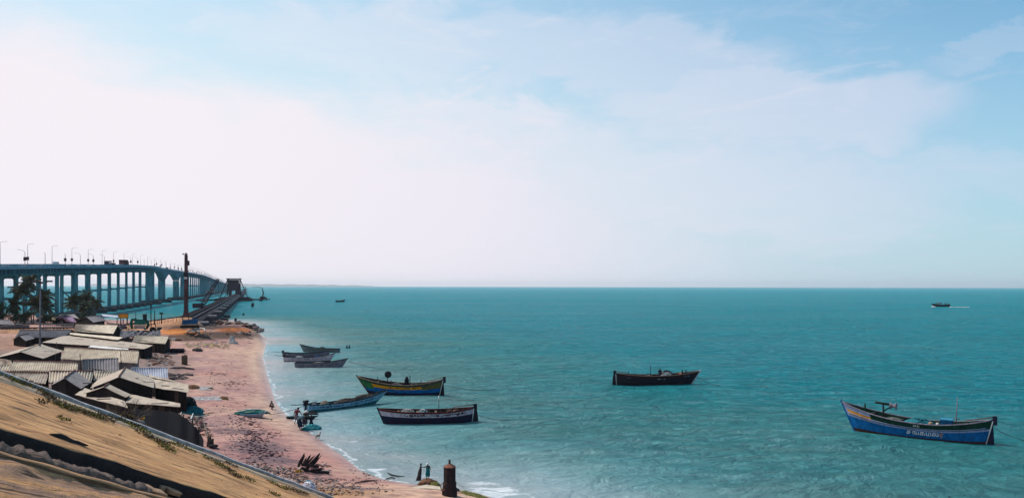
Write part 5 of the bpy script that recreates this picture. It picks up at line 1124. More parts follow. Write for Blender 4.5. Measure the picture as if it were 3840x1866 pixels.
def lay(t, H, bpx, spx, z=0, pitch=0.0, roll_=0.0):
    b = G(*bpx, z); s_ = G(*spx, z); c = (b+s_)/2; a = math.atan2((b-s_).y, (b-s_).x); L_ = (b-s_).length; t.location = c; t.rotation_euler = (roll_, pitch, a); sc = L_/H.L; t.scale = (sc, sc, sc)
    t['_']= 1; del t['_']
    return (Matrix.Translation(c)@Matrix.Rotation(a, 4, 'Z')@Matrix.Scale(sc, 4), 1 if (Matrix.Rotation(a, 3, 'Z')@Vector((0, 1, 0))).dot(-c) > 0 else -1, a, sc)
def lettering(t, H, side, txt, x0, f0, size, m, name='lettering', slope=True):
    cu = bpy.data.curves.new('t', 'FONT'); cu.body = txt; cu.size = size; o = bpy.data.objects.new('t', cu); COL.objects.link(o); bpy.context.view_layer.update()
    me = bpy.data.meshes.new_from_object(o.evaluated_get(bpy.context.evaluated_depsgraph_get())); bpy.data.objects.remove(o)
    dx = -1 if side > 0 else 1; V = []
    w_ = max(v.co.x for v in me.vertices); vs = []
    for v in me.vertices:
        x = x0+dx*v.co.x; k = H.kx(x, H.hm*.7); z = H.sheer(k)*f0+v.co.y*1.0; k = H.kx(x, z); vs.append((x, side*(H.hb_(k, z)+.03), z))
    fs = [tuple(p.vertices) for p in me.polygons]; mb = MB(); mb.add(vs, fs); bpy.data.meshes.remove(me); mb.build(name, [m], t); return x0+dx*w_
def scribble(t, H, side, x0, x1, f0, h, m, seed, name='worn_lettering'):
    rnd = random.Random(seed); mb = MB(); x = min(x0, x1)
    while x < max(x0, x1):
        w_ = rnd.uniform(.06, .3); k = H.kx(x, H.hm*.7); z = H.sheer(k)*f0+rnd.uniform(-.25, .25)*h; hh = h*rnd.uniform(.15, .55)
        if rnd.random() < .75: q = [(x, z-hh), (x+w_, z-hh*.6), (x+w_*.9, z+hh*.5), (x+.02, z+hh)]; mb.add([(a, side*(H.hb_(H.kx(a, b), b)+.025), b) for a, b in q], [(0, 1, 2, 3) if side < 0 else (3, 2, 1, 0)])
        x += w_+rnd.uniform(.02, .12)
    mb.build(name, [m], t)
def heap(loc, rx_, ry_, h, a, m, seed, name, lb, cat, strands=14, sm_=None):
    mb = MB(); P = []; rnd = random.Random(seed); n1, n2 = 9, 22; c = Vector(loc); ca, sa = math.cos(a), math.sin(a)
    for i in range(n1+1):
        r = []
        for j in range(n2):
            th = i/n1*math.pi/2; ph = 2*math.pi*j/n2; q = 1+.35*(float(fbm(np.array([math.cos(ph)*1.6+seed*3.1+5]), np.array([math.sin(ph)*1.6+i*.3+5]), 3)[0])-.42)*2
            x = rx_*math.cos(th)*math.cos(ph)*q; y = ry_*math.cos(th)*math.sin(ph)*q; z = h*math.sin(th)*(.8+.4*q-.2)+.03*math.sin(ph*5+i); r.append((c.x+x*ca-y*sa, c.y+x*sa+y*ca, c.z-.05+z))
        P.append(r)
    mb.grid(P, 0, True, close=True); 
    for k in range(strands):
        p0 = rnd.uniform(0, 6.28); q = []
        for s_ in range(8): th = (.2+.16*s_)*math.pi/2; ph = p0+.25*s_+.2*math.sin(s_); x = rx_*math.cos(th)*math.cos(ph)*1.05; y = ry_*math.cos(th)*math.sin(ph)*1.05; q.append((c.x+x*ca-y*sa, c.y+x*sa+y*ca, c.z+h*math.sin(th)*1.08))
        mb.tube(q, min(h*.06, .05), 4, 1 if sm_ else 0)
    o = mb.build(name, [m, sm_] if sm_ else [m]); return tag(o, lb, cat)
net_t = mat('net_teal', (.03, .20, .24), (.015, .10, .13), scale=4, bump=.5); net_g = mat('net_grey', (.24, .24, .21), (.13, .13, .12), scale=4, bump=.5); net_b = mat('net_brown', (.16, .12, .10), (.08, .06, .055), scale=4, bump=.5); net_p = mat('net_pale', (.55, .55, .52), (.30, .30, .30), scale=4, bump=.5)
def inb(M_, x, y, z): return M_@Vector((x, y, z))
GB = 'wooden fishing boats moored off the beach'; GF = 'narrow fibre boats moored near the beach'
# A: yellow, green and blue boat, bow to the left
HA = Hull(10.6, 2.9, 2.5, 1.45, 2.25, 1.9, .5)
def bfa(k, f):
    if k > .86: return Mgreen if .45 < f < .95 else None
    if k < .22 and .55 < f < .95: return Mwood if f > .9 else pm('paint_olive', (.13, .12, .04))
    return None
A = make_boat('fishing_boat', 'blue fishing boat with an orange band and green trim, bow to the left', 'fishing boat', HA, [(.22, Mnavy), (.58, Mblue), (.88, Mor), (1, Mdgreen)], GB, rub=(.86, Mdgreen), stem=Mred, rudder=Mdark, bandfn=bfa, gun=Mwood)
MA, sA, aA, kA = lay(A, HA, (1385, 1474), (1648, 1480)); scribble(A, HA, sA, -2.2, 2.0, .70, .22, Mred, 1); scribble(A, HA, sA, -4.6, -3.0, .76, .16, Mlet, 2)
mb = MB(); x_ = 2.55; mb.tube([(x_, 0, 1.2), (x_, 0, 2.45)], .06, 6); mb.lathe([(.02, -.16), (.46, -.16), (.50, -.1), (.30, 0), (.50, .1), (.46, .16), (.02, .16)], 18, (0, 0, 0))
R_ = Matrix.Rotation(math.pi/2, 3, 'X'); n0 = len(mb.v)
for i in range(n0-7*18, n0): v = R_@Vector(mb.v[i]); mb.v[i] = (v.x+x_-.1, v.y, v.z+2.85)
mb.build('net_hauler', [Mdark], A)
for x, h in ((4.0, .6), (-.2, .75), (-.95, 1.3), (-2.6, .6), (1.9, .5)): mb = MB(); k = HA.kx(x, 1.4); mb.tube([(x, .2, HA.sheer(k)*.5), (x+.03, .2, HA.sheer(k)+h)], .055, 6); mb.build('pole', [Mdark], A)
mb = MB(); mb.box((-.3, -.3, 1.75), (.55, .5, .9)); mb.lathe([(.05, 2.15), (.22, 2.2), (.2, 2.5), (.05, 2.55)], 10, (-.3, -.3, 0)); mb.build('engine_box', [Mdark], A)
for i, (x, y, rx_, h, m_, lb) in enumerate([(1.2, 0, 1.0, .62, net_g, 'grey net heap forward in the orange banded boat'), (-1.8, 0, .9, .5, net_b, 'brown net heap aft in the orange banded boat')]): heap(inb(MA, x, y, HA.hm*.65), rx_, .8, h, aA, m_, 10+i, 'net_heap', lb, 'fishing net')
# B: white topped dark boat, bow to the left, nearer
HB = Hull(9.9, 2.6, 1.62, 1.22, 1.55, .6, .15)
B = make_boat('fishing_boat', 'dark navy boat with a worn white top band and red brown rail, nearest the beach', 'fishing boat', HB, [(.60, Mnavy), (.93, Mwhite), (1, Mred)], GB, rub=(.94, Mred), stem=Mdark, rudder=Mdark, gun=Mred)
MB_, sB, aB, kB = lay(B, HB, (1438, 1586), (1770, 1578)); scribble(B, HB, sB, -4.2, 2.6, .77, .3, Mred, 3); scribble(B, HB, sB, -3.4, 1.8, .74, .24, Mnavy, 33); scribble(B, HB, sB, 3.0, 4.3, .80, .13, Mred, 4)
mb = MB(); mb.tube([(-1.2, 0, .8), (-1.2, 0, 2.7)], .035, 6); p_ = mb.build('flag_pole', [Mdark], B); mb = MB(); mb.tube([(-1.2, 0, 2.5), (-1.2, 0, 2.95)], .07, 6); mb.build('pole_tip', [Mlt], p_)
for i, (x, rx_, h, lb) in enumerate([(2.3, .85, .5, 'pale green net heap forward in the white topped boat'), (.6, .6, .45, 'round teal net heap amidships in the white topped boat')]): heap(inb(MB_, x, 0, HB.hm*.85), rx_, .55, h, aB, (net_g, net_t)[i], 20+i, 'net_heap', lb, 'fishing net', sm_=net_p)
for x in (-2.4, -3.2): heap(inb(MB_, x, 0, HB.hm*.95), .3, .3, .3, 0, net_b, int(-x*7), 'rope_coil', 'dark coil of rope %s in the white topped boat' % ('nearer the pole' if x > -3 else 'nearer the tiller'), 'rope')
# C: dark boat, bow to the right
HC = Hull(12.6, 2.7, 2.1, 1.45, 1.9, 1.5, .1)
C_ = make_boat('fishing_boat', 'nearly black fishing boat far out with a man standing in it, bow to the right', 'fishing boat', HC, [(.9, Mdark), (1, Mdark)], GB, rub=(.84, Mred), stem=Mwhite, rudder=Mdark, gun=Mwood)
MC, sC, aC, kC = lay(C_, HC, (2592, 1438), (2312, 1441)); scribble(C_, HC, sC, -5.4, -4.2, .72, .12, Mbluel, 5); scribble(C_, HC, sC, .2, 1.3, .66, .16, mat('letter_grey', (.28, .38, .38), bump=0), 6); scribble(C_, HC, sC, 4.8, 5.6, .78, .16, Mbluel, 7)
for x, h in ((-.6, 1.6), (-4.3, .75)): mb = MB(); mb.tube([(x, 0, .8), (x, 0, 1.5+h)], .05, 6); mb.build('pole', [Mdark], C_)
for i, (x, rx_, h, m_, lb) in enumerate([(-2.2, 1.2, .5, net_b, 'low brown net heap aft in the black boat'), (-.9, .8, .6, net_g, 'grey net heap behind the standing man'), (2.1, 1.1, 1.1, net_p, 'large pale sack heap before the man in the black boat')]): heap(inb(MC, x, 0, HC.hm*.75), rx_, .7, h, aC, m_, 30+i, 'net_heap', lb, 'fishing net', sm_=Mdark)
mb = MB(); mb.rock(inb(MC, 4.3, -.3, 1.75), .33, 4); tag(mb.build('float_ball', [pm('float_orange', (.75, .25, .10))]), 'orange float lying near the bow of the black boat', 'float')
for x in (4.9, 5.5): mb = MB(); mb.tube([(x, .2, 1.4), (x-.05, .2, 2.35)], [.07, .1], 6); mb.build('bollard', [Mdark], C_)
# D: blue boat on the right, bow to the left
HD = Hull(12.4, 3.3, 3.0, 1.64, 2.5, 1.3, .55, p=2.4)
Mkeel = pm('paint_keel', (.06, .028, .025))
def bfd(k, f):
    if f <= .14: return Mkeel
    if k > .80: return Mblue if f < .62 else (Mor if (f < .84 and k < .97 and f > .66) else Mbluel)
    s0 = .50 if k > .5 else .50
    return None
Db = make_boat('fishing_boat', 'large bright blue fishing boat at the right with white Tamil lettering', 'fishing boat', HD, [(.14, Mkeel), (.56, Mblue), (.72, Mbluel), (1, Mdgreen)], GB, inner=Mdgreen, floor=Mrib, rub=(.70, Mbluel), stem=Mblue, rudder=Mnavy, bandfn=bfd, gun=Mgrey, ribs=16)
MD, sD, aD, kD = lay(Db, HD, (3203, 1612), (3697, 1666))
mb = MB(); 
x1 = lettering(Db, HD, sD, 'தங்கமல', .75, .30, .66, Mlt); lettering(Db, HD, sD, 'ர்', x1-.05, .29, .62, Myel, 'yellow_letter'); lettering(Db, HD, sD, 'AKD', 0.1, .80, .30, Mlt, 'small_lettering')
mb = MB(); xb, yb_, zb_ = 3.3, -.9*sD, 2.95; mb.tube([(xb+.15, yb_, 1.3), (xb+.15, yb_, zb_)], .09, 6); mb.tube([(xb-.5, yb_, zb_+.1), (xb+.95, yb_, zb_+.2)], .13, 8); mb.tube([(xb+.2, yb_, zb_-.75), (xb-.7, yb_, zb_-.05)], .07, 5)
dr_ = [(-.98, .34), (-.92, .39), (-.78, .20), (-.55, .19), (-.38, .39), (-.32, .34)]
P = [[(xb+a-.2, yb_+r*math.cos(t_), zb_-.02+r*math.sin(t_)) for t_ in np.linspace(0, 2*math.pi, 19)[:-1]] for a, r in dr_]; mb.grid(P, 1, True, close=True); mb.add(P[0], [tuple(range(17, -1, -1))], 1); mb.add(P[-1], [tuple(range(18))], 1); mb.build('net_winch', [Mrib, Mgrey], Db)
mb = MB(); mb.tube([(-3.55, -.2, .9), (-3.6, -.2, 2.9), (-3.7, -.2, 4.55)], [.07, .05, .03], 6); mb.tube([(-3.9, -.2, 2.3), (-3.4, -.2, 2.25)], .05, 5); mb.build('mast', [Mgrey], Db)
mb = MB(); mb.tube([(5.0, .3*sD, 2.0), (5.02, .3*sD, 3.1)], .09, 6); mb.build('bollard', [Mdgreen], Db)
mb = MB(); mb.box((-2.75, 0, 1.75), (1.05, .9, .72)); bx_ = mb.build('blue_box', [pm('box_blue', (.012, .12, .30))], Db); mb = MB(); mb.box((-2.75, 0, 2.15), (1.15, 1.0, .1)); mb.build('lid', [pm('lid_blue', (.05, .30, .50))], bx_)
for i, (x, y, rx_, h, m_, lb, nm, ct) in enumerate([(2.3, .3, 1.1, .55, net_g, 'greenish grey net heap near the winch of the blue boat', 'net_heap', 'fishing net'), (-.2, .2, 1.5, .75, net_t, 'large bright teal net heap amidships in the blue boat', 'net_heap', 'fishing net'), (-3.9, .6, .8, .4, net_t, 'small teal net behind the mast of the blue boat', 'net_heap', 'fishing net')]): heap(inb(MD, x, y*-sD, HD.hm*.72), rx_, .8, h, aD, m_, 40+i, nm, lb, ct)
for i, (x, lb) in enumerate([(-1.35, 'orange white can between teal net and blue box'), (-2.0, 'small pale float beside the blue box')]): mb = MB(); mb.lathe([(.13, 0), (.17, .05), (.17, .3), (.1, .36)], 10, inb(MD, x, .5*sD, 1.45)); tag(mb.build('can', [(pm('can_orange', (.62, .35, .2)), net_p)[i]]), lb, 'can')
# fibre boats
def outboard(M_, H, x, z, lb, sc=1.0, pole=1.6, dr=-1):
    p = inb(M_, x, 0, z); t = thing('outboard_motor', lb, 'outboard motor', p); mb = MB(); q = lambda a, c: M_.to_3x3().normalized()@Vector((a*sc, 0, c*sc))+p
    a = q(0, .1); mb.box(a, (.34*sc, .3*sc, .3*sc)); mb.rock(q(0, .34), .26*sc, 5, 0, 2, .8); mb.build('cowl', [Mdark], t); mb = MB(); mb.tube([q(0, 0), q(-.08, -.7)], [.09*sc, .06*sc], 6); mb.build('leg', [Mdark], t)
    mb = MB(); mb.tube([q(-.05, .05), q(-pole, .0+.12*pole)], .035*sc, 5); mb.build('shaft', [Mdark], t); mb = MB(); mb.tube([q(.1, .1), q(1.2, .22)], .035*sc, 5); mb.build('handle', [Mdark], t)
HE = Hull(10.5, 2.0, 1.75, .78, .95, 2.2, .1, tr=.75, p=2.2, draft=.35)
E = make_boat('fibre_boat', 'long pale blue fibre boat with dark blue lettering behind the men on the beach', 'boat', HE, [(.3, Mteal), (.9, Mcy), (1, Mcy)], GF, inner=Mteal, floor=Mwood, gun=Mdark, ribs=7)
ME, sE, aE, kE = lay(E, HE, (1408, 1512), (1150, 1544)); scribble(E, HE, sE, -4.7, 4.6, .66, .24, Mlet, 8); scribble(E, HE, sE, -3.5, -1.5, .60, .2, Mlet, 18)
outboard(ME, HE, -5.35, .9, 'black outboard motor on the stern of the pale blue boat', 1.35, 1.5)
heap(inb(ME, .6, 0, .6), 1.6, .6, .55, aE, net_b, 50, 'net_heap', 'brown net heap in the middle of the pale blue boat', 'fishing net'); heap(inb(ME, 3.6, .1, .95), 1.7, .42, .45, aE, net_b, 51, 'net_heap', 'long brown net near the bow of the pale blue boat', 'fishing net')
heap(inb(ME, -2.6, 0, .62), .55, .45, .55, aE, mat('cloth_beige', (.50, .38, .28), (.3, .22, .17), scale=3, bump=0), 52, 'sack', 'beige sack with a basket near the outboard of the pale blue boat', 'sack'); heap(inb(ME, -4.2, 0, .55), .35, .35, .45, aE, net_p, 53, 'sack', 'small pinkish sack next to the outboard motor', 'sack')
def fibre(lb, bpx, spx, bands, hb, hm, hs, bo, nets, seed, gun=Mdark, ob=None, L_=9.0, dark=False):
    H = Hull(L_, 1.8, hb, hm, hs, bo, .1, tr=.7, p=2.3, draft=.3); t = make_boat('fibre_boat', lb, 'boat', H, bands, GF, inner=Mteal, floor=Mgrey, gun=gun, ribs=6); M_, s_, a_, k_ = lay(t, H, bpx, spx); scribble(t, H, s_, -3.8, 3.6, .6, .2, Mdark, seed)
    for i, (x, rx_, h, m_, l2) in enumerate(nets): heap(inb(M_, x, 0, hm*.75), rx_, .5, h, a_, m_, seed+i, 'net_heap', l2, 'fishing net')
    if ob: outboard(M_, H, -L_/2-.05, hs, ob, 1.1, 2.0)
    return t
fibre('nearest of the three stacked fibre boats, grey with an upturned bow right', (1284, 1375), (1108, 1376), [(1, Mgrey)], 1.7, .85, .9, 1.1, [(.0, 1.5, .3, net_p, 'pale net in the nearest of the three stacked boats')], 60)
fibre('middle fibre boat with dark scribbles and a blue bundle amidships', (1238, 1354), (1067, 1354), [(.2, Mdark), (1, Mwhite)], 1.6, .8, .95, 1.0, [(-1.6, .9, .5, net_p, 'white net heap aft in the scribbled boat'), (2.0, .6, .55, pm('bundle_blue', (.02, .13, .35)), 'bright blue bundle in the scribbled boat')], 64, ob='dark outboard motor on the scribbled middle boat')
fibre('dark grey fibre boat mostly hidden behind the scribbled boat', (1228, 1336), (1062, 1338), [(1, Mgrey)], 1.3, .75, .9, .9, [(1.2, 1.4, .2, net_t, 'thin teal net in the hidden grey boat')], 68, ob='outboard motor with a raised shaft on the hidden grey boat')
fibre('farthest of the beach fibre boats, bow to the left, dark teal stern', (1138, 1318), (1270, 1321), [(1, pm('paint_greyteal', (.14, .17, .19)))], 1.75, .85, .85, 1.0, [(-.3, 1.0, .6, mat('net_olive', (.07, .09, .06), bump=.3), 'dark olive net heap in the farthest fibre boat'), (1.8, 1.0, .3, net_p, 'pale sheet forward in the farthest fibre boat')], 72)
# boat on the sand under a teal sheet
def gp(px, py):
    z = 1.0
    for _ in range(6): p = G(px, py, z); z = hz(p.x, p.y)
    return G(px, py, z)
HJ = Hull(3.9, 1.5, .75, .5, .5, .5, .1, tr=.7, p=2.3, draft=.1); J = make_boat('beached_boat', 'small white boat lying on the sand beneath a green sheet', 'boat', HJ, [(1, Mwhite)], None, inner=Mteal, gun=Mcy, ribs=4, thw=2); lay(J, HJ, (985, 1560), (905, 1562), gp(940, 1562).z+.05)
heap(gp(940, 1560)+Vector((0, .3, .35)), 2.0, .8, .45, 0, pm('sheet_green', (.015, .15, .13), (.01, .08, .08)), 80, 'boat_cover', 'dark green plastic cover over the beached white boat', 'tarpaulin', sm_=net_p)
HK = Hull(7.2, 1.3, .6, .38, .35, 1.0, .1, tr=.4, p=2.3, draft=.2); K = make_boat('canoe', 'low dark canoe at the water edge behind the group of men', 'boat', HK, [(1, Mdark)], None, inner=Mdark, floor=Mteal, gun=Mteal, ribs=5); lay(K, HK, (1180, 1566), (1075, 1566), .12)
heap(gp(1160, 1558)+Vector((.3, 0, .25)), .9, .4, .3, -.3, pm('hull_black', (.03, .03, .035)), 81, 'net_heap', 'black net bundle on the bow of the dark canoe', 'fishing net')
# far boats
HL = Hull(9.5, 1.7, 1.4, .8, 1.0, 1.4, .3); Lb = make_boat('distant_boat', 'tiny dark boat below the distant shore with a man at its left end', 'boat', HL, [(1, Mdark)], None, ribs=4); lay(Lb, HL, (1290, 1131), (1259, 1132))
HM = Hull(13.5, 3, 2.5, 1.4, 2.0, 1.6, .4); Mb2 = make_boat('distant_boat', 'dark motor boat with people near the right horizon, white wake behind', 'boat', HM, [(1, Mdark)], None, ribs=4); Mm, s_, a_, _ = lay(Mb2, HM, (3500, 1149), (3562, 1149))
for x, h in ((3.8, 1.6), (2.2, 1.4), (1.0, 1.0), (-2.2, 1.4), (-5.4, 1.2)): mb = MB(); mb.tube([(x, 0, 1.2), (x, 0, 2+h)], .12, 6); mb.build('pole', [Mdark], Mb2)
mb = MB(); mb.box((1.6, 0, 2.5), (3.2, 1.8, .9)); mb.build('deckhouse', [Mgrey], Mb2)
mb = MB(); rnd = random.Random(2)
for k in range(60): p = G(3562+k*1.25, 1150.3+.012*k+rnd.uniform(-.3, .3), .12); mb.rock(p, rnd.uniform(.25, .8), k, 0, 1, .3)
for k in range(14): p = G(3496+k*.9, 1148.8+rnd.uniform(-.5, .6), .3); mb.rock(p, rnd.uniform(.4, 1.0), k+90, 0, 1, .7)
tag(mb.build('wake', [mat('foam_white', (.8, .8, .8), bump=0)]), 'white wake streak behind the distant motor boat', 'wake', kind='stuff')
for px, lb in ((1301, 'left of two small black float flags near the fibre boats'), (1310, 'right of two small black float flags near the fibre boats')): b = G(px, 1305, 0); mb = MB(); mb.lathe([(.28, -.3), (.26, .1), (.08, .8), (.05, 1.0)], 8, b); tag(mb.build('buoy', [Mdark]), lb, 'buoy', 'pair of black buoys')
# mooring ropes
def rope(pts, lb, r=.03): mb = MB(); mb.tube(pts, r, 5); tag(mb.build('mooring_rope', [mat('rope', (.07, .07, .07), bump=0)]), lb, 'rope', 'mooring ropes of the boats')
def sag(a, b, s=.4, n=12): return [Vector(a).lerp(Vector(b), k/n)-Vector((0, 0, s*4*(k/n)*(1-k/n))) for k in range(n+1)]
rope(sag(GY(1668, 1442, 115), G(1860, 1458, .1)), 'rope running right from the stern of the orange banded boat'); rope(sag(GY(1660, 1492, 110), G(1780, 1500, .1), .1), 'low rope on the water below the orange banded boat')
rope(sag(GY(1795, 1556, 90), G(1965, 1566, .1)), 'rope running right from the rudder of the white topped boat'); rope(sag(GY(2612, 1410, 127), G(2700, 1445, .05), .3), 'rope from the bow of the black boat into the sea'); rope(sag(GY(3733, 1607, 79), G(3960, 1660, .2), .5), 'rope from the stern of the blue boat to the right edge')
rope(sag(GY(1303, 1351, 150), G(1530, 1378, .1), .8), 'long rope from the upturned bow of the nearest stacked boat'); rope(sag(GY(1450, 1470, 107), GY(1560, 1442, 112.6), .2), 'yellowish rope tying the pale blue boat to the orange banded boat', .04); rope(sag(gp(1010, 1555)+Vector((0, 0, .1)), GY(1140, 1520, 98), .2), 'thin rope from the beach to the pale blue boat')
# ---------------------------------------------------------------- people and dogs
skin_m = mat('skin', (.085, .042, .028), (.06, .03, .022), bump=0, rough=.55); hair_m = mat('hair', (.01, .009, .01), bump=0)
def cloth(n, c): return mat('cloth_'+n, c, tuple(x*.6 for x in c), bump=.1, scale=5)
BASE = dict(pel=(0, 0, .92), sp=(0, 0, 1.12), ch=(0, 0, 1.32), nk=(0, 0, 1.44), h0=(0, .01, 1.50), h1=(0, .02, 1.58), h2=(0, .01, 1.66), shl=(-.17, 0, 1.37), ell=(-.22, -.01, 1.10), wrl=(-.23, .04, .86), shr=(.17, 0, 1.37), elr=(.22, -.01, 1.10), wrr=(.23, .04, .86),
            hpl=(-.09, 0, .86), knl=(-.10, .02, .48), anl=(-.10, -.02, .08), tol=(-.11, .14, .03), hpr=(.09, 0, .86), knr=(.10, .02, .48), anr=(.10, -.02, .08), tor=(.11, .14, .03))
def person(label, feet, hpx, face, pose=None, shirt=None, lower=None, lower_z=.5, lower_w=.2, cap=None, group=None, sc=None, long_cloth=False):
    J = dict(BASE); J.update(pose or {}); J = {k: Vector(v) for k, v in J.items()}
    R_ = dict(pel=.125, sp=.115, ch=.135, nk=.058, h0=.065, h1=.088, h2=.07, sh=.07, el=.042, wr=.028, hp=.085, kn=.055, an=.036, to=.035)
    vs = []; rs = []; ed = []; idx = {}
    def v(k, p, r): idx[k] = len(vs); vs.append(tuple(p)); rs.append(r)
    for k in J: v(k, J[k], R_[k] if k in R_ else R_[k[:2]])
    E_ = [('pel', 'sp'), ('sp', 'ch'), ('ch', 'nk'), ('nk', 'h0'), ('h0', 'h1'), ('h1', 'h2')]
    for s in 'lr': E_ += [('ch', 'sh'+s), ('sh'+s, 'el'+s), ('el'+s, 'wr'+s), ('pel', 'hp'+s), ('hp'+s, 'kn'+s), ('kn'+s, 'an'+s), ('an'+s, 'to'+s)]
    for s in 'lr':
        d = (J['wr'+s]-J['el'+s]).normalized(); sd = Vector((1 if s == 'l' else -1, 0, 0)); sd = (sd-d*sd.dot(d)); sd = sd.normalized() if sd.length > .1 else Vector((0, 1, 0)); f = d.cross(sd).normalized()
        pc = J['wr'+s]+d*.06; v('palm'+s, pc, .030); E_.append(('wr'+s, 'palm'+s))
        for i, (o, l) in enumerate(((-.027, .065), (-.009, .078), (.009, .074), (.026, .055))):
            a = pc+f*o+d*.035; b = a+d*l*.55+sd*.012; c = b+d*l*.3+sd*.03
            for nm, p in (('a', a), ('b', b), ('c', c)): v(f'f{i}{nm}{s}', p, .0095)
            E_ += [('palm'+s, f'f{i}a{s}'), (f'f{i}a{s}', f'f{i}b{s}'), (f'f{i}b{s}', f'f{i}c{s}')]
        a = J['wr'+s]+d*.03-f*.03+sd*.01; b = a-f*.025+d*.035+sd*.02; v('ta'+s, a, .012); v('tb'+s, b, .010); E_ += [('wr'+s, 'ta'+s), ('ta'+s, 'tb'+s)]
    me = bpy.data.meshes.new('body'); me.from_pydata(vs, [(idx[a], idx[b]) for a, b in E_], []); me.materials.append(skin_m)
    t = thing('person', label, 'person', (0, 0, 0), group); o = bpy.data.objects.new('body', me); COL.objects.link(o); o.parent = t
    md = o.modifiers.new('skin', 'SKIN'); md.use_smooth_shade = True; sv_ = me.skin_vertices[0].data
    for i, r in enumerate(rs): sv_[i].radius = (r, r); sv_[i].use_root = (i == idx['pel'])
    sb = o.modifiers.new('sub', 'SUBSURF'); sb.levels = 1; sb.render_levels = 1
    def ring(c, ax, rx_, ry_, n=14, fw=Vector((0, 1, 0))):
        ax = ax.normalized(); x = Vector((1, 0, 0)); x = (x-ax*x.dot(ax)).normalized(); y = ax.cross(x); return [tuple(c+x*rx_*math.cos(2*math.pi*k/n)+y*ry_*math.sin(2*math.pi*k/n)*(1+.06*math.sin(3*k))) for k in range(n)]
    hd = (J['h2']-J['h0']).normalized(); fwd = Vector((0, 1, 0)); fwd = (fwd-hd*fwd.dot(hd)).normalized(); rt = fwd.cross(hd)
    mb = MB(); mb.tube([J['h1']+fwd*.08, J['h1']+fwd*.11-hd*.02], [.012, .018], 5); [mb.rock(J['h1']+rt*s*.085, .022, 3) for s in (-1, 1)]; mb.build('nose_and_ears', [skin_m], t)
    mb = MB(); [mb.rock(J['h1']+fwd*.083+rt*s*.032+hd*.012, .010, 3) for s in (-1, 1)]; mb.bar(J['h1']+fwd*.082-hd*.045-rt*.02, J['h1']+fwd*.082-hd*.045+rt*.02, .008); mb.build('eyes_and_mouth', [hair_m], t)
    mb = MB(); c = J['h1']+hd*.025-fwd*.012; P = [ring(c+hd*.10*math.sin(a)-hd*.01, hd, .098*math.cos(a)+.002, .104*math.cos(a)+.002) for a in np.linspace(-.1, 1.5, 6)]; mb.grid(P, 0, True, close=True); mb.build('hair', [hair_m], t)
    if cap:
        mb = MB(); c = J['h1']+hd*.05; P = [ring(c+hd*z, hd, r, r*1.05) for r, z in ((.17, -.01), (.17, .005), (.11, .02), (.105, .07), (.05, .10), (.005, .105))]; mb.grid(P, 0, True, close=True); mb.build('cap', [cap], t)
    if shirt:
        mb = MB(); up = (J['ch']-J['pel']); P = [ring(J['pel']-up.normalized()*.04, up, .175, .135), ring(J['sp'], J['ch']-J['pel'], .165, .125), ring(J['ch'], J['nk']-J['sp'], .19, .135), ring(J['ch'].lerp(J['nk'], .6), J['nk']-J['sp'], .15, .11), ring(J['nk'], J['nk']-J['ch'], .075, .07)]
        mb.grid(P, 0, True, close=True)
        for s in 'lr': mb.tube([J['sh'+s].lerp(J['ch'], .3), J['sh'+s], J['sh'+s].lerp(J['el'+s], .8)], [.09, .088, .062], 10)
        mb.build('shirt', [shirt], t)
    if lower:
        mb = MB(); top_ = J['ch'] if long_cloth else J['pel']+Vector((0, 0, .06)); z0 = lower_z; kc = (J['knl']+J['knr'])/2; hc = (J['hpl']+J['hpr'])/2; ac = (J['anl']+J['anr'])/2; spx = abs(J['knl'].x-J['knr'].x)/2; spy = abs(J['knl'].y-J['knr'].y)/2
        bot = kc.lerp(ac, max(0, (kc.z-z0)/max(.1, kc.z-ac.z))) if z0 < kc.z else hc.lerp(kc, (hc.z-z0)/max(.05, hc.z-kc.z))
        P = []
        if long_cloth: P.append(ring(J['ch']+Vector((0, 0, .02)), J['nk']-J['sp'], .18, .14)); P.append(ring(J['sp'], J['ch']-J['pel'], .165, .14))
        P += [ring(J['pel']+(J['sp']-J['pel'])*.35, J['sp']-J['pel'], .165, .135), ring(hc, Vector((0, 0, 1)), .185, .16), ring(hc.lerp(bot, .55), Vector((0, 0, 1)), .14+spx, .13+spy), ring(bot, Vector((0, 0, 1)), lower_w+spx*.6, .15+spy)]
        mb.grid(P, 0, True, close=True); mb.build('wrap', [lower], t)
    s = sc or max(.6, min(1.35, hpx/F*feet.y/1.70)); t.location = feet; t.rotation_euler = (0, 0, face); t.scale = (s, s, s); return t
PI = math.pi
# the man with the net on his rock
fr = G(1604, 1800, .42)
fp = dict(shl=(-.17, 0, 1.37), ell=(-.40, .05, 1.22), wrl=(-.62, .12, 1.36), h0=(.0, .02, 1.50), elr=(.24, .0, 1.1), wrr=(.20, .08, .85), anl=(-.10, 0, .08), anr=(.12, 0, .08))
fisher = person('fisherman in a teal wrap and white cap holding up a dark net on a rock', fr, 66, .15, fp, None, cloth('teal', (.01, .16, .19)), .42, .15, mat('cap_white', (.7, .68, .68), bump=0), long_cloth=True); s_ = fisher.scale[0]
hand = fr+Matrix.Rotation(.15, 3, 'Z')@Vector((-.66, .12, 1.42))*s_
mb = MB(); P = [[(hand.x+dx+r*math.cos(t_)*(1+.15*math.sin(t_*5)), hand.y+r*.6*math.sin(t_), z) for t_ in np.linspace(0, 2*PI, 15)[:-1]] for z, r, dx in ((fr.z+.0, .22, -.20), (fr.z+.35, .16, -.13), (fr.z+.8, .13, -.06), (hand.z-.1, .07, 0), (hand.z+.06, .05, 0), (hand.z+.16, .09, .01), (hand.z+.2, .02, .01))]
mb.grid(P, 0, True, close=True); tag(mb.build('casting_net', [mat('net_black', (.03, .025, .03), (.05, .045, .05), scale=6)]), 'dark casting net hanging from the fisherman hand to the rock', 'fishing net')
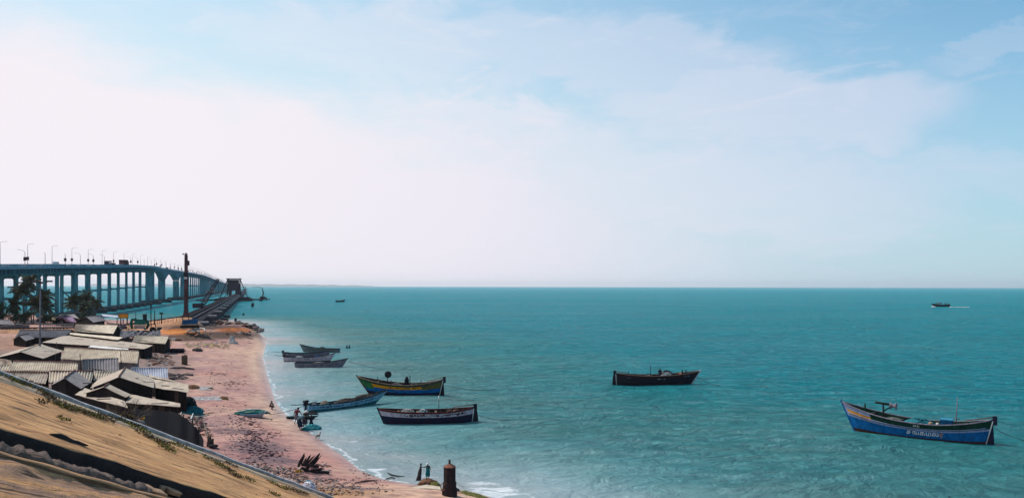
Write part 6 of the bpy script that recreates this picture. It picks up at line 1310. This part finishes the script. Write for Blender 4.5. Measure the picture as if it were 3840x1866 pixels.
# group around the teal net at the water edge
def ground_at(px, py): return gp(px, py)
P1 = dict(sp=(0, .06, 1.10), ch=(0, .14, 1.28), nk=(0, .20, 1.38), h0=(0, .24, 1.43), h1=(0, .27, 1.51), h2=(0, .28, 1.59), shl=(-.17, .12, 1.32), shr=(.17, .14, 1.32), ell=(-.32, .05, 1.08), wrl=(-.42, .1, .84), elr=(.26, .3, 1.1), wrr=(.2, .48, .95), knl=(-.14, .14, .5), anl=(-.14, -.1, .1), tol=(-.14, .05, .04), knr=(.12, .06, .5))
person('man in a dark red shirt leaning left beside the canoe', ground_at(1111, 1590), 66, -.5, P1, cloth('darkred', (.14, .03, .04)), cloth('grey', (.20, .19, .22)), .55)
P2 = dict(sp=(0, .10, 1.06), ch=(0, .26, 1.22), nk=(0, .36, 1.30), h0=(0, .42, 1.34), h1=(0, .47, 1.41), h2=(0, .49, 1.49), shl=(-.17, .26, 1.25), shr=(.17, .26, 1.25), ell=(-.2, .42, 1.0), wrl=(-.16, .56, .8), elr=(.2, .42, 1.0), wrr=(.16, .56, .8))
person('man in a pale cap behind the bending man', ground_at(1143, 1602), 74, -2.6, P2, cloth('brown', (.10, .06, .05)), cloth('navy', (.03, .04, .07)), .35, cap=mat('cap_white', (.7, .68, .68)))
P3 = dict(pel=(0, -.12, .86), sp=(0, .04, 1.02), ch=(0, .24, 1.08), nk=(0, .38, 1.08), h0=(0, .44, 1.06), h1=(0, .50, 1.05), h2=(0, .56, 1.03), shl=(-.17, .24, 1.08), shr=(.17, .24, 1.08), ell=(-.2, .34, .82), wrl=(-.15, .44, .58), elr=(.2, .34, .82), wrr=(.15, .44, .58), hpl=(-.09, -.14, .82), hpr=(.09, -.14, .82), knl=(-.12, .02, .46), knr=(.12, .02, .46))
person('man in blue grey clothes bending low over the teal net', ground_at(1127, 1610), 78, -1.9, P3, cloth('bluegrey', (.12, .20, .24)), cloth('navy', (.03, .04, .07)), .25, .24)
person('dark figure standing with its back turned on the teal net', ground_at(1167, 1606), 52, .2, dict(ell=(-.24, .08, 1.12), wrl=(-.12, .22, 1.0), elr=(.24, .08, 1.12), wrr=(.12, .22, 1.0), anl=(-.15, 0, .08), anr=(.15, 0, .08), knl=(-.13, .02, .48), knr=(.13, .02, .48), tol=(-.16, .14, .03), tor=(.16, .14, .03)), cloth('black', (.02, .025, .035)), cloth('navy', (.03, .04, .07)), .42)
heap(gp(1172, 1610)+Vector((0, 0, 0)), 1.05, .7, .55, .1, net_t, 91, 'net_heap', 'bright teal net heap on wet sand at the feet of the men', 'fishing net', sm_=mat('net_cyan', (.10, .45, .50), bump=0)); heap(gp(1145, 1612), .5, .45, .3, .1, net_t, 92, 'net_heap', 'smaller teal net heap between the bending man and the dark figure', 'fishing net')
SQ = dict(pel=(0, -.05, .42), sp=(0, .0, .62), ch=(0, .08, .82), nk=(0, .12, .93), h0=(0, .14, .98), h1=(0, .16, 1.06), h2=(0, .17, 1.14), shl=(-.17, .08, .86), shr=(.17, .08, .86), ell=(-.2, .25, .65), wrl=(-.1, .38, .5), elr=(.2, .25, .65), wrr=(.1, .38, .5), hpl=(-.09, -.05, .38), hpr=(.09, -.05, .38), knl=(-.16, .30, .52), knr=(.16, .30, .52), anl=(-.12, .12, .08), anr=(.12, .12, .08), tol=(-.12, .26, .03), tor=(.12, .26, .03))
person('bare backed person squatting at the water edge, left of a pair', ground_at(1014, 1533), 36, -1.2, SQ, None, cloth('red', (.20, .06, .04)), .3, sc=.95)
person('smaller pale clothed person squatting, right of a pair', ground_at(1025, 1534), 30, 2.0, SQ, cloth('pale', (.42, .36, .33)), cloth('brown', (.10, .06, .05)), .3, sc=.78)
person('man standing in the black boat beside the pale sacks', inb(MC, 1.0, 0, HC.hm*.5), 40, PI-.3, dict(ell=(-.28, .12, 1.15), wrl=(-.22, .3, 1.0), elr=(.26, .0, 1.1)), cloth('black', (.02, .025, .035)), cloth('navy', (.03, .04, .07)), .25, sc=1.12)
person('tiny man standing at the left end of the distant small boat', G(1262, 1131.5, .6), 8, -PI/2, dict(ell=(-.3, .2, 1.3), wrl=(-.3, .3, 1.5)), cloth('black', (.02, .025, .035)), cloth('navy', (.03, .04, .07)), .3, sc=1.25)
person('tiny man sitting in the middle of the distant small boat', G(1272, 1131.5, .5), 5, -PI/2, SQ, cloth('black', (.02, .025, .035)), cloth('navy', (.03, .04, .07)), .3, sc=1.4)
for i, x in enumerate((4.6, 2.9, -3.0, -4.2)): person(['first person from the bow of the distant motor boat', 'second person from the bow of the distant motor boat', 'third person from the bow, aft on the distant motor boat', 'last person aft on the distant motor boat'][i], inb(Mm, x, 0, 1.6), 9, PI, None, cloth('black', (.02, .025, .035)), cloth('navy', (.03, .04, .07)), .3, sc=1.0, group='crew of the distant motor boat')
person('tiny man with spread arms beneath the orange sign', GY(462, 1214, 238), 17, PI/2, dict(ell=(-.42, 0, 1.36), wrl=(-.62, .05, 1.3), elr=(.42, 0, 1.36), wrr=(.62, .05, 1.4)), cloth('black', (.02, .025, .035)), cloth('navy', (.03, .04, .07)), .2, sc=.95)
def dog(label, p, a, s):
    t = thing('dog', label, 'dog'); Jd = [((-.32, 0, .50), .10), ((-.05, 0, .50), .11), ((.22, 0, .50), .13), ((.40, 0, .62), .07), ((.50, 0, .72), .075), ((.62, 0, .69), .04), ((-.45, 0, .52), .03), ((-.60, 0, .62), .02), ((-.70, 0, .74), .012)]
    ed = [(0, 1), (1, 2), (2, 3), (3, 4), (4, 5), (0, 6), (6, 7), (7, 8)]; vs = [a_ for a_, _ in Jd]; rs = [r for _, r in Jd]
    for x, root, hind in ((.22, 2, 0), (-.34, 0, 1)):
        for s_ in (-1, 1):
            n0 = len(vs); pts = [((x, s_*.08, .42), .06), ((x+(.06 if hind else -.01), s_*.09, .30), .04), ((x+(-.07 if hind else .0), s_*.09, .17), .022), ((x+(-.03 if hind else .0), s_*.09, .04), .02), ((x+.04, s_*.09, .02), .022)]
            vs += [q for q, _ in pts]; rs += [r for _, r in pts]; ed += [(root, n0)]+[(n0+i, n0+i+1) for i in range(4)]
    for s_ in (-1, 1): n0 = len(vs); vs += [(.49, s_*.05, .78), (.48, s_*.07, .84)]; rs += [.025, .008]; ed += [(4, n0), (n0, n0+1)]
    me = bpy.data.meshes.new('body'); me.from_pydata(vs, ed, []); m = mat('dog_coat', (.50, .42, .36), (.06, .04, .035), scale=3.5, bump=0); me.materials.append(m); o = bpy.data.objects.new('body', me); COL.objects.link(o); o.parent = t
    md = o.modifiers.new('skin', 'SKIN'); md.use_smooth_shade = True
    for i, r in enumerate(rs): me.skin_vertices[0].data[i].radius = (r, r); me.skin_vertices[0].data[i].use_root = (i == 1)
    o.modifiers.new('sub', 'SUBSURF').render_levels = 1; t.location = p; t.rotation_euler = (0, 0, a); t.scale = (s, s, s)
dog('white and brown dog seen from behind at the water edge', ground_at(1192, 1648), 1.25, .95)
# ---------------------------------------------------------------- rocks and things on the beach
rk = [mat('rock_grey', (.17, .13, .12), (.08, .06, .06), scale=1.5), mat('rock_brown', (.26, .13, .085), (.13, .065, .05), scale=1.5), mat('rock_pale', (.42, .36, .33), (.25, .2, .19), scale=1.5), mat('rock_dark', (.06, .05, .055), (.03, .028, .035), scale=1.5)]
rname = ['grey', 'brown', 'pale', 'dark']; protos_r = {}
def boulder(p, s, ci, grp, lb, seed):
    v_ = seed % 4; key = (ci, v_)
    if key not in protos_r: mb = MB(); mb.rock((0, 0, 0), 1, 100+v_*7, 0, 2, .8); o = mb.build('boulder', [rk[ci]]); protos_r[key] = o
    else: o = protos_r[key].copy(); COL.objects.link(o)
    o.location = p; rnd = random.Random(seed); o.rotation_euler = (rnd.uniform(-.4, .4), rnd.uniform(-.4, .4), rnd.uniform(0, 6.28)); o.scale = (s*rnd.uniform(.7, 1.3), s*rnd.uniform(.7, 1.3), s*rnd.uniform(.6, 1)); tag(o, lb, 'boulder', grp)
rnd = random.Random(77)
for i in range(75):
    k = rnd.random(); px = 742+k*220; py = np.interp(px, [742, 800, 880, 960], [1207, 1205, 1209, 1219])+rnd.uniform(-1, 9); p = G(px, py, 1.6+rnd.uniform(-.2, .5)); ci = rnd.choice([0, 1, 1, 3, 2]); boulder(p, rnd.uniform(.6, 1.25), ci, 'boulders along the back edge of the orange ground', rname[ci]+' boulder in the row along the back edge of the orange ground', i)
for i in range(100):
    a = rnd.random(); px = rnd.uniform(888, 984); lo = np.interp(px, [885, 930, 984], [1262, 1266, 1243]); hi = np.interp(px, [885, 910, 940, 984], [1245, 1228, 1222, 1236]); py = rnd.uniform(hi, lo); p = gp(px, py)+Vector((0, 0, rnd.uniform(.0, .5))); ci = rnd.choice([2, 0, 0, 3, 2, 0]); boulder(p, rnd.uniform(.4, .95), ci, 'rock heap at the tip of the beach', rname[ci]+' rock in the heap at the tip of the beach', 200+i)
for i in range(26):
    k = rnd.random(); Y_ = 232+k*k*170; p = rp(Y_, 5+rnd.uniform(0, 4), rnd.uniform(-.2, .8)); boulder(p, rnd.uniform(.7, 1.5), 3, 'dark rocks at the foot of the railway bridge', 'dark rock at the foot of the railway bridge', 400+i)
for i, (px, py, s, ci, lb) in enumerate([(893, 1210, 1.3, 3, 'tall dark rock standing up behind the rock heap'), (478, 1222, 1.2, 1, 'brown rock under the orange sign'), (648, 1276, .9, 2, 'pale tan boulder on the brown mound'), (712, 1259, 1.6, 2, 'large pale tan boulder below the blue rig base'), (742, 1316, 1.25, 3, 'dark dome shaped rock alone on the beach'), (451, 1251, 1.0, 1, 'orange brown lump at the end of the long pale hut')]):
    boulder(gp(px, py)+Vector((0, 0, .2)), s, ci, None, lb, 500+i)
def rubble(area, n, smin, smax, mats, lb, name='rubble', seed=1, flat=.6, dz=.02):
    mb = MB(); r = random.Random(seed)
    for _ in range(n):
        (x0, y0), (x1, y1), (x2, y2), (x3, y3) = area; u_, v_ = r.random(), r.random(); px = (x0*(1-u_)+x1*u_)*(1-v_)+(x3*(1-u_)+x2*u_)*v_; py = (y0*(1-u_)+y1*u_)*(1-v_)+(y3*(1-u_)+y2*u_)*v_
        p = gp(px+r.gauss(0, 3), py+r.gauss(0, 2)); mb.rock(p+Vector((0, 0, dz)), r.uniform(smin, smax)*(1 if r.random() < .8 else 1.7), r.randrange(9999), r.randrange(len(mats)), 1, flat)
    o = mb.build(name, mats); tag(o, lb, name.replace('_', ' '), kind='stuff')
rubble([(905, 1725), (1120, 1760), (1200, 1830), (1010, 1790)], 620, .04, .13, [rk[0], rk[2], rk[3], rk[1]], 'grey and white stones and shells behind the kerb', 'pebbles', 2)
rubble([(1120, 1790), (1330, 1795), (1370, 1855), (1180, 1858)], 420, .03, .10, [rk[0], rk[3], rk[1], rk[2]], 'dark pebbles and shells at the lower right of the bank', 'pebbles', 3)
rubble([(560, 1322), (640, 1335), (655, 1372), (545, 1372)], 230, .15, .38, [rk[2], rk[0], rk[1]], 'pale rubble stones between the huts and the drum', 'rubble', 4)
rubble([(632, 1400), (680, 1405), (706, 1421), (636, 1420)], 110, .12, .35, [rk[3], rk[0], rk[3]], 'dark rubbish beside the blue striped hut', 'rubbish', 5)
rubble([(695, 1286), (850, 1286), (862, 1304), (700, 1300)], 260, .15, .34, [mat('net_yellow', (.50, .36, .16), (.34, .24, .12), scale=3), rk[2]], 'long low heap of yellowish net on the beach', 'net_row', 6, .5)
rubble([(700, 1560), (760, 1565), (800, 1640), (735, 1625)], 220, .05, .22, [rk[3], rk[2], Mred, rk[0], rk[1]], 'rubbish and broken wood at the end of the net fence', 'rubbish', 7)
rubble([(740, 1552), (900, 1560), (1020, 1730), (790, 1700)], 140, .03, .09, [rk[2], rk[3], rk[0]], 'scattered shells and litter on the lower beach', 'litter', 8)
rubble([(700, 1340), (960, 1340), (1000, 1560), (760, 1540)], 110, .04, .12, [rk[3], rk[0], rk[1]], 'scattered dark stones and litter on the beach', 'litter', 9)
rubble([(1300, 1745), (1440, 1795), (1500, 1850), (1380, 1850)], 90, .03, .08, [rk[3], rk[1]], 'small dark stones on the wet sand', 'pebbles', 10)
rubble([(610, 1258), (900, 1250), (930, 1268), (640, 1276)], 260, .2, .6, [mat('clod_brown', (.11, .05, .03), (.06, .03, .02)), rk[1], rk[3]], 'rough brown clods along the foot of the orange bank', 'clods', 21, .5)
rubble([(750, 1222), (900, 1224), (900, 1234), (740, 1236)], 160, .2, .5, [mat('clod_brown', (.11, .05, .03)), rk[3]], 'dark clods on the top of the orange bank', 'clods', 22, .5)
# dark seaweed wrack in low ragged tufts
mb = MB(); r = random.Random(5)
for cx_, cy_, sx_, sy_, n in ((955, 1640, 70, 55, 210), (905, 1580, 55, 22, 60), (1000, 1700, 60, 22, 80), (870, 1440, 70, 12, 60), (800, 1400, 60, 8, 40), (1180, 1750, 60, 14, 60)):
    for _ in range(n):
        p = gp(cx_+r.gauss(0, sx_*.55), cy_+r.gauss(0, sy_*.55)); a = r.uniform(-.5, .5); l = r.uniform(.12, .5); q = [p+Vector((math.cos(a)*l*(k/3-.5), math.sin(a)*l*(k/3-.5)+.05*math.sin(k*2), .02+.03*math.sin(k*1.1))) for k in range(4)]; mb.tube(q, [.01, r.uniform(.02, .05), .04, .008], 4)
tag(mb.build('seaweed', [mat('seaweed', (.11, .065, .08), (.05, .035, .045), bump=0)]), 'dark seaweed wrack lying in ragged strips on the beach', 'seaweed', kind='stuff')
# oil drum shaped tank
b = gp(692, 1366); t = thing('oil_drum', 'rusty brown drum standing alone on the beach', 'drum', b); dm = mat('drum_rust', (.14, .10, .065), (.08, .055, .04), scale=1.5); mb = MB(); mb.lathe([(.0, 0), (.52, 0), (.54, .05), (.52, .5), (.55, .55), (.52, .6), (.52, 1.15), (.55, 1.2), (.52, 1.25), (.52, 1.7), (.54, 1.75), (.48, 1.74), (0, 1.70)], 20, b-Vector((0, 0, .05))); mb.build('drum', [dm], t)
mb = MB(); mb.lathe([(.10, 1.72), (.10, 1.9), (.0, 1.92)], 10, b+Vector((.1, 0, 0))); mb.build('cap', [dm], t)
b = gp(664, 1322); t = thing('dark_crate', 'low black crate with a rounded end by the corrugated hut', 'crate', b); mb = MB(); mb.box(b+Vector((0, 0, .4)), (2.6, 1.4, .9)); mb.box(b+Vector((0, 0, .88)), (2.7, 1.5, .08)); mb.build('crate', [Mdark], t); mb = MB(); mb.rock(b+Vector((1.4, 0, .4)), .6, 4, 0, 2); mb.build('cover', [Mdark], t)
b = G(620, 1297, 2.9); mb = MB(); P = [[(b.x+x*.22+.04*math.sin(z*5+x), b.y-.1*math.sin(x*1.5), b.z-z*.28) for x in range(-3, 5)] for z in range(5)]; mb.grid(P); mb.grid([[(x, y+.04, z) for x, y, z in r_] for r_ in P]); tag(mb.build('hanging_cloth', [pm('cloth_blue', (.03, .20, .50))]), 'blue cloth hanging at the corner of the small corrugated hut', 'cloth')
b = G(722, 1300, 2); 
# drying mats with fish
for i, (c4, lb) in enumerate([(((742, 1450), (798, 1448), (793, 1464), (748, 1464)), 'short drying mat with white fish'), (((716, 1489), (828, 1487), (832, 1502), (730, 1501)), 'long drying mat strewn with white fish')]):
    q = [gp(*a)+Vector((0, 0, .06)) for a in c4]; t = thing('drying_mat', lb, 'mat', q[0]); mb = MB(); mb.add(q+[v-Vector((0, 0, .05)) for v in q], [(0, 1, 2, 3), (7, 6, 5, 4), (0, 4, 5, 1), (1, 5, 6, 2), (2, 6, 7, 3), (3, 7, 4, 0)]); mb.build('mat', [mat('mat_pale', (.48, .42, .40), (.3, .25, .24), scale=4)], t)
    mb = MB(); r = random.Random(i)
    for _ in range(160 if i else 80): u_, v_ = r.uniform(.03, .97), r.uniform(.05, .95); p = q[0].lerp(q[1], u_).lerp(q[3].lerp(q[2], u_), v_); a = r.uniform(0, 3.1); mb.bar(p+Vector((0, 0, .03)), p+Vector((math.cos(a)*.2, math.sin(a)*.2, .04)), .08, .04)
    tag(mb.build('fish', [mat('fish_white', (.75, .73, .72), bump=0)]), 'small white fish drying on the %s mat' % ('long' if i else 'short'), 'fish', kind='stuff')
for i, (px, py, s, m_, lb) in enumerate([(838, 1496, .5, mat('bundle_brown', (.34, .19, .09), (.16, .09, .05), scale=3), 'brown bundle at the right end of the long drying mat'), (790, 1457, .3, mat('bundle_brown', (.34, .19, .09)), 'small brown bundle at the end of the short drying mat'), (725, 1455, .7, mat('bundle_tan', (.36, .2, .12), bump=0), 'low orange brown cloth roll beside the short drying mat')]): heap(gp(px, py), s*1.3, s*.8, s*.7, 0, m_, 100+i, 'bundle', lb, 'bundle')
for i, (px, py, w_, h_, m_) in enumerate([(872, 1288, 1.1, .8, net_p), (870, 1278, .8, 1.2, net_p), (882, 1288, .7, .5, pm('sack_blue', (.12, .28, .5)))]): heap(gp(px, py)+Vector((0, 0, .0)), w_, .7, h_, 0, m_, 110+i, 'sack', ['pale sack at the bottom left of the stack near the rock tip', 'tallest pale sack of the stack near the rock tip', 'blue grey sack at the right of the stack near the rock tip'][i], 'sack')
# white pipe tangle on the orange bank
for i, (pts, lb) in enumerate([([(718, 1240), (728, 1229), (722, 1222), (733, 1223), (738, 1236), (720, 1243)], 'looped white hose on the orange bank'), ([(738, 1240), (752, 1230), (765, 1232), (771, 1241)], 'short arched white hose right of the looped one'), ([(702, 1243), (725, 1236), (748, 1243)], 'straight white hose at the left of the hose tangle')]):
    q = [G(a, b_, 4.6-(b_-1222)*.04) for a, b_ in pts]; q2 = []
    for k in range(len(q)-1):
        for u_ in (0, .33, .66): q2.append(q[k].lerp(q[k+1], u_))
    mb = MB(); mb.tube(q2+[q[-1]], .22, 7); tag(mb.build('white_hose', [mat('hose_white', (.66, .60, .55), (.4, .35, .32), bump=0)]), lb, 'hose', 'white hoses on the orange bank')
# timber wreck
t0_ = gp(1150, 1762); t = thing('timber_wreck', 'black broken boat ribs sticking up out of the stones', 'wreck', t0_); Y_ = t0_.y; Wt = lambda a, b_, c=0: GY(a, b_, Y_+c)
for j, q in enumerate([[(1118, 1748), (1128, 1728), (1138, 1710), (1141, 1698)], [(1139, 1746), (1152, 1725), (1161, 1710), (1165, 1704)], [(1150, 1740), (1168, 1718), (1180, 1707)], [(1140, 1766), (1165, 1738), (1188, 1714), (1200, 1697)], [(1168, 1748), (1185, 1730), (1205, 1706)], [(1136, 1740), (1145, 1722), (1150, 1712)]]):
    mb = MB(); c = (j-2)*.25; pts = [Wt(a, b_, c) for a, b_ in q]; n = len(pts); mb.tube(pts, [[.09, .16, .13, .03], [.08, .12, .09, .02], [.07, .09, .03], [.10, .17, .16, .04], [.06, .08, .02], [.05, .07, .02]][j], 6); mb.build('rib', [mat('timber_black', (.028, .022, .025), (.05, .04, .04), scale=3)], t)
for a, b_ in [((1130, 1752), (1162, 1768)), ((1140, 1772), (1206, 1757)), ((1130, 1738), (1196, 1748)), ((1150, 1768), (1235, 1771))]: mb = MB(); mb.bar(Wt(*a, -.3), Wt(*b_, -.1), .14, .22); mb.build('keel_timber', [mat('timber_black', (.03, .02, .02))], t)
for i, (a, b_, lb) in enumerate([((1190, 1764), (1238, 1770), 'pale plank lying right of the black wreck'), ((1206, 1746), (1224, 1740), 'short pale board behind the black wreck'), ((1120, 1762), (1127, 1755), 'small pale board left of the wreck')]): mb = MB(); mb.bar(gp(*a)+Vector((0, 0, .08)), gp(*b_)+Vector((0, 0, .12)), .14, .06); tag(mb.build('plank', [rk[2]]), lb, 'plank')
heap(gp(1120, 1770), .35, .25, .22, 0, pm('rag_orange', (.5, .28, .06)), 131, 'rag', 'orange yellow rag among the stones by the wreck', 'rag')
# sack of white cloth
p = gp(1157, 1834); heap(p, .62, .42, .52, -.4, pm('cloth_white', (.62, .58, .66), (.30, .27, .36)), 130, 'white_sack', 'big crumpled white and mauve sack against the kerb', 'sack', sm_=mat('cloth_fold', (.8, .76, .8), bump=0)); heap(p+Vector((-.05, .25, .32)), .42, .2, .26, -.4, pm('cloth_sky', (.10, .42, .58)), 132, 'blue_cloth', 'light blue cloth lying over the white sack', 'cloth')
for i, (a, b_, c, lb) in enumerate([((1200, 1853), (1232, 1866), .45, 'grey plank end at the kerb near the bottom edge')]): mb = MB(); mb.bar(gp(*a)+Vector((0, 0, .1)), gp(*b_)+Vector((0, 0, .1)), c, .1); tag(mb.build('plank', [rk[0]]), lb, 'plank')
mb = MB(); pts = [G(1454, 1771, .12), G(1470, 1779, .1), G(1490, 1783, .1), G(1518, 1785, .05)]; mb.tube(pts, [.05, .06, .06, .02], 6); tag(mb.build('driftwood', [rk[3]]), 'long dark branch floating at the water edge', 'driftwood')
mb = MB(); mb.tube([G(1447, 1795, .1), G(1468, 1788, .1), G(1480, 1792, .05)], .05, 6); tag(mb.build('driftwood', [rk[3]]), 'short dark branch just below the floating long branch', 'driftwood')
mb = MB(); mb.tube([gp(1330, 1812)+Vector((0, 0, .05)), gp(1370, 1805)+Vector((0, 0, .08)), gp(1420, 1800)+Vector((0, 0, .05))], [.03, .07, .02], 6); tag(mb.build('driftwood', [rk[3]]), 'thin black branch on the dark wet sand', 'driftwood')
# rock of the fisherman, slab and algae rocks, buoy shaped post
algae = mat('algae', (.14, .14, .04), (.045, .045, .02), scale=5, bump=.6); rock_b = mat('shore_rock', (.24, .11, .06), (.09, .06, .045), scale=3, bump=.6)
def lump(pxs, z0, hh, name, lb, m, seed, cat='rock', wid=.9):
    a = gp(*pxs[0]); b_ = gp(*pxs[1]); c = (a+b_)/2; L_ = (b_-a).length/2; an = math.atan2((b_-a).y, (b_-a).x); o = heap((c.x, c.y, z0), L_, wid, hh, an, m, seed, name, lb, cat, 0); return o
lump(((1567, 1815), (1640, 1812)), .0, .44, 'shore_rock', 'flat brown rock on which the fisherman stands', rock_b, 141, wid=.55); lump(((1610, 1813), (1650, 1822)), -.1, .38, 'algae_rock', 'green algae covered tail of the fisherman rock', algae, 142, wid=.4)
lump(((1712, 1836), (1850, 1880)), -.1, .42, 'algae_rock', 'long yellow green algae covered rock right of the iron post', algae, 143, wid=.7); lump(((1700, 1838), (1722, 1838)), .1, .25, 'shore_rock', 'small dark stone beside the iron post', rk[3], 144, wid=.25)
q = [G(1545, 1824, .25), G(1600, 1815, .4), G(1655, 1823, .35), G(1655, 1834, .3), G(1600, 1829, .3), G(1550, 1830, .2)]; mb = MB(); mb.add([tuple(v) for v in q]+[(v.x, v.y, v.z-.2) for v in q], [(0, 1, 2, 3, 4, 5)[::-1], (6, 7, 8, 9, 10, 11)]+[(i, (i+1) % 6, 6+(i+1) % 6, 6+i) for i in range(6)]); tag(mb.build('pale_slab', [mat('slab_cream', (.58, .50, .40), (.45, .36, .28), scale=3)]), 'pale flat slab between the fisherman rock and iron post', 'slab')
b = gp(1686, 1856); t = thing('iron_post', 'tall eight sided rusty iron post with a cone top in the foreground', 'post', b); irm = mat('iron_dark', (.045, .03, .032), (.022, .018, .024), scale=3, rough=.75); irt = mat('iron_rust', (.26, .12, .08), (.12, .06, .05), scale=3); s_ = b.y/2900
mb = MB(); zb = b.z-.3; H_ = lambda py: GY(1686, py, b.y).z
mb.lathe([(30*s_, zb), (30*s_, H_(1832)), (28.5*s_, H_(1829))], 8, (b.x, b.y, 0), smooth=False, ph=.39); mb.build('base', [irm], t); mb = MB(); mb.lathe([(26.5*s_, H_(1832)), (26.5*s_, H_(1806)), (24*s_, H_(1804))], 8, (b.x, b.y, 0), smooth=False, ph=.39); mb.build('lower_body', [irm], t)
mb = MB(); mb.lathe([(23.5*s_, H_(1806)), (23.5*s_, H_(1748.5))], 8, (b.x, b.y, 0), smooth=False, ph=.39); mb.build('upper_body', [irm], t); mb = MB(); mb.lathe([(24.2*s_, H_(1749)), (24.2*s_, H_(1747)), (6*s_, H_(1737)), (4.5*s_, H_(1736))], 8, (b.x, b.y, 0), smooth=False, ph=.39); mb.build('cone_top', [irt], t)
mb = MB(); mb.box((b.x-.01, b.y, (H_(1737)+H_(1723))/2), (7*s_, 6*s_, H_(1722)-H_(1737))); mb.tube([(b.x+.02, b.y, H_(1726)), (b.x+6*s_, b.y, H_(1721))], .02, 5); mb.build('spindle', [irm], t)
mb = MB(); c = Vector((b.x-24*s_, b.y-16*s_, H_(1820))); R1 = 11*s_
mb.tube([c+Vector((R1*.8*math.cos(a), -R1*.5*math.cos(a), R1*1.1*math.sin(a))) for a in np.linspace(.5, 5.9, 16)], .035, 6); mb.build('hook', [irt], t)
mb = MB(); mb.rock((b.x-24*s_, b.y-14*s_, H_(1833)), 8*s_, 3, 0, 2, .5); mb.build('rust_lump', [irt], t)
rope(sag((b.x+25*s_, b.y-.1, H_(1806)), G(1738, 1824, .25), .05), 'thin cable from the iron post to the water', .015)
# loose things beside the nearest hut: nets, boards and a stump
heap(gp(722, 1550), 1.6, .9, .8, -.4, net_t, 150, 'net_heap', 'dark teal net heap beside the big hut', 'fishing net'); heap(gp(705, 1530), 1.0, .8, 1.3, 0, pm('tarp_dark', (.02, .035, .04)), 151, 'tarpaulin', 'dark tarpaulin heap against the corner of the big hut', 'tarpaulin')
for i, (a, b_, w_, m_, lb) in enumerate([((732, 1560), (802, 1554), .10, Mwood, 'long thin brown plank pointing to the beached boat'), ((730, 1566), (775, 1566), .25, net_p, 'pale board lying under the long plank'), ((676, 1560), (690, 1530), .08, Mlt, 'thin white pole leaning on the net fence'), ((715, 1575), (725, 1556), .1, Mlt, 'short white stake in the rubbish'), ((765, 1590), (782, 1655), .1, Mwood, 'weathered plank along the edge of the rubbish')]): mb = MB(); mb.bar(gp(*a)+Vector((0, 0, .15)), gp(*b_)+Vector((0, 0, .25)), w_, .08); tag(mb.build('plank', [m_]), lb, 'plank')
b = gp(784, 1672); mb = MB(); mb.tube([b-Vector((0, 0, .2)), b+Vector((.05, 0, .55)), b+Vector((-.02, 0, .95))], [.26, .2, .17], 9); mb.tube([b+Vector((.25, .1, 0)), b+Vector((.32, .1, .7))], [.12, .09], 7); tag(mb.build('tree_stump', [mat('stump', (.16, .11, .08), (.06, .045, .04), scale=3, stretch=(3, 3, .5))]), 'broken wooden stump at the end of the net fence', 'stump')
mb = MB(); mb.rock(gp(800, 1678)+Vector((0, 0, .2)), .5, 12, 0, 2, .7); tag(mb.build('dark_heap', [rk[3]]), 'dark rounded heap right of the stump by the kerb', 'heap')
for i, (px, py, w_) in enumerate([(677, 1382, 2.2), (705, 1406, 1.0)]): heap(gp(px, py), w_, .5, .35, 0, (rk[3], rk[0])[i], 160+i, 'driftwood', ['flat dark board heap left below the drum', 'grey driftwood right of the dark rubbish'][i], 'driftwood', 2)
